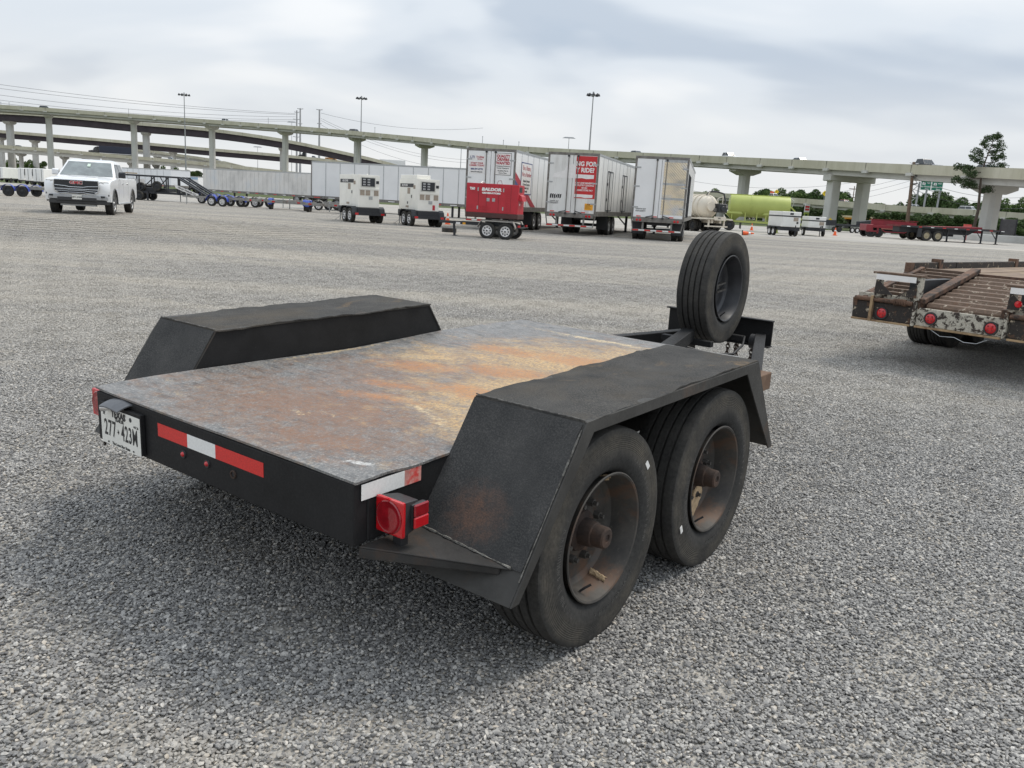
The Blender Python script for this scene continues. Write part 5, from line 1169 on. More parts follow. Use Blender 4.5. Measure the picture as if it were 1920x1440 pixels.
# ------------------------------------------------------------------ traffic on the ramps
def small_vehicle(kind, paint_, loc, ang, label, name=None, group='vehicles on the elevated roads', cat=None):
    names = {'sedan': 'sedan', 'suv': 'suv', 'pickup': 'pickup_truck'}
    r = thing(name or names[kind], label, cat or {'sedan': 'car', 'suv': 'car', 'pickup': 'pickup truck'}[kind], loc, ang, group)
    L, Hh, Wd = {'sedan': (4.6, 1.45, 1.8), 'suv': (4.9, 1.75, 1.95), 'pickup': (5.8, 1.9, 2.0)}[kind]
    h = L / 2; yf, yr = h - 0.9, -h + 0.95
    arc = lambda cy: [(cy + 0.38 * math.cos(a), 0.34 + 0.38 * math.sin(a)) for a in [PI - PI * i / 6 for i in range(7)]]
    belt = Hh * 0.60
    low = [(h, 0.45), (h, belt * 0.80), (h - 0.25, belt * 0.93), (h * 0.45, belt), (-h + 0.05, belt), (-h, belt * 0.9), (-h, 0.40), (yr - 0.42, 0.32)] + arc(yr) + [(yr + 0.42, 0.30), (yf - 0.42, 0.30)] + arc(yf) + [(yf + 0.42, 0.34)]
    w = Wd / 2
    loft_x(lambda x: [(y * (1 - 0.02 * (abs(x) / w) ** 4), z) for y, z in low], [-w, -w * 0.93, -w * 0.5, 0, w * 0.5, w * 0.93, w]).build('body', paint_, r, smooth=35)
    a, b, c, d = {'sedan': (h * 0.42, h * 0.12, -h * 0.45, -h * 0.75), 'suv': (h * 0.40, h * 0.12, -h * 0.78, -h * 0.95), 'pickup': (h * 0.42, h * 0.18, -h * 0.20, -h * 0.28)}[kind]
    z0, z1 = belt - 0.02, Hh
    MB().hexa([(-w * 0.95, d, z0), (w * 0.95, d, z0), (w * 0.95, a, z0), (-w * 0.95, a, z0), (-w * 0.76, c, z1), (w * 0.76, c, z1), (w * 0.76, b, z1), (-w * 0.76, b, z1)]).build('cabin', paint_, r, bevel=0.06, segs=2)
    q = 0.16; lerp = lambda p, s, t: p + (s - p) * t
    for s in (-1, 1):
        f = lambda t: s * (lerp(w * 0.95, w * 0.76, t) + 0.012)
        yA0, yA1, yD0, yD1 = lerp(a, b, 0.12), lerp(a, b, 0.88), lerp(d, c, 0.12), lerp(d, c, 0.88); za, zb_ = lerp(z0, z1, 0.12), lerp(z0, z1, 0.86)
        m0, m1 = (yA0 + yD0) / 2 + 0.03, (yA1 + yD1) / 2 + 0.03
        for y0, y1, y2, y3 in ((yA0 - 0.06, m0 + 0.03, m1 + 0.03, yA1 - 0.04), (m0 - 0.03, yD0 + 0.06, yD1 + 0.04, m1 - 0.03)):
            MB().add([(f(.12), y0, za), (f(.12), y1, za), (f(.86), y2, zb_), (f(.86), y3, zb_)] + [(f(.12) - s * .05, y0, za), (f(.12) - s * .05, y1, za), (f(.86) - s * .05, y2, zb_), (f(.86) - s * .05, y3, zb_)], [(0, 1, 2, 3), (4, 7, 6, 5), (0, 4, 5, 1), (1, 5, 6, 2), (2, 6, 7, 3), (3, 7, 4, 0)]).build('window', GLASS, r)
        for y in (yf, yr): simple_wheel(0.34, 0.22, ALLOY, r, (s * (w - 0.12), y, 0.34), s, n=14)
    for (y0, y1, sg) in ((a, b, 1), (d, c, -1)):
        ww0, ww1 = lerp(w * .95, w * .76, .12) - 0.08, lerp(w * .95, w * .76, .86) - 0.05
        p = [(-ww0, lerp(y0, y1, .12) + sg * .015, lerp(z0, z1, .12)), (ww0, lerp(y0, y1, .12) + sg * .015, lerp(z0, z1, .12)), (ww1, lerp(y0, y1, .88) + sg * .015, lerp(z0, z1, .86)), (-ww1, lerp(y0, y1, .88) + sg * .015, lerp(z0, z1, .86))]
        MB().add(p + [(x, y - sg * .05, z) for x, y, z in p], [(0, 1, 2, 3), (4, 7, 6, 5), (0, 4, 5, 1), (1, 5, 6, 2), (2, 6, 7, 3), (3, 7, 4, 0)]).build('windscreen', GLASS, r)
    for s in (-1, 1):
        MB().box(s * w * 0.62, s * w * 0.9, h - 0.06, h + 0.01, belt * 0.66, belt * 0.80).build('headlight', CHROME, r)
        MB().box(s * w * 0.66, s * w * 0.92, -h - 0.012, -h + 0.05, belt * 0.66, belt * 0.86).build('tail_light', LENS, r)
    if kind == 'pickup': MB().box(-w * 0.82, w * 0.82, -h + 0.12, d - 0.08, belt - 0.03, belt + 0.012).build('bed', DARK, r)
    return r
CARG = paint('dark_grey_car_paint', (0.055, 0.06, 0.07), 0.3, 0, 0.05, 2, coat=0.5); CARS = paint('silver_car_paint', (0.42, 0.43, 0.44), 0.3, 0.3, 0.05, 2, coat=0.5)
CARK = paint('black_car_paint', (0.018, 0.018, 0.02), 0.25, 0, 0.05, 2, coat=0.5); CARR = paint('red_car_paint', (0.32, 0.02, 0.02), 0.3, 0, 0.05, 2, coat=0.5)
def on_road(path, u, side=0.0, flip=False, dz=-1.05):
    """place on a ramp: the path point whose picture column is u, lane offset side; returns loc, heading"""
    best = None
    for i in range(len(path) - 1):
        for k in range(8):
            p = path[i].lerp(path[i + 1], k / 8); d = p - CPOS; z = d.dot(CF)
            if z < 1: continue
            uu = 960 + CAM_F * d.dot(CR) / z
            if best is None or abs(uu - u) < best[0]:
                best = (abs(uu - u), p, path[i + 1] - path[i])
    _, p, t = best; t = Vector((t.x, t.y, 0)).normalized(); r = Vector((t.y, -t.x, 0))
    q = p + r * side; q.z = p.z + dz + 0.01
    a = math.atan2(-t.x, t.y) + (PI if flip else 0)
    return q, a
def drive(path, u, kind, mat, label, side=2.2, flip=False):
    q, a = on_road(path, u, side, flip); return small_vehicle(kind, mat, q, a, label)
drive(MAIN, 88, 'suv', CARK, 'black suv on the tall overpass above the parked white pickup', 3.0)
drive(MAIN, 434, 'pickup', CARW, 'white pickup on the tall overpass over the silver semi-trailer', 3.0, True)
drive(MAIN, 678, 'suv', CARK, 'black car on the tall overpass beside a light mast', 3.0)
drive(MAIN, 1212, 'sedan', CARG, 'dark car half hidden by the parapet above the diamond-plate semi-trailer', 3.0)
drive(MAIN, 1383, 'pickup', CARW, 'white crew cab pickup on the overpass above the vacuum tank', 3.0)
drive(MAIN, 1527, 'sedan', CARS, 'silver car on the overpass near the paired piers', 3.0)
drive(MAIN, 1767, 'pickup', CARG, 'dark grey pickup on the overpass to the left of the pine', 3.0)
drive(MAIN, 1882, 'sedan', CARS, 'silver car on the overpass seen through the pine', 3.0)
drive(ROAD4, 43, 'sedan', CARG, 'dark car on the lowest viaduct behind the parked pickup', 3.0)
drive(ROAD4, 325, 'pickup', CARW, 'small white pickup on the lowest viaduct under the ramps', 3.0)
drive(ROAD5, 412, 'suv', CARW, 'white car on the slender descending viaduct', 2.0)
drive(ROAD3, 589, 'pickup', CARS, 'grey pickup on the dark steel ramp behind the black tractor', 2.0)
drive(ROAD6, 1465, 'pickup', CARW, 'white pickup on the low viaduct beside the yellow diamond sign', 3.0)
drive(ROAD6, 1601, 'sedan', CARR, 'red car on the low viaduct between the paired piers', 3.0)
drive(ROAD6, 1733, 'sedan', CARW, 'white sedan on the low viaduct below the green motorway sign', 3.0)
drive(ROAD6, 1834, 'suv', CARW, 'white car on the low viaduct behind the pine trunk', 3.0)
def heavy_truck(q, a, cabmat, label, name='semi_truck', box=None, L=12.0, group='vehicles on the elevated roads'):
    r = thing(name, label, 'truck', q, a, group)
    MB().hexa([(-1.2, -0.6, 1.0), (1.2, -0.6, 1.0), (1.2, 1.7, 1.0), (-1.2, 1.7, 1.0), (-1.15, -0.6, 3.7), (1.15, -0.6, 3.7), (1.15, 0.7, 3.3), (-1.15, 0.7, 3.3)]).hexa([(-1.0, 1.5, 0.8), (1.0, 1.5, 0.8), (0.95, 3.3, 0.7), (-0.95, 3.3, 0.7), (-1.0, 1.5, 2.1), (1.0, 1.5, 2.1), (0.9, 3.2, 1.8), (-0.9, 3.2, 1.8)]).build('cab', cabmat, r, bevel=0.08)
    MB().hexa([(-1.05, 1.42, 2.15), (1.05, 1.42, 2.15), (1.05, 1.47, 2.15), (-1.05, 1.47, 2.15), (-1.05, 0.88, 3.1), (1.05, 0.88, 3.1), (1.05, 0.93, 3.1), (-1.05, 0.93, 3.1)]).build('windshield', GLASS, r)
    for s in (-1, 1): MB().box(s * 1.16, s * 1.215, 0.1, 1.1, 2.1, 2.9).build('side_window', GLASS, r)
    MB().box(-0.5, 0.5, -L, 2.8, 0.75, 1.0).build('chassis', DARK, r)
    for s in (-1, 1):
        for y in (2.3, -1.6, -2.9): simple_wheel(0.5, 0.45, GALV, r, (s * 1.0, y, 0.5), s, n=14)
    if box:
        MB().box(-1.28, 1.28, -L, -1.0, 1.15, 3.95).build('cargo_box', box, r, bevel=0.03)
        for s in (-1, 1):
            for y in (-L + 1.2, -L + 2.5): simple_wheel(0.5, 0.45, GALV, r, (s * 1.0, y, 0.5), s, n=14)
    return r
q, a = on_road(ROAD3, 707, -1.0); heavy_truck(q, a + PI, WHITE, 'white semi truck with refrigerated box coming down the dark steel ramp', box=WHITE, L=14)
q, a = on_road(ROAD3, 572, 1.0); heavy_truck(q, a + PI, CARK, 'black bobtail tractor on the dark steel ramp', L=4)
q, a = on_road(ROAD4, 188, 3.0); heavy_truck(q, a + PI, CARK, 'dark semi truck with dark box on the lowest viaduct', box=paint('navy_box', (0.03, 0.035, 0.06), 0.5), L=15)
def loader():
    q, a = on_road(ROAD3, 621, 1.0); r = thing('wheel_loader', 'orange and tan construction machine riding on the dark steel ramp', 'construction machine', q, a, 'vehicles on the elevated roads')
    O = paint('machine_orange', (0.50, 0.24, 0.08), 0.6)
    MB().box(-1.1, 1.1, -3, 1.5, 0.9, 1.9).hexa([(-1, 1.5, .7), (1, 1.5, .7), (1, 3, .7), (-1, 3, .7), (-1, 1.5, 1.6), (1, 1.5, 1.6), (1, 2.6, 1.2), (-1, 2.6, 1.2)]).build('chassis', O, r, bevel=0.08)
    MB().box(-0.8, 0.8, -0.6, 1.0, 1.9, 3.4).build('cab', paint('machine_tan', (0.45, 0.36, 0.26), 0.6), r, bevel=0.1)
    for s in (-1, 1):
        for y in (-1.8, 1.4): simple_wheel(0.75, 0.5, O, r, (s * 1.1, y, 0.75), s, n=16)
loader()
# ------------------------------------------------------------------ semi-trailers
def M_panel(key, col, dirt, amt=0.62):
    t = NT(key, 0.42, 0, 0.5)
    c = t.ramp(t.noise(0.9, 6, 0.6), [(0.3, tuple(x * 0.92 for x in col)), (0.7, col)])
    st = t.noise(2.0, 6, 0.7, t.co((1, 1, 0.18)), 0.2)
    c = t.mix(t.ramp(st, [(amt, 0), (amt + 0.25, 0.7)]), c, dirt); t.color(c); return t.m
PANEL_W = M_panel('trailer_panel_white', (0.82, 0.82, 0.815), (0.46, 0.44, 0.39))
PANEL_D = M_panel('trailer_panel_grimy', (0.76, 0.755, 0.73), (0.36, 0.34, 0.30), 0.50)
PANEL_B = M_panel('trailer_panel_cool_white', (0.74, 0.76, 0.78), (0.48, 0.48, 0.47), 0.6)
def M_alu():
    t = NT('dull_aluminium', 0.45, 0.2, 0.5)
    c = t.ramp(t.noise(0.5, 5, 0.6, t.co((1.2, 1.2, 0.8), (0, 0, 0), (0.5, 0.5, 0))), [(0.3, (0.46, 0.455, 0.44)), (0.52, (0.64, 0.625, 0.60)), (0.7, (0.55, 0.57, 0.585))])
    t.color(c); return t.m
ALU = M_alu()
STEEL_D = paint('dirty_frame_steel', (0.20, 0.19, 0.175), 0.6, 0.3, 0.25, 4, (0.10, 0.075, 0.055), 3, 0.5, 0.75)
def M_diamond():
    t = NT('polished_diamond_plate', 0.22, 0.9, 0.5)
    w = t.n.new('ShaderNodeTexWave'); w.inputs['Scale'].default_value = 1.55; w.bands_direction = 'DIAGONAL'; w.inputs['Distortion'].default_value = 0.0
    t.L.new(t.co((3.2, 3.2, 3.2)), w.inputs['Vector'])
    t.color(t.ramp(t.noise(0.8, 3, 0.5, t.co((1, 1, 2.0))), [(0.30, (0.42, 0.40, 0.36)), (0.50, (0.72, 0.62, 0.46)), (0.66, (0.55, 0.55, 0.55))])); t.bump(w.outputs['Fac'], 0.35, 0.02); return t.m
DIAMOND = M_diamond()
POSTER_R = paint('red_poster', (0.52, 0.022, 0.025), 0.45, 0, 0.06, 1.5)
PRINT_W = flat('white_print', (0.78, 0.76, 0.74)); PRINT_R = flat('red_print', (0.42, 0.03, 0.05)); PRINT_B = flat('blue_print', (0.05, 0.07, 0.20))
HAZ = flat('orange_placard', (0.80, 0.36, 0.02))
def semi_trailer(label, rear_left_top, heading, L=15.5, panel=PANEL_W, H=4.05, axle=3.2, name='semi_trailer', side=None, dual=True):
    """origin: rear middle on the ground, +y forwards"""
    Wd = 2.6; f = Vector((math.sin(heading), math.cos(heading), 0)); rt_ = Vector((f.y, -f.x, 0))
    c = Vector((rear_left_top[0], rear_left_top[1], 0)) + rt_ * (Wd / 2)
    r = thing(name, label, 'trailer', c, -heading, None)
    w = Wd / 2; zb = 1.12
    MB().box(-w + 0.02, w - 0.02, 0.06, L, zb + 0.02, H - 0.02).build('box_body', panel, r)
    MB().box(-w, w, 0.05, L + 0.02, H - 0.10, H).build('roof_rail', GALV, r)
    MB().box(-w - 0.005, w + 0.005, 0.05, L + 0.02, zb - 0.10, zb + 0.14).build('bottom_rail', STEEL_D, r)
    for s in (-1, 1):
        for i in range(1, int(L / 1.22)):
            MB().box(s * (w - 0.018), s * (w - 0.010), i * 1.22 - 0.02, i * 1.22 + 0.02, zb + 0.15, H - 0.11).build('panel_seam', GALV, r)
    # rear frame and doors
    fr = MB(); fr.box(-w, -w + 0.09, -0.02, 0.06, zb - 0.1, H); fr.box(w - 0.09, w, -0.02, 0.06, zb - 0.1, H); fr.box(-w + 0.091, w - 0.091, -0.02, 0.06, H - 0.12, H); fr.box(-w + 0.091, w - 0.091, -0.03, 0.06, zb - 0.22, zb + 0.0)
    fr.build('rear_frame', STEEL_D, r)
    doors = []
    for s in (-1, 1): doors.append(MB().box(s * 0.012, s * (w - 0.095), -0.015, 0.055, zb + 0.005, H - 0.125).build('door', panel, r, bevel=0.008))
    for s in (-1, 1):
        x = s * 0.24
        MB().cyl((x, -0.045, zb - 0.12), (x, -0.045, H - 0.15), 0.022, n=8).build('lock_rod', STEEL_D, r)
        MB().bar((x, -0.06, zb + 0.10), (x + s * 0.35, -0.06, zb + 0.02), 0.03, 0.04).box(x - 0.05, x + 0.05, -0.07, -0.02, zb - 0.05, zb + 0.02).box(x - 0.05, x + 0.05, -0.07, -0.02, H - 0.20, H - 0.13).build('latch', DARK, r)
        for z in (zb + 0.45, zb + 1.45, zb + 2.35): MB().box(s * (w - 0.30), s * (w - 0.03), -0.030, -0.016, z, z + 0.07).build('hinge', GALV, r)
    # bumper, lamps
    MB().box(-w + 0.1, w - 0.1, -0.02, 0.08, 0.44, 0.55).bar((-0.7, 0.03, 0.55), (-0.7, 0.10, zb - 0.1), 0.09, 0.06).bar((0.7, 0.03, 0.55), (0.7, 0.10, zb - 0.1), 0.09, 0.06).bar((-w + 0.12, 0.03, 0.5), (-w + 0.02, 0.06, zb - 0.1), 0.05, 0.05).bar((w - 0.12, 0.03, 0.5), (w - 0.02, 0.06, zb - 0.1), 0.05, 0.05).build('bumper', STEEL_D, r)
    for i in range(8):
        x0 = -w + 0.12 + i * (2 * w - 0.24) / 8; MB().box(x0, x0 + (2 * w - 0.24) / 8 - 0.005, -0.026, -0.021, 0.465, 0.525).build('reflective_tape', TAPE_R if i % 2 == 0 else TAPE_W, r)
    for s in (-1, 1):
        for k in (0, 1): MB().lathe([(-0.031, 0.062), (-0.045, 0.052), (-0.048, 0.001)], 14, 'y', (s * (w - 0.30 - 0.16 * k), 0, zb - 0.13)).build('tail_lamp', LENS2, r)
    for i in range(6):
        x0 = -w + 0.25 + i * 0.40; MB().box(x0, x0 + 0.22, -0.022, -0.0165, zb + 0.03, zb + 0.075).build('reflective_tape', TAPE_R if i % 2 == 0 else TAPE_W, r)
    # running gear
    for k in (0, 1):
        y = axle + k * 1.25
        MB().cyl((-1.0, y, 0.5), (1.0, y, 0.5), 0.065, n=10).build('axle', DARK, r)
        for s in (-1, 1):
            simple_wheel(0.50, 0.26, ALLOY, r, (s * (w - 0.16), y, 0.50), s, n=22); simple_wheel(0.50, 0.26, DARK, r, (s * (w - 0.48), y, 0.50), s, n=22, name='inner_wheel')
    for s in (-1, 1): MB().box(s * (w - 0.62), s * (w - 0.02), axle - 0.72, axle - 0.71, 0.30, 0.98).build('mud_flap', DARK, r)
    MB().box(-0.55, 0.55, axle - 0.9, axle + 2.3, 0.75, 1.02).build('bogie_frame', DARK, r)
    for s in (-1, 1):
        MB().box(s * 0.85 - 0.07, s * 0.85 + 0.07, L - 3.2, L - 3.06, 0.05, 1.02).box(s * 0.85 - 0.15, s * 0.85 + 0.15, L - 3.3, L - 2.96, 0.0, 0.05).bar((s * 0.85, L - 3.1, 0.4), (s * 0.4, L - 3.9, 1.0), 0.06, 0.06).build('landing_leg', DARK, r)
    return r, doors, zb, H, w
XR, UP = (1, 0, 0), (0, 0, 1)
# -- first: recruiting posters on white doors
c1 = at_z(920, 278.5, 4.05); h1 = rad(15)
r1, d1, zb, H, w = semi_trailer('white semi-trailer whose doors carry a QUALITY DRIVERS WANTED poster', (-2.96, 44.1), h1, 15.5, PANEL_W, axle=4.6)
b = d1[1]
p = MB().box(0.22, 1.08, -0.024, -0.016, 2.78, 3.86).build('poster', PRINT_W, r1)
bd = MB()
for q in ((0.22, 1.08, 2.78, 2.80), (0.22, 1.08, 3.84, 3.86), (0.22, 0.24, 2.80, 3.84), (1.06, 1.08, 2.80, 3.84)): bd.box(q[0], q[1], -0.027, -0.0245, q[2], q[3])
bd.build('poster_border', INK, p)
for s, z, k in (('QUALITY', 3.70, 0.185), ('DRIVERS', 3.53, 0.185), ('WANTED', 3.36, 0.185)): text(s, k, PRINT_R, p, (0.65, -0.028, z), XR, UP, 0.001, 0.008, sx=0.9)
for s, z in (('- Company Drivers & -', 3.22), ('Owner Operators', 3.12), ('- Excellent Pay & -', 2.99), ('Home Time', 2.88)): text(s, 0.085, INK, p, (0.65, -0.028, z), XR, UP, 0.001, 0.002)
p = MB().box(-1.12, -0.32, -0.024, -0.016, 3.46, 3.72).build('sign_board', PRINT_W, r1)
text('LTI', 0.17, PRINT_B, p, (-0.98, -0.028, 3.60), XR, UP, 0.001, 0.006); text('Trucking', 0.11, PRINT_R, p, (-0.58, -0.028, 3.62), XR, UP, 0.001, 0.004); text('Services', 0.08, PRINT_R, p, (-0.58, -0.028, 3.52), XR, UP, 0.001, 0.003)
p = MB().box(-1.14, -0.32, -0.024, -0.016, 2.82, 3.40).build('sign_board', PRINT_W, r1)
for s, z, k, mm in (('START YOUR', 3.31, 0.115, PRINT_R), ('CAREER TODAY', 3.20, 0.115, PRINT_R), ('888-897-8778', 3.02, 0.12, PRINT_B), ('www.LTITrucking.com', 2.89, 0.07, INK)): text(s, k, mm, p, (-0.73, -0.028, z), XR, UP, 0.001, 0.004, sx=0.95)
# side stripe and sign of the first trailer (its right-hand side)
sx_ = 1.29
MB().prism([(0.08, 2.62), (3.5, 1.27), (4.5, 1.27), (0.08, 2.98)], 'x', sx_, sx_ + 0.004).build('red_stripe', PRINT_R, r1)
MB().prism([(0.08, 2.12), (1.5, 1.80), (2.0, 1.86), (0.08, 2.60)], 'x', sx_, sx_ + 0.004).build('blue_stripe', PRINT_B, r1)
p = MB().box(sx_ + 0.005, sx_ + 0.010, 1.25, 3.30, 1.95, 3.48).build('side_sign', PRINT_W, r1, bevel=0.002)
bd = MB()
for q in ((1.18, 3.37, 1.90, 1.95), (1.18, 3.37, 3.48, 3.53), (1.18, 1.25, 1.95, 3.48), (3.30, 3.37, 1.95, 3.48)): bd.box(sx_ + 0.005, sx_ + 0.012, q[0], q[1], q[2], q[3])
bd.build('side_sign_border', PRINT_B, p)
YR = (0, 1, 0)
for s, z, k, mm in (('Be a Name,', 3.25, 0.34, PRINT_R), ('Not a Number', 2.92, 0.31, PRINT_R), ('Regional, Dedicated', 2.60, 0.17, INK), ('& Owner Operators', 2.42, 0.17, INK), ('Excellent Pay &', 2.24, 0.17, INK), ('Benefits', 2.07, 0.17, INK)): text(s, k, mm, p, (sx_ + 0.013, 2.28, z), YR, UP, 0.001, 0.003)
# -- second: torn red poster
r2_, d2, zb, H, w = semi_trailer('grimy white semi-trailer with a torn red poster ending in RIDE? on its door', (1.17, 43.5), rad(16.2), 15.5, PANEL_D, axle=4.2)
p = MB().box(0.155, 1.195, -0.024, -0.016, 1.86, 3.90).build('poster', POSTER_R, r2_)
text('NG FOR', 0.30, PRINT_W, p, (0.66, -0.028, 3.52), XR, UP, 0.001, 0.012, sx=0.92); text('Y RIDE?', 0.30, PRINT_W, p, (0.63, -0.028, 3.22), XR, UP, 0.001, 0.012, sx=0.92)
for s, z in (('DAY ONE BENEFITS', 2.60), ('INDUSTRY LEADING', 2.49), ('401(K)', 2.37), ('COMPETITIVE PAY', 2.25)): text(s, 0.115, PRINT_W, p, (0.64, -0.028, z), XR, UP, 0.001, 0.003, sx=0.92)
for z0, z1 in ((2.82, 3.02), (1.90, 2.06)):
    MB().prism([(0.16, z0), (0.5, z0 + 0.02), (0.7, z0 - 0.015), (1.08, z0 + 0.01), (1.09, z1 - 0.01), (0.16, z1)], 'y', -0.028, -0.0245).build('torn_strip', PRINT_W, p)
MB().prism([(-1.05, 2.82), (-0.05, 2.80), (0.15, 2.86), (0.15, 3.40), (-0.02, 3.52), (-0.35, 3.40), (-0.42, 3.18), (-0.75, 3.08), (-0.95, 3.02)], 'y', -0.021, -0.016).build('paint_patch', PRINT_W, r2_)
MB().box(0.72, 1.14, -0.024, -0.016, 1.30, 1.62).build('placard', HAZ, r2_)
for i in range(4): MB().box(0.76, 1.06 - 0.06 * (i % 2), -0.0265, -0.0245, 1.36 + i * 0.055, 1.375 + i * 0.055).build('placard_print', INK, r2_)
text('NON', 0.08, INK, r2_, (0.93, -0.0255, 1.585), XR, UP, 0.0005, 0.003)
p = MB().box(-1.12, -0.50, -0.022, -0.016, 1.78, 2.06).build('torn_sticker', PRINT_W, r2_)
rg = random.Random(4)
for i in range(6): MB().prism([(-1.10 + i * 0.1, 1.80), (-1.03 + i * 0.1, 1.80 + 0.05 * rg.random()), (-1.00 + i * 0.1, 2.04), (-1.09 + i * 0.1, 2.02 - 0.1 * rg.random())], 'y', -0.0245, -0.0225).build('sticker_print', INK, p)
text('*LIGHTS ON*', 0.08, INK, r2_, (-0.86, -0.018, 1.66), XR, UP, 0.0005, 0.003); text('FOR SAFETY', 0.08, INK, r2_, (-0.86, -0.018, 1.57), XR, UP, 0.0005, 0.003)
def side_door(root, y0, wd):
    s = 1.288; m = MB()
    for q in ((y0, y0 + 0.05, 1.3, 3.3), (y0 + wd, y0 + wd + 0.05, 1.3, 3.3), (y0, y0 + wd, 3.3, 3.35), (y0, y0 + wd, 1.3, 1.34)): m.box(s, s + 0.012, q[0], q[1], q[2], q[3])
    o = m.build('side_door_frame', DARK, root)
    MB().cyl((s + 0.03, y0 + wd * 0.3, 1.2), (s + 0.03, y0 + wd * 0.3, 3.3), 0.025, n=6).build('lock_rod', DARK, o); MB().box(s, s + 0.03, y0 - 0.05, y0 + 0.1, 2.6, 2.75).box(s, s + 0.03, y0 - 0.05, y0 + 0.1, 1.8, 1.95).build('hinge', DARK, o)
side_door(r2_, 2.6, 1.5); side_door(r2_, 7.2, 1.6)
# -- third: diamond plate door
r3_, d3, zb, H, w = semi_trailer('white semi-trailer with one polished diamond-plate door panel', (5.42, 42.6), rad(12.4), 15.0, PANEL_W, axle=1.35)
for z0, z1 in ((1.30, 2.02), (2.12, 2.72), (2.82, 3.80)): MB().box(0.11, 1.195, -0.024, -0.016, z0, z1).build('diamond_plate', DIAMOND, r3_)
for z0, z1 in ((2.02, 2.12), (2.72, 2.82), (3.80, 3.92)): MB().box(0.11, 1.195, -0.030, -0.016, z0, z1).build('steel_strip', GALV, r3_)
text('*LIGHTS ON*', 0.09, INK, r3_, (-0.86, -0.018, 1.52), XR, UP, 0.0005, 0.003); text('FOR SAFETY', 0.09, INK, r3_, (-0.86, -0.018, 1.42), XR, UP, 0.0005, 0.003)
for y in (1.2, 2.4, 3.9): side_door(r3_, y, 0.9)
# -- long white trailer broadside behind the generators
def broadside(label, A, B, z0, z1, panel, name='semi_trailer', ribs=1.22, wheels_at=(0.12, 0.2), legs_at=0.8, extra=0.0, depth=2.6, seam=None):
    d = B - A; d.z = 0; L = d.length + extra; ang = math.atan2(d.y, d.x)
    r = thing(name, label, 'trailer', (A.x, A.y, 0), ang)
    MB().box(0, L, 0, depth, z0, z1).build('box_body', panel, r, bevel=0.02)
    MB().box(-0.01, L + 0.01, -0.012, depth + 0.01, z1 - 0.1, z1 + 0.02).build('roof_rail', GALV, r); MB().box(-0.01, L + 0.01, -0.012, depth + 0.01, z0 - 0.12, z0 + 0.1).build('bottom_rail', STEEL_D, r)
    n = int(L / ribs)
    for i in range(1, n): MB().box(i * ribs - 0.025, i * ribs + 0.025, -0.018, -0.002, z0 + 0.11, z1 - 0.11).build('panel_seam', seam or GALV, r)
    for i in range(int(L / 1.3)): MB().box(i * 1.3 + 0.2, i * 1.3 + 0.75, -0.018, -0.0125, z0 - 0.06, z0 + 0.0).build('reflective_tape', (TAPE_R, TAPE_W)[i % 2], r)
    for fx in wheels_at:
        for y in (0.15, depth - 0.15): simple_wheel(0.5, 0.28, ALLOY, r, (fx * L, y, 0.5), 1, n=18).rotation_euler = (0, 0, -PI / 2 if y < 1 else PI / 2)
    MB().box((min(wheels_at) - 0.03) * L, (max(wheels_at) + 0.03) * L, 0.6, depth - 0.6, 0.6, z0 - 0.13).build('bogie_frame', DARK, r)
    for y in (0.45, depth - 0.45): MB().box(legs_at * L, legs_at * L + 0.15, y - 0.07, y + 0.07, 0, z0 - 0.1).build('landing_leg', DARK, r)
    return r, L
bw, L_ = broadside('long plain white semi-trailer standing broadside behind the white generators', at_d(584.6, 303, 68) , at_d(873.8, 315, 65), 0.98, 3.80, PANEL_W, ribs=1.25, wheels_at=(0.14, 0.22), legs_at=0.74, extra=3.0)
MB().box(L_ * 0.52, L_ * 0.66, 0.2, 0.3, 0.35, 0.95).build('side_skirt', paint('tan_skirt', (0.50, 0.43, 0.32), 0.7), bw)
MB().box(-0.05, 0.02, -0.03, 0.05, 0.95, 3.82).build('corner_post', STEEL_D, bw)
bs, L_ = broadside('weathered aluminium semi-trailer with ribbed silver side behind the blue fender trailers', at_d(380, 317.5, 92), at_d(590, 322.9, 84), 0.85, 3.15, ALU, ribs=0.61, wheels_at=(0.80, 0.88), legs_at=0.25, extra=1.0, seam=ALU)
for i in range(24): MB().box(0.6 + i * 0.66, 0.85 + i * 0.66, -0.03, -0.013, 0.74, 0.84).build('rub_rail_slot', STEEL_D, bs)

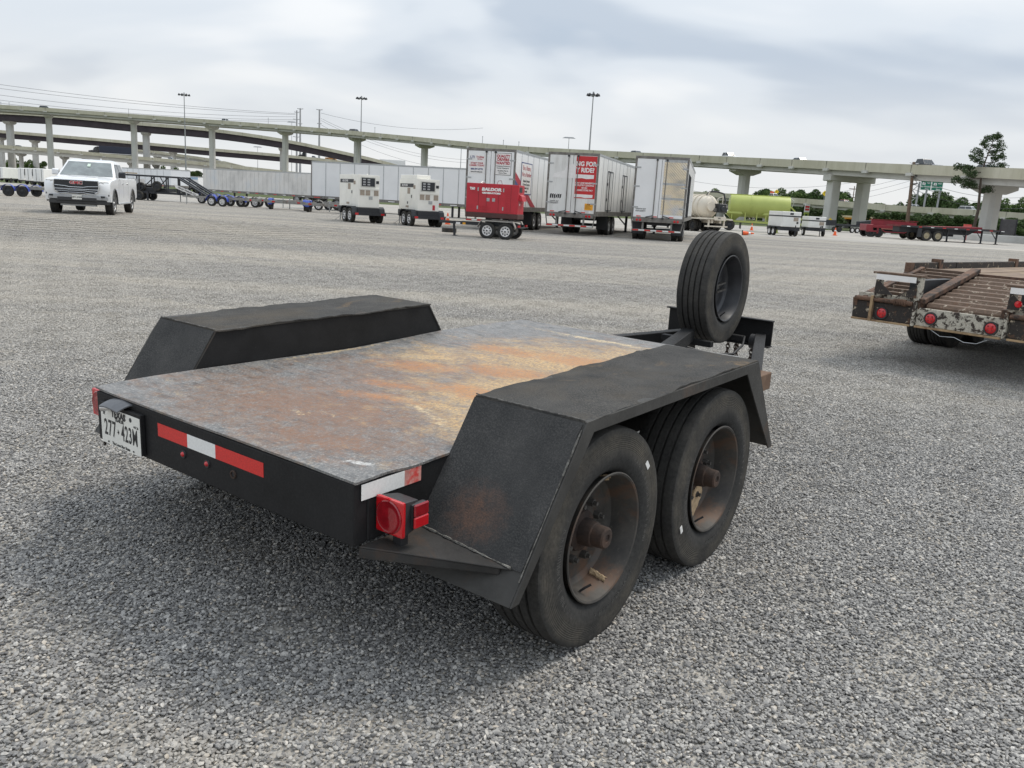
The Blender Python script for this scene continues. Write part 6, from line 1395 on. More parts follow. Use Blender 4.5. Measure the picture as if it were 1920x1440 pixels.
# ------------------------------------------------------------------ generators
GENW = paint('generator_ivory', (0.83, 0.81, 0.745), 0.45, 0, 0.06, 1.5, (0.50, 0.44, 0.33), 2.2, 0.64, 0.9)
LOUVRE = paint('louvre_tan', (0.36, 0.30, 0.24), 0.8)
def white_generator(label, loc, heading, tall=False, L=2.5, Wd=1.05, z0=0.80, z1=2.42, group='white towable generators', big=True):
    """origin at rear middle; +y forwards (towing end); rear wall carries the control panel"""
    r = thing('towable_generator', label, 'generator', loc, -heading, group); w = Wd / 2
    MB().box(-w, w, 0.18, L, z0, z1).build('canopy', GENW, r, bevel=0.025, segs=2)
    # rear
    pn = MB().box(-w + 0.12, w - 0.22, 0.160, 0.179, z1 - 0.62, z1 - 0.10).build('control_panel', paint('panel_frame', (0.62, 0.61, 0.56), 0.4), r)
    MB().box(-w + 0.17, w - 0.27, 0.150, 0.159, z1 - 0.57, z1 - 0.15).build('panel_window', DARK, pn)
    for i in range(3):
        for j in range(2): MB().box(-w + 0.24 + 0.24 * j, -w + 0.38 + 0.24 * j, 0.143, 0.149, z1 - 0.52 + 0.125 * i, z1 - 0.45 + 0.125 * i).build('gauge', GALV, pn)
    MB().box(w - 0.19, w - 0.04, 0.165, 0.179, z1 - 0.42, z1 - 0.28).build('small_panel', DARK, r)
    MB().box(-w + 0.05, w - 0.03, 0.150, 0.179, z1 - 0.72, z1 - 0.66).build('rear_ledge', GENW, r)
    for x in (-w + 0.10, -w + 0.40, w - 0.30): MB().box(x, x + 0.24, 0.165, 0.179, z1 - 1.02, z1 - 0.76).build('vent', LOUVRE, r)
    MB().box(0.0, 0.2, 0.165, 0.179, z1 - 1.22, z1 - 1.06).build('data_plate', GALV, r)
    # left side (faces -x)
    for y0, y1, za, zb_ in ((0.45, 0.95, z0 + 0.1, z1 - 0.12), (1.05, 1.75, z0 + 0.1, z1 - 0.12), (1.85, L - 0.08, z0 + 0.1, z1 - 0.12)): MB().box(-w - 0.008, -w + 0.001, y0, y1, za, zb_).build('side_door', GENW, r, bevel=0.004)
    MB().box(-w - 0.014, -w - 0.0085, 0.80, L - 0.15, z1 - 0.42, z1 - 0.24).build('brand_strip', DARK, r)
    text('MQ POWER', 0.15, PRINT_W, r, (-w - 0.016, 2.0, z1 - 0.33), (0, -1, 0), UP, 0.0005, 0.004)
    MB().box(-w - 0.020, -w - 0.0085, 1.25, 1.60, z1 - 0.75, z1 - 0.45).build('vent', LOUVRE, r); MB().box(-w - 0.02, -w - 0.0085, 0.55, 0.8, z1 - 0.5, z1 - 0.32).build('vent', LOUVRE, r)
    MB().box(-w - 0.020, -w - 0.0085, 1.0, 1.08, z1 - 0.95, z1 - 0.80).build('door_latch', INK, r)
    MB().box(-w - 0.014, -w - 0.0085, 1.4, 1.8, z0 + 0.12, z0 + 0.22).build('data_plate', LOUVRE, r)
    for y in (0.4, L - 0.4): MB().cyl((0, y, z1), (0, y, z1 + 0.06), 0.03, n=6).build('lifting_eye', GENW, r)
    if tall:
        MB().box(-w + 0.05, w - 0.35, 0.55, L - 0.02, z1 + 0.001, z1 + 0.20).build('exhaust_housing', GENW, r, bevel=0.02)
        MB().box(-w - 0.02, -w - 0.0085, 1.5, 1.62, z0 + 0.3, z0 + 0.42).build('hose_port', INK, r); MB().box(w - 0.35, w - 0.22, 0.165, 0.179, z0 + 0.05, z0 + 0.3).build('red_extinguisher', RED, r)
    # trailer
    MB().box(-w - 0.02, w + 0.02, 0.12, L + 0.1, 0.46, z0 - 0.005).build('fuel_tank', DARK, r, bevel=0.02)
    fw = w + 0.32
    MB().box(-fw, fw, 0.0, 0.08, 0.40, 0.54).build('rear_bumper', DARK, r)
    for s in (-1, 1): MB().box(s * (fw - 0.28), s * (fw - 0.10), -0.015, -0.0005, 0.42, 0.52).build('tail_lamp', LENS2, r)
    R_ = 0.37
    for s in (-1, 1):
        for y in (0.62, 1.40): simple_wheel(R_, 0.22, PRINT_W, r, (s * (w + 0.18), y, R_), s, rr=0.215, spokes=8)
        pts = [(0.14, 0.50), (0.22, 0.74), (0.40, 0.84), (1.62, 0.84), (1.80, 0.74), (1.88, 0.50)]
        o = MB()
        for (ya, za), (yb_, zb2) in zip(pts, pts[1:]): o.bar((s * (w + 0.18), ya, za), (s * (w + 0.18), yb_, zb2), 0.26, 0.02, up=(1, 0, 0)) if False else o.add([(s * (w + 0.04), ya, za), (s * (w + 0.32), ya, za), (s * (w + 0.32), yb_, zb2), (s * (w + 0.04), yb_, zb2), (s * (w + 0.04), ya, za - 0.02), (s * (w + 0.32), ya, za - 0.02), (s * (w + 0.32), yb_, zb2 - 0.02), (s * (w + 0.04), yb_, zb2 - 0.02)], [(0, 1, 2, 3), (7, 6, 5, 4), (0, 4, 5, 1), (1, 5, 6, 2), (2, 6, 7, 3), (3, 7, 4, 0)])
        o.build('fender', DARK, r)
    MB().bar((-0.5, L, 0.48), (0, L + 1.3, 0.48), 0.1, 0.1).bar((0.5, L, 0.48), (0, L + 1.3, 0.48), 0.1, 0.1).build('tow_bar', DARK, r)
    MB().cyl((-0.25, L + 0.7, 0.02), (-0.25, L + 0.7, 0.9), 0.04, n=8).cyl((-0.25, L + 0.7, 0), (-0.25, L + 0.7, 0.03), 0.1, n=8).build('jack', GALV, r)
    MB().tube([(0.0, L + 0.9, 0.44), (-0.25, L + 1.0, 0.15), (-0.5, L + 0.8, 0.02)], 0.012, 5).build('chain', STEEL_D, r)
    return r
white_generator('ivory generator on a black tandem trailer, with a flat top and dark control window', (-7.75, 43.7, 0), rad(-32), L=2.9, Wd=1.15)
white_generator('ivory generator on a black tandem trailer, with a raised exhaust housing on top', (-4.65, 43.2, 0), rad(-29), tall=True, z1=2.36, L=2.8, Wd=1.15)
def far_generator(u, v, label, z1=1.95, n=2, heading=PI, Wd=1.65, L=2.6):
    p = at_z(u, v, 0); r = thing('towable_generator', label, 'generator', p, heading, 'white generators by the lime tank'); w = Wd / 2
    MB().box(-w, w, 0, L, 0.75, z1).build('canopy', WHITE_DIRTY, r, bevel=0.03)
    MB().box(-w - 0.01, w + 0.01, -0.01, L + 0.01, z1 - 0.42, z1 - 0.32).build('dark_band', DARK, r)
    MB().box(-0.15, 0.15, -0.02, 0, z1 - 0.25, z1 - 0.10).build('badge', DARK, r); MB().box(0.2, 0.6, -0.02, -0.001, z1 - 0.75, z1 - 0.45).build('vent', LOUVRE, r)
    MB().box(w - 0.35, w - 0.2, -0.03, -0.001, z1 - 0.95, z1 - 0.80).build('door_latch', INK, r); MB().box(-w + 0.1, -0.3, -0.015, -0.001, 0.85, z1 - 0.5).build('side_door', WHITE_DIRTY, r)
    MB().box(-w - 0.05, w + 0.05, 0.1, L, 0.45, 0.745).build('frame', DARK, r)
    for s in (-1, 1):
        for k in range(n): simple_wheel(0.34, 0.2, PRINT_W, r, (s * (w + 0.12), 1.0 + k * 0.75, 0.34), s, n=16)
        MB().box(s * (w), s * (w + 0.25), 0.6, 2.2, 0.68, 0.72).build('fender', DARK, r)
    MB().bar((0, 0, 0.5), (0, -1.2, 0.5), 0.1, 0.1).cyl((0.2, -0.5, 0), (0.2, -0.5, 0.9), 0.04, n=6).build('tow_bar', DARK, r)
far_generator(1480, 443, 'white boxy generator with dark band standing beside the lime green tank', 1.98, 2, rad(8))
far_generator(1529, 443, 'smaller white generator with dark band standing apart from the lime green tank', 1.72, 1, rad(-5), 1.5)
def red_generator():
    p = Vector((-0.82, 34.75, 0)); a = rad(167)     # +x axis points to towing end (left in the picture)
    r = thing('towable_generator', 'red generator lettered BALDOR on a tandem trailer', 'generator', p, a)
    # local: x to towing end, y away from the viewer is negative after the turn; side seen is +y
    z0, z1 = 1.02, 2.16; x0, x1 = -0.78, 1.36; yw = 0.52
    MB().box(x0, x1, -yw, yw, z0, z1).build('canopy', RED, r, bevel=0.02, segs=2)
    S = yw + 0.004; LR = (-1, 0, 0)
    fr = MB()
    for x in (-0.48, 0.02, 0.52, 0.86): fr.box(x - 0.006, x + 0.006, yw + 0.0005, yw + 0.004, z0 + 0.04, z1 - 0.04)
    fr.build('door_gap', paint('dark_red_gap', (0.16, 0.008, 0.012), 0.5), r)
    text('BALDOR', 0.155, PRINT_W, r, (0.33, S, z1 - 0.23), LR, UP, 0.001, 0.012, sx=1.32, shear=0.12); text('GENERATORS', 0.085, PRINT_W, r, (0.33, S, z1 - 0.37), LR, UP, 0.001, 0.007, sx=1.42); text('TS60', 0.13, PRINT_W, r, (1.12, S, z1 - 0.22), LR, UP, 0.001, 0.008, sx=0.8)
    text('TS60', 0.10, PRINT_W, r, (x0 - 0.012, 0.25, z0 + 0.38), (0, 1, 0), UP, 0.001, 0.006, sx=0.9)
    for x in (0.45, 0.22): MB().box(x - 0.06, x + 0.06, yw + 0.001, yw + 0.012, z0 + 0.45, z0 + 0.58).build('door_latch', GALV, r)
    for x, z in ((0.88, z1 - 0.30), (0.88, z0 + 0.12), (-0.17, z1 - 0.30), (-0.17, z0 + 0.12)): MB().box(x - 0.025, x + 0.025, yw + 0.001, yw + 0.014, z, z + 0.14).build('hinge', GALV, r)
    lv = MB()
    for i in range(14): lv.box(-0.40, -0.24, yw + 0.001, yw + 0.012, z0 + 0.07 + i * 0.07, z0 + 0.10 + i * 0.07)
    o = lv.build('louvre', RED, r)
    o2 = MB()
    for i in range(8): o2.box(0.45 + i * 0.05, 0.475 + i * 0.05, yw + 0.001, yw + 0.012, z0 + 0.10, z0 + 0.26)
    o2.build('louvre', RED, r)
    # end wall with panel
    MB().box(x0 - 0.012, x0 - 0.0005, -0.1, 0.36, z1 - 0.28, z1 - 0.08).build('end_panel', DARK, r); MB().hexa([(x0 - 0.16, -0.3, z1 - 0.62), (x0, -0.3, z1 - 0.62), (x0, 0.4, z1 - 0.62), (x0 - 0.16, 0.4, z1 - 0.62), (x0 - 0.10, -0.3, z1 - 0.42), (x0, -0.3, z1 - 0.36), (x0, 0.4, z1 - 0.36), (x0 - 0.10, 0.4, z1 - 0.42)]).build('end_hood', RED, r)
    MB().tube([(0.25, 0, z1), (0.2, 0, z1 + 0.14), (0.08, 0, z1 + 0.15), (0.03, 0, z1)], 0.02, 6).build('lifting_bail', GALV, r); MB().tube([(0.85, 0.3, z1 + 0.02), (0.80, 0.2, z1 + 0.06), (0.76, 0.0, z1)], 0.02, 6).build('lifting_bail', GALV, r)
    MB().box(x0 - 0.02, x1 + 0.02, -yw - 0.02, yw + 0.02, 0.82, z0 - 0.002).build('fuel_tank', paint('brown_base_frame', (0.07, 0.025, 0.022), 0.5), r, bevel=0.015)
    MB().box(x0 - 0.1, x1 + 0.4, 0.30, 0.40, 0.50, 0.62).box(x0 - 0.1, x1 + 0.4, -0.40, -0.30, 0.50, 0.62).bar((x1 + 0.35, 0.35, 0.56), (x1 + 1.25, 0, 0.56), 0.08, 0.1).bar((x1 + 0.35, -0.35, 0.56), (x1 + 1.25, 0, 0.56), 0.08, 0.1).build('trailer_frame', DARK, r)
    for x in (-0.45, 0.5): MB().box(x, x + 0.06, -0.4, 0.4, 0.62, 0.82).build('crossmember', DARK, r)
    for s in (1, -1):
        for x in (-0.39, 0.36):
            wv_ = simple_wheel(0.33, 0.2, PRINT_W, r, (x, s * 0.72, 0.33), 1, rr=0.20, spokes=8); wv_.rotation_euler = (0, 0, s * PI / 2)
        pts = [(-0.80, 0.50), (-0.68, 0.74), (0.62, 0.74), (0.76, 0.50)]; o = MB()
        for (xa, za), (xb, zb2) in zip(pts, pts[1:]): o.add([(xa, s * 0.60, za), (xa, s * 0.84, za), (xb, s * 0.84, zb2), (xb, s * 0.60, zb2), (xa, s * 0.60, za - 0.05), (xa, s * 0.84, za - 0.05), (xb, s * 0.84, zb2 - 0.05), (xb, s * 0.60, zb2 - 0.05)], [(0, 1, 2, 3), (7, 6, 5, 4), (0, 4, 5, 1), (1, 5, 6, 2), (2, 6, 7, 3), (3, 7, 4, 0)])
        o.build('fender', paint('worn_fender_steel', (0.30, 0.285, 0.26), 0.5, 0.2, 0.2, 8), r)
        MB().box(x0 - 0.16, x0 - 0.1, s * 0.5, s * 0.75, 0.52, 0.60).build('tail_lamp', LENS2, r)
    MB().box(x0 - 0.2, x0 - 0.05, -0.75, 0.75, 0.48, 0.52).build('rear_bumper', DARK, r)
    MB().bar((x1 + 0.55, 0.30, 0.62), (x1 + 0.50, 0.30, 0.04), 0.08, 0.08).box(x1 + 0.40, x1 + 0.60, 0.20, 0.40, 0.0, 0.04).build('jack', DARK, r)
    MB().box(x1 + 0.25, x1 + 0.42, 0.36, 0.42, 0.50, 0.58).build('reflector', PRINT_W, r); MB().box(x1 + 0.02, x1 + 0.14, 0.41, 0.42, 0.50, 0.58).build('reflector', HAZ, r)
red_generator()
def cone(loc, label, lying=0.0, s=1.0):
    r = thing('traffic_cone', label, 'traffic cone', loc, lying, 'orange traffic cones')
    q = MB(); q.lathe([(0.03, 0.15 * s), (0.70 * s, 0.03 * s), (0.70 * s, 0.001)], 16, 'z'); o = q.build('cone_body', ORANGE, r, smooth=40)
    MB().box(-0.18 * s, 0.18 * s, -0.18 * s, 0.18 * s, 0, 0.035).build('base', ORANGE if lying == 0 else DARK, r)
    MB().lathe([(0.38 * s, 0.093 * s), (0.50 * s, 0.072 * s)], 16, 'z').build('reflective_collar', TAPE_W, r)
    return r
cone(Vector(at_z(839, 421, 0)) , 'orange traffic cone with white collar behind the loose tyre', 0, 0.95)
c_ = cone(at_z(1391, 441, 0) + Vector((0, 0, 0.15)), 'orange traffic cone lying on its side beyond the spare wheel', 0.5, 1.25); c_.rotation_euler = (rad(88), rad(0), rad(82))
cone(at_z(1409, 432, 0), 'small orange traffic cone standing in front of the lime green tank', 0, 1.0); cone(at_z(1565, 441.5, 0), 'orange traffic cone standing near the smaller white generator', 0, 1.1)
def loose_tyre():
    p = at_z(842, 436, 0); t = make_tyre(0.33, 0.20, 0.2, 32, 2, 'loose_tyre'); t.rotation_euler = (0, rad(90), 0); t.location = (p.x, p.y, 0.10); tag(t, 'dark loose tyre lying flat on the gravel by the tow bar of the red generator', 'tyre')
loose_tyre()
# ------------------------------------------------------------------ rusty equipment trailer beside the front one
def M_chip(key, base, chip, lo=0.50, hi=0.56, sc_=9.0, rust=(0.13, 0.06, 0.035)):
    t = NT(key, 0.75, 0, 0.35)
    n = t.noise(sc_, 9, 0.72, dist=0.35)
    c = t.mix(t.ramp(n, [(lo, 0), (hi, 1)]), base, chip)
    r_ = t.noise(sc_ * 0.6, 8, 0.7, t.co((1, 1, 1), (5, 3, 1)))
    c = t.mix(t.ramp(r_, [(0.56, 0), (0.66, 0.85)]), c, rust)
    c = t.mix(1.0, c, t.ramp(t.noise(40, 5, 0.7), [(0.3, 0.7), (0.7, 1.25)]), 'MULTIPLY'); t.color(c); t.bump(n, 0.4, 0.004); return t.m
CHIPW = M_chip('flaking_white_paint', (0.46, 0.43, 0.36), (0.045, 0.034, 0.028), 0.50, 0.55, 13, (0.17, 0.085, 0.045))
CHIPK = M_chip('flaking_black_paint', (0.034, 0.029, 0.026), (0.46, 0.39, 0.29), 0.58, 0.63, 15, (0.15, 0.08, 0.045))
RUSTD = M_chip('rust_brown_steel', (0.14, 0.082, 0.055), (0.035, 0.028, 0.025), 0.48, 0.60, 6, (0.19, 0.10, 0.06))
RUSTP = M_chip('scuffed_rust_plank', (0.125, 0.083, 0.058), (0.50, 0.43, 0.34), 0.58, 0.64, 11, (0.14, 0.08, 0.05))
TAN = paint('tan_worn_edge', (0.33, 0.23, 0.13), 0.85, 0, 0.3, 8, (0.16, 0.08, 0.045), 5, 0.5, 0.65)
def rusty_trailer():
    a = rad(48); f = Vector((math.sin(a), math.cos(a), 0))
    r = thing('equipment_trailer', 'rusty equipment trailer with flaking white paint and folded ramps on its beavertail', 'trailer', (3.75, 9.4, 0), -a)
    # local: x = right along the rear edge, y = forwards, z up. beavertail rises from z .68 to 1.0 over 1.35 m
    WT = 2.26; zb, zt = 0.485, 0.672; sl = (1.0 - 0.70) / 1.35
    def zz(y): return 0.70 + sl * y
    # rear panels
    for x0, x1, nm in ((0.0, 0.655, 'rear_panel'), (0.70, 1.545, 'rear_panel'), (1.60, WT, 'rear_panel')):
        MB().box(x0, x1, 0.0, 0.05, zb, zt).build(nm, CHIPW if x0 == 0.70 else CHIPK, r, bevel=0.004)
        MB().box(x0 + 0.001, x1 - 0.001, -0.022, 0.055, zb - 0.022, zb - 0.001).build('rear_lip', TAN, r, bevel=0.003)
    for x in (0.665, 1.555): MB().box(x, x + 0.030, -0.035, 0.06, zb - 0.01, zt + 0.06).build('hinge_plate', CHIPW, r, bevel=0.003)
    MB().box(0.205, 0.235, -0.045, 0.0, zb - 0.02, zt + 0.07).build('hinge_plate', TAN, r, bevel=0.003)
    for x, z in ((0.335, 0.565), (0.853, 0.575), (1.441, 0.560), (1.95, 0.56)):
        o = MB().lathe([(-0.001, 0.070), (-0.016, 0.066), (-0.016, 0.054), (-0.006, 0.052)], 24, 'y', (x, 0, z)).build('tail_lamp', PLASTIC, r, smooth=40)
        MB().lathe([(-0.008, 0.053), (-0.017, 0.045), (-0.020, 0.02), (-0.0205, 0.001)], 24, 'y', (x, 0, z)).build('lens', LENS2, o, smooth=50)
        for k in range(4): MB().cyl((x + 0.03 * math.cos(k * PI / 2 + .8), -0.0195, z + 0.03 * math.sin(k * PI / 2 + .8)), (x + 0.03 * math.cos(k * PI / 2 + .8), -0.0215, z + 0.03 * math.sin(k * PI / 2 + .8)), 0.010, n=8).build('lens_dimple', LENS, o)
    # hinge shafts with springs
    for x0, x1 in ((0.02, 0.655), (1.60, WT)):
        MB().cyl((x0, -0.012, zt + 0.030), (x1, -0.012, zt + 0.030), 0.024, n=12).build('hinge_shaft', RUSTD, r, smooth=40)
        sp = []
        for i in range(61): sp.append((x0 + 0.43 + 0.14 * i / 60, -0.012 + 0.033 * math.cos(i * 0.85), zt + 0.030 + 0.033 * math.sin(i * 0.85)))
        MB().tube(sp, 0.0075, 5).build('spring', RUSTD, r, smooth=60)
        MB().box(x0 + 0.02, x1 - 0.01, 0.02, 0.055, zt + 0.001, zt + 0.095).build('hinge_beam', CHIPW, r, bevel=0.004)
    # left side frame of the beavertail, inner rails
    def rail(x, w, h, mat=RUSTD, y0=0.0, y1=1.38, dz=0.0, nm='beavertail_rail'):
        MB().bar((x, y0, zz(y0) + dz - h / 2), (x, y1, zz(y1) + dz - h / 2), w, h).build(nm, mat, r, bevel=0.004)
    rail(0.02, 0.05, 0.17); rail(0.12, 0.05, 0.05, RUSTD, dz=0.03); rail(0.72, 0.10, 0.05, RUSTD, dz=0.065); rail(0.715, 0.022, 0.13, RUSTD, dz=0.02); rail(1.55, 0.08, 0.12, RUSTD, dz=0.06); rail(WT - 0.03, 0.05, 0.17)
    # folded ramps: rungs of angle iron
    for x0, x1 in ((0.15, 0.67), (1.62, WT - 0.12)):
        for i in range(9):
            y = 0.30 + i * 0.135; z = zz(y) + 0.012
            MB().add([(x0, y, z), (x1, y, z), (x1, y + 0.055, z + 0.004), (x0, y + 0.055, z + 0.004), (x0, y, z - 0.05), (x1, y, z - 0.05), (x1, y + 0.008, z - 0.05), (x0, y + 0.008, z - 0.05), (x1, y + 0.055, z - 0.005), (x0, y + 0.055, z - 0.005)], [(0, 1, 2, 3), (0, 4, 5, 1), (4, 7, 6, 5), (7, 9, 8, 6), (3, 2, 8, 9), (0, 3, 9, 7, 4), (1, 5, 6, 8, 2)]).build('ramp_rung', RUSTP, r)
    # upright ramp feet: U-frames with gussets
    for x0, x1 in ((0.225, 0.700), (1.555, 2.03)):
        MB().box(x0 - 0.02, x1 + 0.02, -0.06, 0.09, 0.985, 1.008).build('ramp_foot', RUSTP, r, bevel=0.003)
        MB().box(x0 + 0.02, x1 - 0.03, -0.060, -0.048, 0.925, 0.984).build('foot_face', PRINT_W, r)
        for x in (x0 + 0.01, x1 - 0.035): MB().box(x, x + 0.05, -0.035, 0.055, zt + 0.07, 0.984).build('foot_upright', CHIPW, r, bevel=0.003)
        MB().prism([(x0 + 0.01, 0.77), (x0 + 0.215, 0.77), (x0 + 0.02, 0.935)], 'y', -0.047, -0.036).build('gusset', CHIPK, r)
        MB().prism([(x1 - 0.01, 0.77), (x1 - 0.205, 0.77), (x1 - 0.02, 0.90)], 'y', -0.047, -0.036).build('gusset', CHIPK, r)
    MB().lathe([(-0.048, 0.035), (-0.06, 0.03), (-0.062, 0.001)], 12, 'y', (1.66, 0, 0.83)).build('reflector', LENS2, r)
    # centre of the beavertail: ridged steel planks
    n = 9
    for i in range(n):
        y0 = 0.055 + i * 0.145; y1 = y0 + 0.138
        MB().add([(0.77, y0, zz(y0) - 0.02), (1.51, y0, zz(y0) - 0.02), (1.51, y0 + 0.03, zz(y0) + 0.012), (0.77, y0 + 0.03, zz(y0) + 0.012), (0.77, y1, zz(y1) - 0.015), (1.51, y1, zz(y1) - 0.015), (0.77, y0, zz(y0) - 0.05), (1.51, y0, zz(y0) - 0.05), (1.51, y1, zz(y1) - 0.05), (0.77, y1, zz(y1) - 0.05)], [(0, 1, 2, 3), (3, 2, 5, 4), (0, 6, 7, 1), (4, 5, 8, 9), (6, 9, 8, 7), (0, 3, 4, 9, 6), (1, 7, 8, 5, 2)]).build('plank', RUSTP, r)
    # main deck of boards and side rails
    DZ = 1.0; L = 5.6
    for i in range(8):
        x0 = 0.07 + i * 0.265; MB().box(x0, x0 + 0.258, 1.42, L, DZ - 0.05, DZ + (0.003 if i % 2 else -0.002)).build('deck_board', paint('grey_brown_board', (0.20, 0.145, 0.105), 0.9, 0, 0.25, 3, (0.32, 0.24, 0.15), 2.4, 0.5, 0.7), r)
    MB().box(0.75, 1.53, 1.36, 1.415, DZ - 0.10, DZ + 0.012).build('deck_edge', RUSTD, r)
    for y0, y1, dx in ((1.22, 2.55, 0), (2.56, 4.70, 0.004), (4.75, L, 0)):
        MB().box(-0.02 + dx, 0.045 + dx, y0, y1, DZ - 0.10, DZ + 0.075).build('side_rail', CHIPK, r, bevel=0.004)
    MB().box(-0.02, 0.05, 1.20, 1.30, DZ - 0.10, DZ + 0.0755).build('rail_end', RUSTD, r)
    for y in (2.05, 4.72): MB().box(-0.05, 0.06, y - 0.05, y + 0.05, DZ - 0.02, DZ + 0.115).build('stake_pocket', RUSTD, r)
    MB().box(WT - 0.05, WT + 0.02, 1.22, L, DZ - 0.10, DZ + 0.075).build('side_rail', CHIPK, r, bevel=0.004)
    MB().box(0.1, WT - 0.1, 0.2, L, 0.55, 0.64).build('chassis', DARK, r); MB().box(0.5, 0.6, 0.2, L, 0.641, DZ - 0.06).box(1.6, 1.7, 0.2, L, 0.641, DZ - 0.06).build('chassis_beam', DARK, r)
    ch = MB()
    for i in range(46):
        t_ = i / 45; p = (0.95 + 0.40 * t_ + 0.05 * math.sin(i * 1.9), 2.35 + 0.28 * math.sin(t_ * 6 + 0.3) + 0.1 * math.cos(i * 2.3), DZ + 0.016 + 0.012 * (i % 3))
        ch.lathe([(-0.006, 0.018), (0, 0.024), (0.006, 0.018), (0, 0.012)], 8, 'zyx'[i % 3], p, closed=True)
    o = ch.build('chain_heap', RUSTY, r); o['kind'] = 'stuff'
    for y in (2.30, 3.15):
        MB().cyl((0.1, y, 0.39), (WT - 0.1, y, 0.39), 0.05, n=10).build('axle', DARK, r)
        for x, s in ((-0.10, -1), (0.155, -1), (WT - 0.155, 1), (WT + 0.10, 1)):
            w_ = MB().lathe([(s * a_, b_) for a_, b_ in ((0.09, 0.225), (0.05, 0.20), (-0.02, 0.17), (-0.02, 0.09), (0.04, 0.08), (0.04, 0.001))], 28, 'x').build('wheel', RUSTD, r, smooth=35); w_.location = (x, y, 0.39)
            t_ = make_tyre(0.39, 0.22, 0.235, 40, 4); t_.parent = w_
    MB().tube([(0.86, -0.01, 0.47), (0.98, -0.02, 0.41), (1.12, -0.02, 0.42), (1.22, -0.02, 0.385), (1.34, -0.02, 0.39), (1.43, -0.01, 0.44)], 0.0035, 5).build('wire', GALV, r, smooth=60)
    MB().bar((1.13, L, 0.6), (1.13, L + 1.6, 0.6), 0.15, 0.15).build('tow_bar', RUSTD, r)
rusty_trailer()

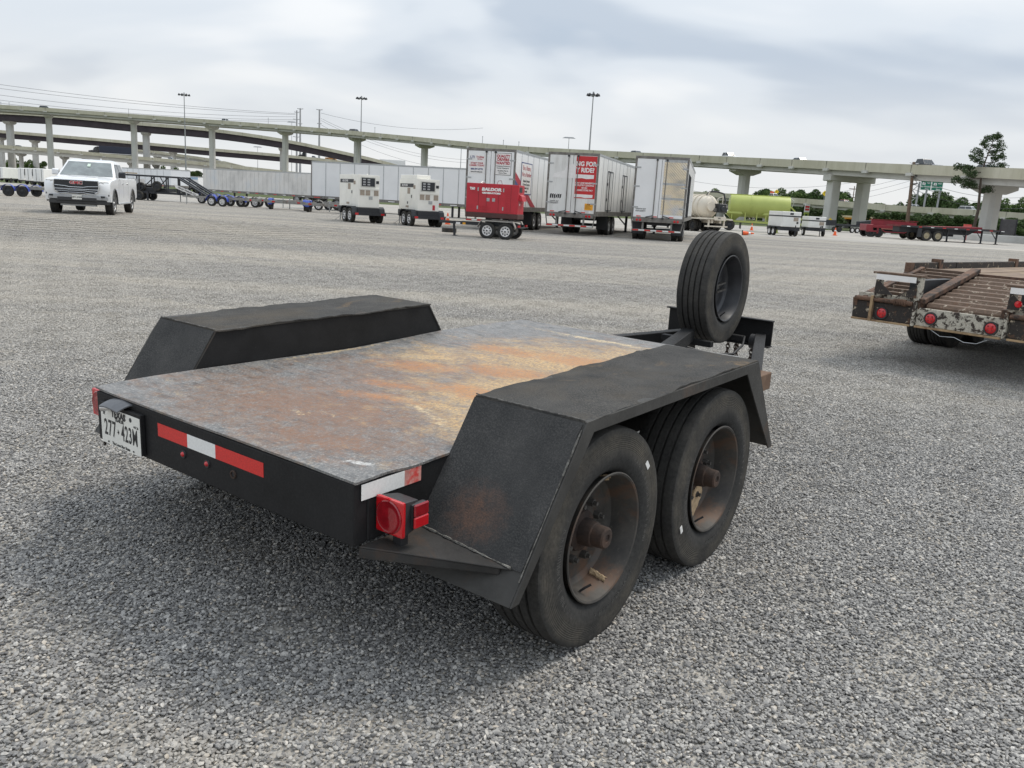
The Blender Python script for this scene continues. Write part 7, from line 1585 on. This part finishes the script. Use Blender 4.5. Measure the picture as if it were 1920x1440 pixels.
# ------------------------------------------------------------------ tanks on the right
CREAM = paint('cream_tank_paint', (0.66, 0.60, 0.50), 0.5, 0, 0.1, 1.2, (0.40, 0.33, 0.25), 1.5, 0.6, 0.85)
LIME = paint('lime_tank_paint', (0.38, 0.43, 0.11), 0.45, 0, 0.08, 0.8, (0.26, 0.33, 0.06), 1.1, 0.6, 0.85)
def vacuum_trailer():
    p = at_z(1334, 435, 0); hd = rad(2)
    rear = Vector((p.x, p.y, 0)); r = thing('vacuum_tanker', 'cream ribbed vacuum tank trailer with pump and hose at its rear', 'tank trailer', rear, -rad(-24))
    R_, zc, L = 0.92, 1.98, 9.5
    dome = [(-0.38, 0.001), (-0.36, R_ * 0.35), (-0.26, R_ * 0.68), (-0.10, R_ * 0.9), (0.08, R_)]
    MB().lathe([(y + 0.7, rr) for y, rr in dome] + [(L, R_), (L + 0.2, R_ * 0.7), (L + 0.3, 0.001)], 36, 'y', (0, 0, zc)).build('tank', CREAM, r, smooth=40)
    for i in range(10): MB().lathe([(1.0 + i * 0.62, R_ + 0.001), (1.0 + i * 0.62, R_ + 0.09), (1.12 + i * 0.62, R_ + 0.09), (1.12 + i * 0.62, R_ + 0.001)], 32, 'y', (0, 0, zc)).build('stiffening_ring', CREAM, r)
    MB().cyl((-0.18, 0.42, zc + 0.05), (-0.18, 0.16, zc + 0.05), 0.30, n=20).cyl((-0.18, 0.16, zc + 0.05), (-0.18, 0.10, zc + 0.05), 0.36, n=20).build('manway', CREAM, r)
    MB().box(0.30, 1.12, -0.30, 0.38, zc - 0.40, zc + 0.30).cyl((0.65, -0.4, zc - 0.1), (0.65, 0.3, zc - 0.1), 0.22, n=12).build('pump', DARK, r, bevel=0.03); MB().cyl((0.2, 0.0, zc - 0.2), (0.2, 0.3, zc - 0.2), 0.16, n=12).cyl((1.0, -0.35, zc + 0.1), (1.0, -0.3, zc + 0.1), 0.12, n=10).build('valve', STEEL_D, r)
    MB().tube([(-0.1, 1.0, zc + R_), (0.0, 0.8, zc + R_ + 0.28), (0.5, 0.5, zc + R_ + 0.33), (1.0, 0.2, zc + R_ + 0.18), (1.15, 0.1, zc + 0.5), (1.0, 0.0, zc + 0.2)], 0.07, 8).build('hose', INK, r, smooth=60)
    MB().bar((0.5, 0.3, zc + 0.7), (0.95, 0.2, zc + 0.9), 0.06, 0.06).bar((0.95, 0.2, zc + 0.9), (0.95, 0.2, zc + 0.3), 0.06, 0.06).bar((0.5, 0.3, zc + 0.7), (0.5, 0.2, zc + 0.3), 0.06, 0.06).bar((-0.3, 0.6, zc + R_), (-0.1, 0.6, zc + R_ + 0.3), 0.06, 0.06).build('hose_rack', CREAM, r)
    MB().box(-0.9, 1.15, -0.7, 0.9, 1.02, 1.12).box(-0.35, 0.75, -0.72, -0.60, 0.95, 1.25).build('rear_platform', CREAM, r); text('VAC', 0.16, INK, r, (0.1, -0.725, 1.12), XR, UP, 0.001, 0.006)
    MB().hexa([(-2.1, 0.0, 1.0), (-0.9, -0.6, 1.0), (-0.9, 3.2, 1.0), (-2.1, 3.2, 1.0), (-2.1, 0.0, 1.08), (-0.9, -0.6, 1.08), (-0.9, 3.2, 1.08), (-2.1, 3.2, 1.08)]).build('fender_deck', CREAM, r)
    MB().hexa([(1.15, -0.6, 1.0), (2.0, 0.0, 1.0), (2.0, 3.2, 1.0), (1.15, 3.2, 1.0), (1.15, -0.6, 1.08), (2.0, 0.0, 1.08), (2.0, 3.2, 1.08), (1.15, 3.2, 1.08)]).build('fender_deck', CREAM, r)
    MB().box(-0.5, -0.3, -0.5, L, 0.72, 1.0).box(0.3, 0.5, -0.5, L, 0.72, 1.0).build('chassis_rail', CREAM, r)
    for x in (-0.75, 0.75): MB().box(x - 0.06, x + 0.06, -0.55, -0.45, 0.40, 1.0).build('bumper_post', CREAM, r)
    MB().box(-1.1, 1.1, -0.56, -0.46, 0.42, 0.52).build('bumper', CREAM, r)
    MB().tube([(-0.75, -0.3, 0.6), (-0.6, -0.3, 0.25), (-0.25, -0.3, 0.15), (0.0, -0.3, 0.35)], 0.07, 8).build('hose', INK, r)
    for y in (1.0, 2.25):
        for x, s in ((-1.12, -1), (-0.80, -1), (0.80, 1), (1.12, 1)): simple_wheel(0.5, 0.28, DARK, r, (x, y, 0.5), s, n=18)
    for x in (-0.8, 0.8): MB().box(x - 0.07, x + 0.07, L - 2, L - 1.86, 0, 1.0).build('landing_leg', DARK, r)
vacuum_trailer()
def lime_tank():
    A = at_d(1368, 380, 79); B = at_d(1484, 384, 78); d = B - A; d.z = 0
    r = thing('pneumatic_tanker', 'lime green dry bulk tank trailer with two hopper cones', 'tank trailer', (A.x, A.y, 0), math.atan2(d.y, d.x)); L = d.length
    R_ = 1.02; zc = 2.32; yc = 1.1
    MB().lathe([(-0.05, 0.001), (0.0, R_ * 0.6), (0.12, R_ * 0.98), (0.2, R_), (L - 0.15, R_), (L - 0.02, R_ * 0.96), (L, 0.001)], 40, 'x', (0, yc, zc)).build('tank', LIME, r, smooth=40)
    MB().lathe([(L * 0.36, R_ + 0.001), (L * 0.36, R_ + 0.04), (L * 0.375, R_ + 0.04), (L * 0.375, R_ + 0.001)], 40, 'x', (0, yc, zc)).build('band', LIME, r)
    MB().box(0, L - 0.05, yc - 0.14, yc + 0.14, zc + R_ - 0.02, zc + R_ + 0.07).build('walkway', LIME, r)
    for cx in (L * 0.10, L * 0.70):
        w_ = 0.78; MB().add([(cx - w_, yc - 0.9, zc - 0.72), (cx + w_, yc - 0.9, zc - 0.72), (cx + w_, yc + 0.9, zc - 0.72), (cx - w_, yc + 0.9, zc - 0.72), (cx, yc, zc - 1.52), (cx, yc - 0.72, zc + 0.05)], [(0, 4, 1), (1, 4, 2), (2, 4, 3), (3, 4, 0), (0, 1, 5), (0, 5, 3), (1, 2, 5), (3, 5, 2)]).build('hopper', LIME, r)
    for x in (L * 0.06, L * 0.28, L * 0.47, L * 0.62, L * 0.84): MB().box(x - 0.05, x + 0.05, yc - 0.85, yc - 0.75, 0.95, 1.75).build('stanchion', LIME, r)
    MB().box(-0.3, L * 0.98, yc - 0.86, yc - 0.76, 0.80, 0.97).box(-0.3, L * 0.98, yc + 0.76, yc + 0.86, 0.80, 0.97).build('side_rail', LIME, r)
    MB().bar((L, yc - 0.5, zc + 0.2), (L + 1.6, yc - 0.5, 0.95), 0.12, 0.12).box(L - 0.1, L + 2.9, yc - 0.8, yc + 0.8, 0.85, 1.0).bar((L + 2.4, yc - 0.4, 1.0), (L + 2.4, yc - 0.4, 1.7), 0.08, 0.08).build('gooseneck', LIME, r)
    MB().tube([(L - 0.1, yc, zc + R_), (L + 0.3, yc, zc + R_ - 0.3), (L + 0.25, yc, zc + 0.2), (L, yc, zc)], 0.04, 6).build('pipe', GALV, r)
    for y in (yc - 0.7, yc + 0.7):
        MB().box(L * 0.80, L * 0.84, y - 0.06, y + 0.06, 0, 0.8).box(L * 0.78, L * 0.86, y - 0.12, y + 0.12, 0, 0.06).bar((L * 0.82, y, 0.45), (L * 0.66, y, 0.8), 0.06, 0.06).build('landing_leg', LIME, r)
        MB().box(L * 0.22, L * 0.235, y - 0.05, y + 0.05, 0.2, 0.8).build('drop_pipe', DARK, r)
    for x in (-0.9, 0.2):
        for y in (yc - 1.0, yc + 1.0): simple_wheel(0.5, 0.3, DARK, r, (x, y, 0.5), 1, n=16).rotation_euler = (0, 0, -PI / 2 if y < yc else PI / 2)
lime_tank()
# ------------------------------------------------------------------ red drop-deck and black flatbed
def low_trailers():
    A = at_z(1752, 452, 0); B = at_z(1840, 455, 0); f = Vector((0.985, 0.17, 0)).normalized(); ang = math.atan2(f.y, f.x)
    # black flatbed: local x to its front (right)
    O = at_z(1748, 452.5, 0) - f * 3.6
    r = thing('flatbed_semi_trailer', 'black flatbed semi-trailer with headboard, standing on its legs', 'trailer', (O.x, O.y, 0), ang)
    L = 11.3; BL = DARK
    MB().box(0, L, 0, 2.5, 1.28, 1.42).build('deck', paint('worn_red_deck', (0.16, 0.035, 0.035), 0.8, 0, 0.3, 2), r)
    MB().box(0, L, -0.03, -0.002, 1.24, 1.40).build('side_rail', BL, r)
    for i in range(9): MB().box(0.6 + i * 1.3, 0.95 + i * 1.3, -0.04, -0.031, 1.29, 1.36).build('reflective_tape', (TAPE_W, TAPE_R)[i % 2], r)
    MB().hexa([(0.3, 0.7, 0.75), (L - 3.4, 0.7, 0.75), (L - 3.4, 1.8, 0.75), (0.3, 1.8, 0.75), (0.3, 0.7, 1.27), (L - 2.4, 0.7, 1.27), (L - 2.4, 1.8, 1.27), (0.3, 1.8, 1.27)]).build('main_beam', BL, r)
    MB().hexa([(L - 1.0, 0.2, 1.42), (L + 1.9, 0.2, 1.0), (L + 1.9, 2.3, 1.0), (L - 1.0, 2.3, 1.42), (L - 1.0, 0.2, 1.46), (L + 1.9, 0.2, 1.06), (L + 1.9, 2.3, 1.06), (L - 1.0, 2.3, 1.46)]).build('neck', BL, r)
    hb = MB(); hb.box(L - 0.35, L + 1.3, 0.05, 0.15, 1.05, 2.55); hb.build('headboard', paint('black_headboard', (0.05, 0.048, 0.05), 0.7, 0, 0.2, 2), r, bevel=0.02)
    MB().box(L - 0.40, L - 0.34, 0.0, 0.2, 1.0, 2.6).box(L + 1.29, L + 1.36, 0.0, 0.2, 1.0, 2.6).build('headboard_post', BL, r)
    for x in (2.9, 4.15):
        for y in (0.15, 2.35): simple_wheel(0.52, 0.3, paint('tan_rim', (0.34, 0.29, 0.19), 0.6), r, (x, y, 0.52), 1, n=20, rr=0.30).rotation_euler = (0, 0, -PI / 2 if y < 1 else PI / 2)
    MB().box(1.85, 2.3, -0.02, 0.1, 0.35, 1.2).build('mud_flap', BL, r)
    for x in (5.4, 7.4, 9.2, 10.9): MB().box(x, x + 0.12, 0.4, 0.52, 0, 1.25).box(x - 0.1, x + 0.2, 0.3, 0.6, 0, 0.06).bar((x, 0.45, 0.5), (x - 0.6, 0.45, 1.2), 0.06, 0.06).build('support_leg', BL, r)
    # red drop-deck behind and to the left
    O2 = at_z(1622, 443.5, 0); f2 = Vector((0.96, -0.10, 0)).normalized()
    r = thing('lowbed_trailer', 'long low dark red drop-deck trailer with an upright red beam on its deck', 'trailer', (O2.x, O2.y, 0), math.atan2(f2.y, f2.x))
    RD = paint('lowbed_red', (0.24, 0.022, 0.032), 0.5, 0, 0.15, 2, (0.12, 0.02, 0.02), 1.5, 0.55, 0.8)
    MB().box(0.0, 0.7, 0.0, 2.5, 0.62, 1.30).build('rear_bulkhead', RD, r, bevel=0.04)
    MB().hexa([(0.7, 0.9, 1.16), (5.3, 0.9, 1.12), (5.3, 1.1, 1.12), (0.7, 1.1, 1.16), (0.7, 0.9, 1.80), (5.3, 0.9, 1.72), (5.3, 1.1, 1.72), (0.7, 1.1, 1.80)]).build('side_beam', RD, r, bevel=0.03)
    MB().box(0.6, 5.4, 0.86, 1.14, 1.80, 1.86).build('beam_flange', RD, r)
    MB().hexa([(0.7, 0.0, 0.98), (11.5, 0.0, 0.98), (11.5, 2.5, 0.98), (0.7, 2.5, 0.98), (0.7, 0.0, 1.20), (11.5, 0.0, 1.62), (11.5, 2.5, 1.62), (0.7, 2.5, 1.20)]).build('deck', RD, r)
    MB().box(1.5, 5.4, -0.05, -0.001, 0.86, 0.96).build('side_step', paint('salmon_rail', (0.36, 0.13, 0.10), 0.6), r)
    MB().tube([(1.6, -0.02, 0.80), (1.9, -0.02, 0.6), (3.9, -0.02, 0.6), (4.3, -0.02, 0.85), (4.3, -0.02, 1.0)], 0.05, 6).build('guard_pipe', RD, r)
    MB().box(0.1, 0.25, -0.02, 0.2, 0.5, 0.9).box(1.1, 1.25, -0.02, 0.2, 0.4, 0.97).box(0.0, 1.3, -0.02, 0.1, 0.55, 0.68).build('rear_frame', RD, r); MB().box(0.8, 9, 0.6, 1.9, 0.5, 0.975).build('main_beam', DARK, r)
    for i, x in enumerate((0.5, 1.35, 4.6, 6.3)):
        for y in (0.2, 2.3): simple_wheel(0.45, 0.3, (DARK, DARK, paint('tan_rim', (0.34, 0.29, 0.19), 0.6), DARK)[i], r, (x, y, 0.45), 1, n=18, rr=0.27).rotation_euler = (0, 0, -PI / 2 if y < 1 else PI / 2)
    MB().box(2.0, 2.5, -0.04, -0.001, 0.35, 0.5).build('plate', PRINT_W, r)
low_trailers()
def far_right_bits():
    p = at_z(1582, 436, 0); r = thing('gooseneck_trailer', 'dark gooseneck trailer with white wheels under the paired piers', 'trailer', p, rad(20))
    MB().box(-3, 4, 0, 2, 0.8, 1.05).hexa([(3, .6, 1.05), (5.5, .6, 1.4), (5.5, 1.4, 1.4), (3, 1.4, 1.05), (3, .6, 1.5), (5.5, .6, 1.8), (5.5, 1.4, 1.8), (3, 1.4, 1.5)]).box(-2, -1.2, 0.2, 1.6, 1.05, 1.5).build('frame', DARK, r)
    for i in range(3): simple_wheel(0.36, 0.22, PRINT_W, r, (1.2 + i * 0.8, -0.05, 0.36), 1, n=12).rotation_euler = (0, 0, -PI / 2)
    for i in range(2): simple_wheel(0.36, 0.22, DARK, r, (-1.6 + i * 0.8, -0.05, 0.36), 1, n=12).rotation_euler = (0, 0, -PI / 2)
    p = at_z(1813, 447, 0); p.y += 6
    o = MB().box(-0.3, 0.3, -0.3, 0.3, 0.0, 0.55).box(-0.2, 0.2, -0.34, -0.31, 0.2, 0.4).box(-0.33, 0.33, -0.33, 0.33, 0.55, 0.62).build('utility_cabinet', flat('cabinet_orange', (0.60, 0.10, 0.04)), None, bevel=0.03); o.location = p; tag(o, 'orange red cabinet on the ground behind the black flatbed', 'cabinet')
    p = at_d(1813, 431, 102); o = MB().box(-0.45, 0.45, -0.1, 0.1, -0.25, 0.3).box(-0.06, 0.06, -0.08, 0.08, -1.6, -0.25).build('yard_sign', flat('sign_red', (0.55, 0.08, 0.07)), None); p.z = 1.6; o.location = p; tag(o, 'small red and white sign board behind the black flatbed', 'sign')
    small_vehicle('suv', CARG, at_z(1597, 429, 0) + Vector((6, 30, 0)), rad(30), 'dark car parked under the petrol station canopy', group='cars at the petrol station')
    small_vehicle('pickup', CARS, at_z(1610, 429, 0) + Vector((9, 30, 0)), rad(60), 'grey pickup parked under the petrol station canopy', group='cars at the petrol station')
    # low barrier along the yard edge at the right
    a, b = at_z(1800, 447, 0), at_z(1990, 458, 0)
    a = Vector((52, 108, 0)); b = Vector((105, 100, 0)); d = b - a; o = MB().box(0, d.length, -0.3, 0.3, -0.1, 0.85).build('concrete_barrier', CONC, None, bevel=0.1); o.location = a; o.rotation_euler = (0, 0, math.atan2(d.y, d.x)); tag(o, 'long low concrete barrier at the edge of the yard behind the black flatbed', 'barrier')
far_right_bits()

# ------------------------------------------------------------------ small trailers with blue fenders (left)
BEAMG = paint('greyish_bare_steel', (0.26, 0.255, 0.24), 0.55, 0.3, 0.2, 5, (0.15, 0.11, 0.08), 3, 0.52, 0.75)
def utility_trailer(loc, ang, label, fend=BLUE, L=4.6, rim=PRINT_W, tall=0.0, wheels=2, group='low utility trailers with blue fenders'):
    """local x = to the towing end"""
    r = thing('utility_trailer', label, 'trailer', loc, ang, group); w = 1.0
    for s in (-1, 1):
        MB().box(-L / 2, L / 2, s * w - 0.04, s * w + 0.04, 0.50, 0.66).build('side_rail', BEAMG, r)
        for k in range(wheels):
            x = -0.42 + k * 0.84
            simple_wheel(0.34, 0.2, rim, r, (x, s * (w + 0.2), 0.34), 1, rr=0.20, spokes=6, n=18).rotation_euler = (0, 0, s * PI / 2)
            o = MB()
            for i in range(8):
                a0, a1 = PI * i / 8, PI * (i + 1) / 8; q = lambda a, rr_: (x + rr_ * math.cos(a), 0.36 + rr_ * math.sin(a))
                (xa, za), (xb, zb_), (xc, zc), (xd, zd) = q(a0, 0.43), q(a1, 0.43), q(a1, 0.41), q(a0, 0.41); ya, yb_ = s * (w + 0.06), s * (w + 0.33)
                o.add([(xa, ya, za), (xa, yb_, za), (xb, yb_, zb_), (xb, ya, zb_), (xd, ya, zd), (xd, yb_, zd), (xc, yb_, zc), (xc, ya, zc)], [(0, 1, 2, 3), (7, 6, 5, 4), (0, 4, 5, 1), (2, 6, 7, 3), (1, 5, 6, 2), (0, 3, 7, 4)])
            o.build('fender', fend, r, smooth=40)
    for i in range(7): MB().box(-L / 2 + i * L / 6.2, -L / 2 + i * L / 6.2 + 0.08, -w + 0.041, w - 0.041, 0.51, 0.60).build('crossmember', BEAMG, r)
    MB().box(-L / 2 - 0.06, -L / 2, -w - 0.3, w + 0.3, 0.48, 0.66).build('rear_bar', BEAMG, r)
    for s in (-1, 1): MB().box(-L / 2 - 0.075, -L / 2 - 0.061, s * 0.75, s * 0.95, 0.53, 0.62).build('tail_lamp', LENS2, r)
    MB().bar((L / 2, -0.9, 0.56), (L / 2 + 1.2, 0, 0.56), 0.08, 0.1).bar((L / 2, 0.9, 0.56), (L / 2 + 1.2, 0, 0.56), 0.08, 0.1).build('tow_bar', BEAMG, r)
    MB().cyl((L / 2 + 0.8, 0.15, 0.0), (L / 2 + 0.8, 0.15, 0.8), 0.04, n=6).build('jack', GALV, r)
    return r
utility_trailer(at_z(30, 368.5, 0) + Vector((0, 0.8, 0)), rad(10), 'low trailer with two blue fenders parked apart to the left of the pickup', L=4.4, rim=DARK, group=None)
utility_trailer(at_z(414, 387.5, 0) + Vector((0, 1.2, 0)), rad(168), 'blue fender trailer with white wheels in front of the silver semi-trailer', group=None)
utility_trailer(at_z(385, 382, 0) + Vector((0.3, 1.2, 0)), rad(172), 'blue fender trailer half hidden behind the ramp of the black car hauler', L=4.0, group=None)
utility_trailer(at_z(473, 389, 0) + Vector((0, 1.2, 0)), rad(172), 'grey fender trailer with white wheels beside the silver semi-trailer wheels', fend=BEAMG, L=5.4, group=None)
utility_trailer(at_z(530, 394.5, 0) + Vector((0, 1.5, 0)), rad(100), 'blue fender trailer seen from its end under the silver semi-trailer nose', L=3.6, rim=DARK, group=None)
utility_trailer(at_z(566, 394, 0) + Vector((0.4, 3.5, 0)), rad(175), 'bare steel trailer between the two end-on blue fender trailers', fend=BEAMG, L=4.0, group=None)
utility_trailer(at_z(603, 400, 0) + Vector((0, 1.5, 0)), rad(95), 'blue fender trailer seen from its end beside the first white generator', L=3.6, rim=DARK, group=None)
def car_hauler():
    p = at_z(285, 376, 0); r = thing('car_hauler_trailer', 'black two-level car hauler trailer with raised loading ramps and a spare tyre', 'trailer', p, rad(-4))
    BK = DARK; L = 5.1; zu = 1.80
    MB().box(-1.7, L - 0.6, -0.9, -0.8, 0.55, 0.70).box(-1.7, L - 0.6, 0.9, 1.0, 0.55, 0.70).build('lower_rail', BK, r)
    MB().box(-1.8, 2.7, -0.95, -0.85, zu, zu + 0.12).box(-1.8, 2.7, 0.95, 1.05, zu, zu + 0.12).build('upper_rail', BK, r)
    for x in (-1.7, -0.5, 0.7, 1.8, 2.6):
        for y in (-0.9, 1.0): MB().bar((x, y, 0.6), (x, y, zu), 0.08, 0.08).build('post', BK, r)
    for x, x2 in ((-0.5, 0.7), (0.7, 1.8), (1.8, 1.2)): MB().bar((x, -0.9, 0.7), (x2, -0.9, zu), 0.06, 0.06).build('brace', BK, r)
    for y in (-0.95, -0.4, 0.4, 1.0): MB().bar((2.5, y, zu + 0.08), (L, y, 0.48), 0.24, 0.09).build('loading_ramp', BK, r)
    MB().hexa([(2.5, -1.09, 1.05), (4.3, -1.09, 0.42), (4.3, -1.06, 0.42), (2.5, -1.06, 1.05), (2.3, -1.09, 1.38), (4.25, -1.09, 0.70), (4.25, -1.06, 0.70), (2.3, -1.06, 1.38)]).build('banner', PRINT_W, r)
    text('TEXAS TRAILER CO', 0.17, INK, r, (3.34, -1.10, 0.885), (0.944, 0, -0.33), (0.33, 0, 0.944), 0.001, 0.004)
    for x in (-1.3, -0.5):
        for y in (-1.0, 1.1): simple_wheel(0.36, 0.22, DARK, r, (x, y, 0.36), 1, n=18).rotation_euler = (0, 0, -PI / 2 if y < 0 else PI / 2)
    for x in (-1.35, -0.45): simple_wheel(0.34, 0.22, DARK, r, (x, -0.75, 1.02), 1, n=18, name='carried_wheel').rotation_euler = (0, 0, -PI / 2)
    simple_wheel(0.36, 0.22, DARK, r, (0.95, -0.98, 1.15), 1, n=18, name='spare_wheel').rotation_euler = (0, 0, -PI / 2)
    MB().box(-1.8, 1.6, -0.7, 0.8, 0.72, 0.98).build('deck_load', BK, r); MB().box(-1.6, -0.8, -0.5, 0.5, 1.0, 1.6).build('tool_box', paint('pale_tool_box', (0.5, 0.5, 0.5), 0.5), r)
    MB().box(0.1, 0.22, -1.0, -0.9, 0.0, 0.7).build('support_leg', BK, r)
    MB().bar((-1.8, -0.98, zu + 0.2), (-0.6, -0.98, zu + 0.2), 0.08, 0.08).build('top_bar', paint('tan_bar', (0.40, 0.30, 0.18), 0.7), r)
car_hauler()
# ------------------------------------------------------------------ far left rows
def enclosed_trailer(u, v, Z, label, mat=WHITE, wpx=12, hpx=17, nose=False, group='small white box trailers in the far row'):
    p = at_d(u, v, Z); p.z = 0; Wd = wpx * Z / CAM_F; H = max(1.6, hpx * Z / CAM_F)
    r = thing('box_trailer', label, 'trailer', p, 0, group)
    MB().box(-Wd / 2, Wd / 2, 0, 5, 0.6, 0.6 + H).build('box_body', mat, r, bevel=0.06)
    MB().box(-Wd / 2 + 0.1, Wd / 2 - 0.1, 0.3, 5.5, 0.45, 0.6).build('frame', DARK, r)
    MB().box(-0.02, 0.02, -0.015, -0.001, 0.7, 0.5 + H).build('door_seam', DARK, r)
    if nose: MB().box(Wd / 2 + 0.005, Wd / 2 + 0.25, 0.2, 0.5, 0.6 + H * 0.4, 0.6 + H * 0.95).build('cooling_unit', DARK, r)
    for s in (-1, 1): simple_wheel(0.36, 0.2, DARK, r, (s * (Wd / 2 - 0.05), 2.0, 0.36), s, n=12)
enclosed_trailer(40, 345, 115, 'white box trailer with dark cooling unit beside the low small white box', wpx=11, hpx=15, nose=True); enclosed_trailer(54, 346, 110, 'white box trailer with dark cooling unit beside a wide plain white box', wpx=12, hpx=16, nose=True)
enclosed_trailer(69, 347, 105, 'widest plain white box trailer in the far row behind the pickup', wpx=13, hpx=18); enclosed_trailer(79, 347, 104, 'narrow plain white box trailer half hidden by the pickup mirror', wpx=8, hpx=19)
enclosed_trailer(20, 344, 130, 'low small white box trailer in front of the far warehouse', wpx=10, hpx=11); enclosed_trailer(2, 343, 125, 'plain white box trailer at the far end of the row by the warehouse', wpx=9, hpx=14)
b_, L_ = broadside('pale grey box trailer with tan bar broadside behind the car hauler', at_d(228, 313, 112), at_d(320, 328, 104), 1.0, 3.0, PANEL_B, ribs=1.6, wheels_at=(0.15, 0.25), legs_at=0.8)
b_, L_ = broadside('short white box trailer with blue top edge beside the aluminium semi-trailer', at_d(318, 325, 118), at_d(371, 329, 116), 1.0, 2.4, PANEL_W, name='box_trailer', ribs=1.3, wheels_at=(0.45, 0.6), legs_at=0.85)
MB().box(0, L_, -0.03, -0.014, 2.0, 2.3).build('blue_stripe', paint('pale_blue', (0.30, 0.42, 0.55), 0.5), b_)
def far_building():
    A = at_d(-60, 330, 240); B = at_d(75, 338, 240); d = B - A; d.z = 0
    r = thing('warehouse', 'low dark roofed warehouse with pale front far behind the pickup', 'building', (A.x, A.y, 0), math.atan2(d.y, d.x)); L = d.length
    zt = at_d(20, 322, 240).z
    MB().box(0, L, 0, 12, 0, zt - 1.4).build('wall', paint('warehouse_wall', (0.5, 0.5, 0.47), 0.8), r)
    MB().box(-0.6, L + 0.6, -2.0, 12.6, zt - 1.4, zt).build('roof', paint('warehouse_roof', (0.16, 0.16, 0.17), 0.8), r)
    for i in range(7): MB().box(1.5 + i * 2.9, 3.1 + i * 2.9, -0.05, 0.02, 0.4, 1.9).build('window', GLASS, r)
    for i in range(6): MB().box(0.5 + i * 3.6, 0.7 + i * 3.6, -1.9, -1.7, 0, zt - 1.4).build('post', GALV, r)
far_building()
small_vehicle('pickup', CARS, at_d(15, 343, 150) * 1.0 * 1.0 - Vector((0, 0, at_d(15, 343, 150).z)), rad(80), 'silver pickup parked in front of the far warehouse', group='vehicles parked far left')
small_vehicle('suv', CARK, at_d(33, 344, 150) - Vector((0, 0, at_d(33, 344, 150).z)), rad(70), 'black car parked in front of the far warehouse', group='vehicles parked far left')
# grass verge beyond the yard
def verge():
    t = NT('verge_grass', 0.95, 0, 0.2); t.color(t.ramp(t.noise(0.4, 7, 0.7), [(0.3, (0.05, 0.075, 0.025)), (0.7, (0.11, 0.125, 0.05))]))
    m = MB(); m.grid(40, 4, lambda u, v: (-420 + 900 * u, 128 + 190 * v - 40 * max(0, u - 0.45) * (1 - v), 0.006))
    o = m.build('grass_verge', t.m); structure(o)
verge()
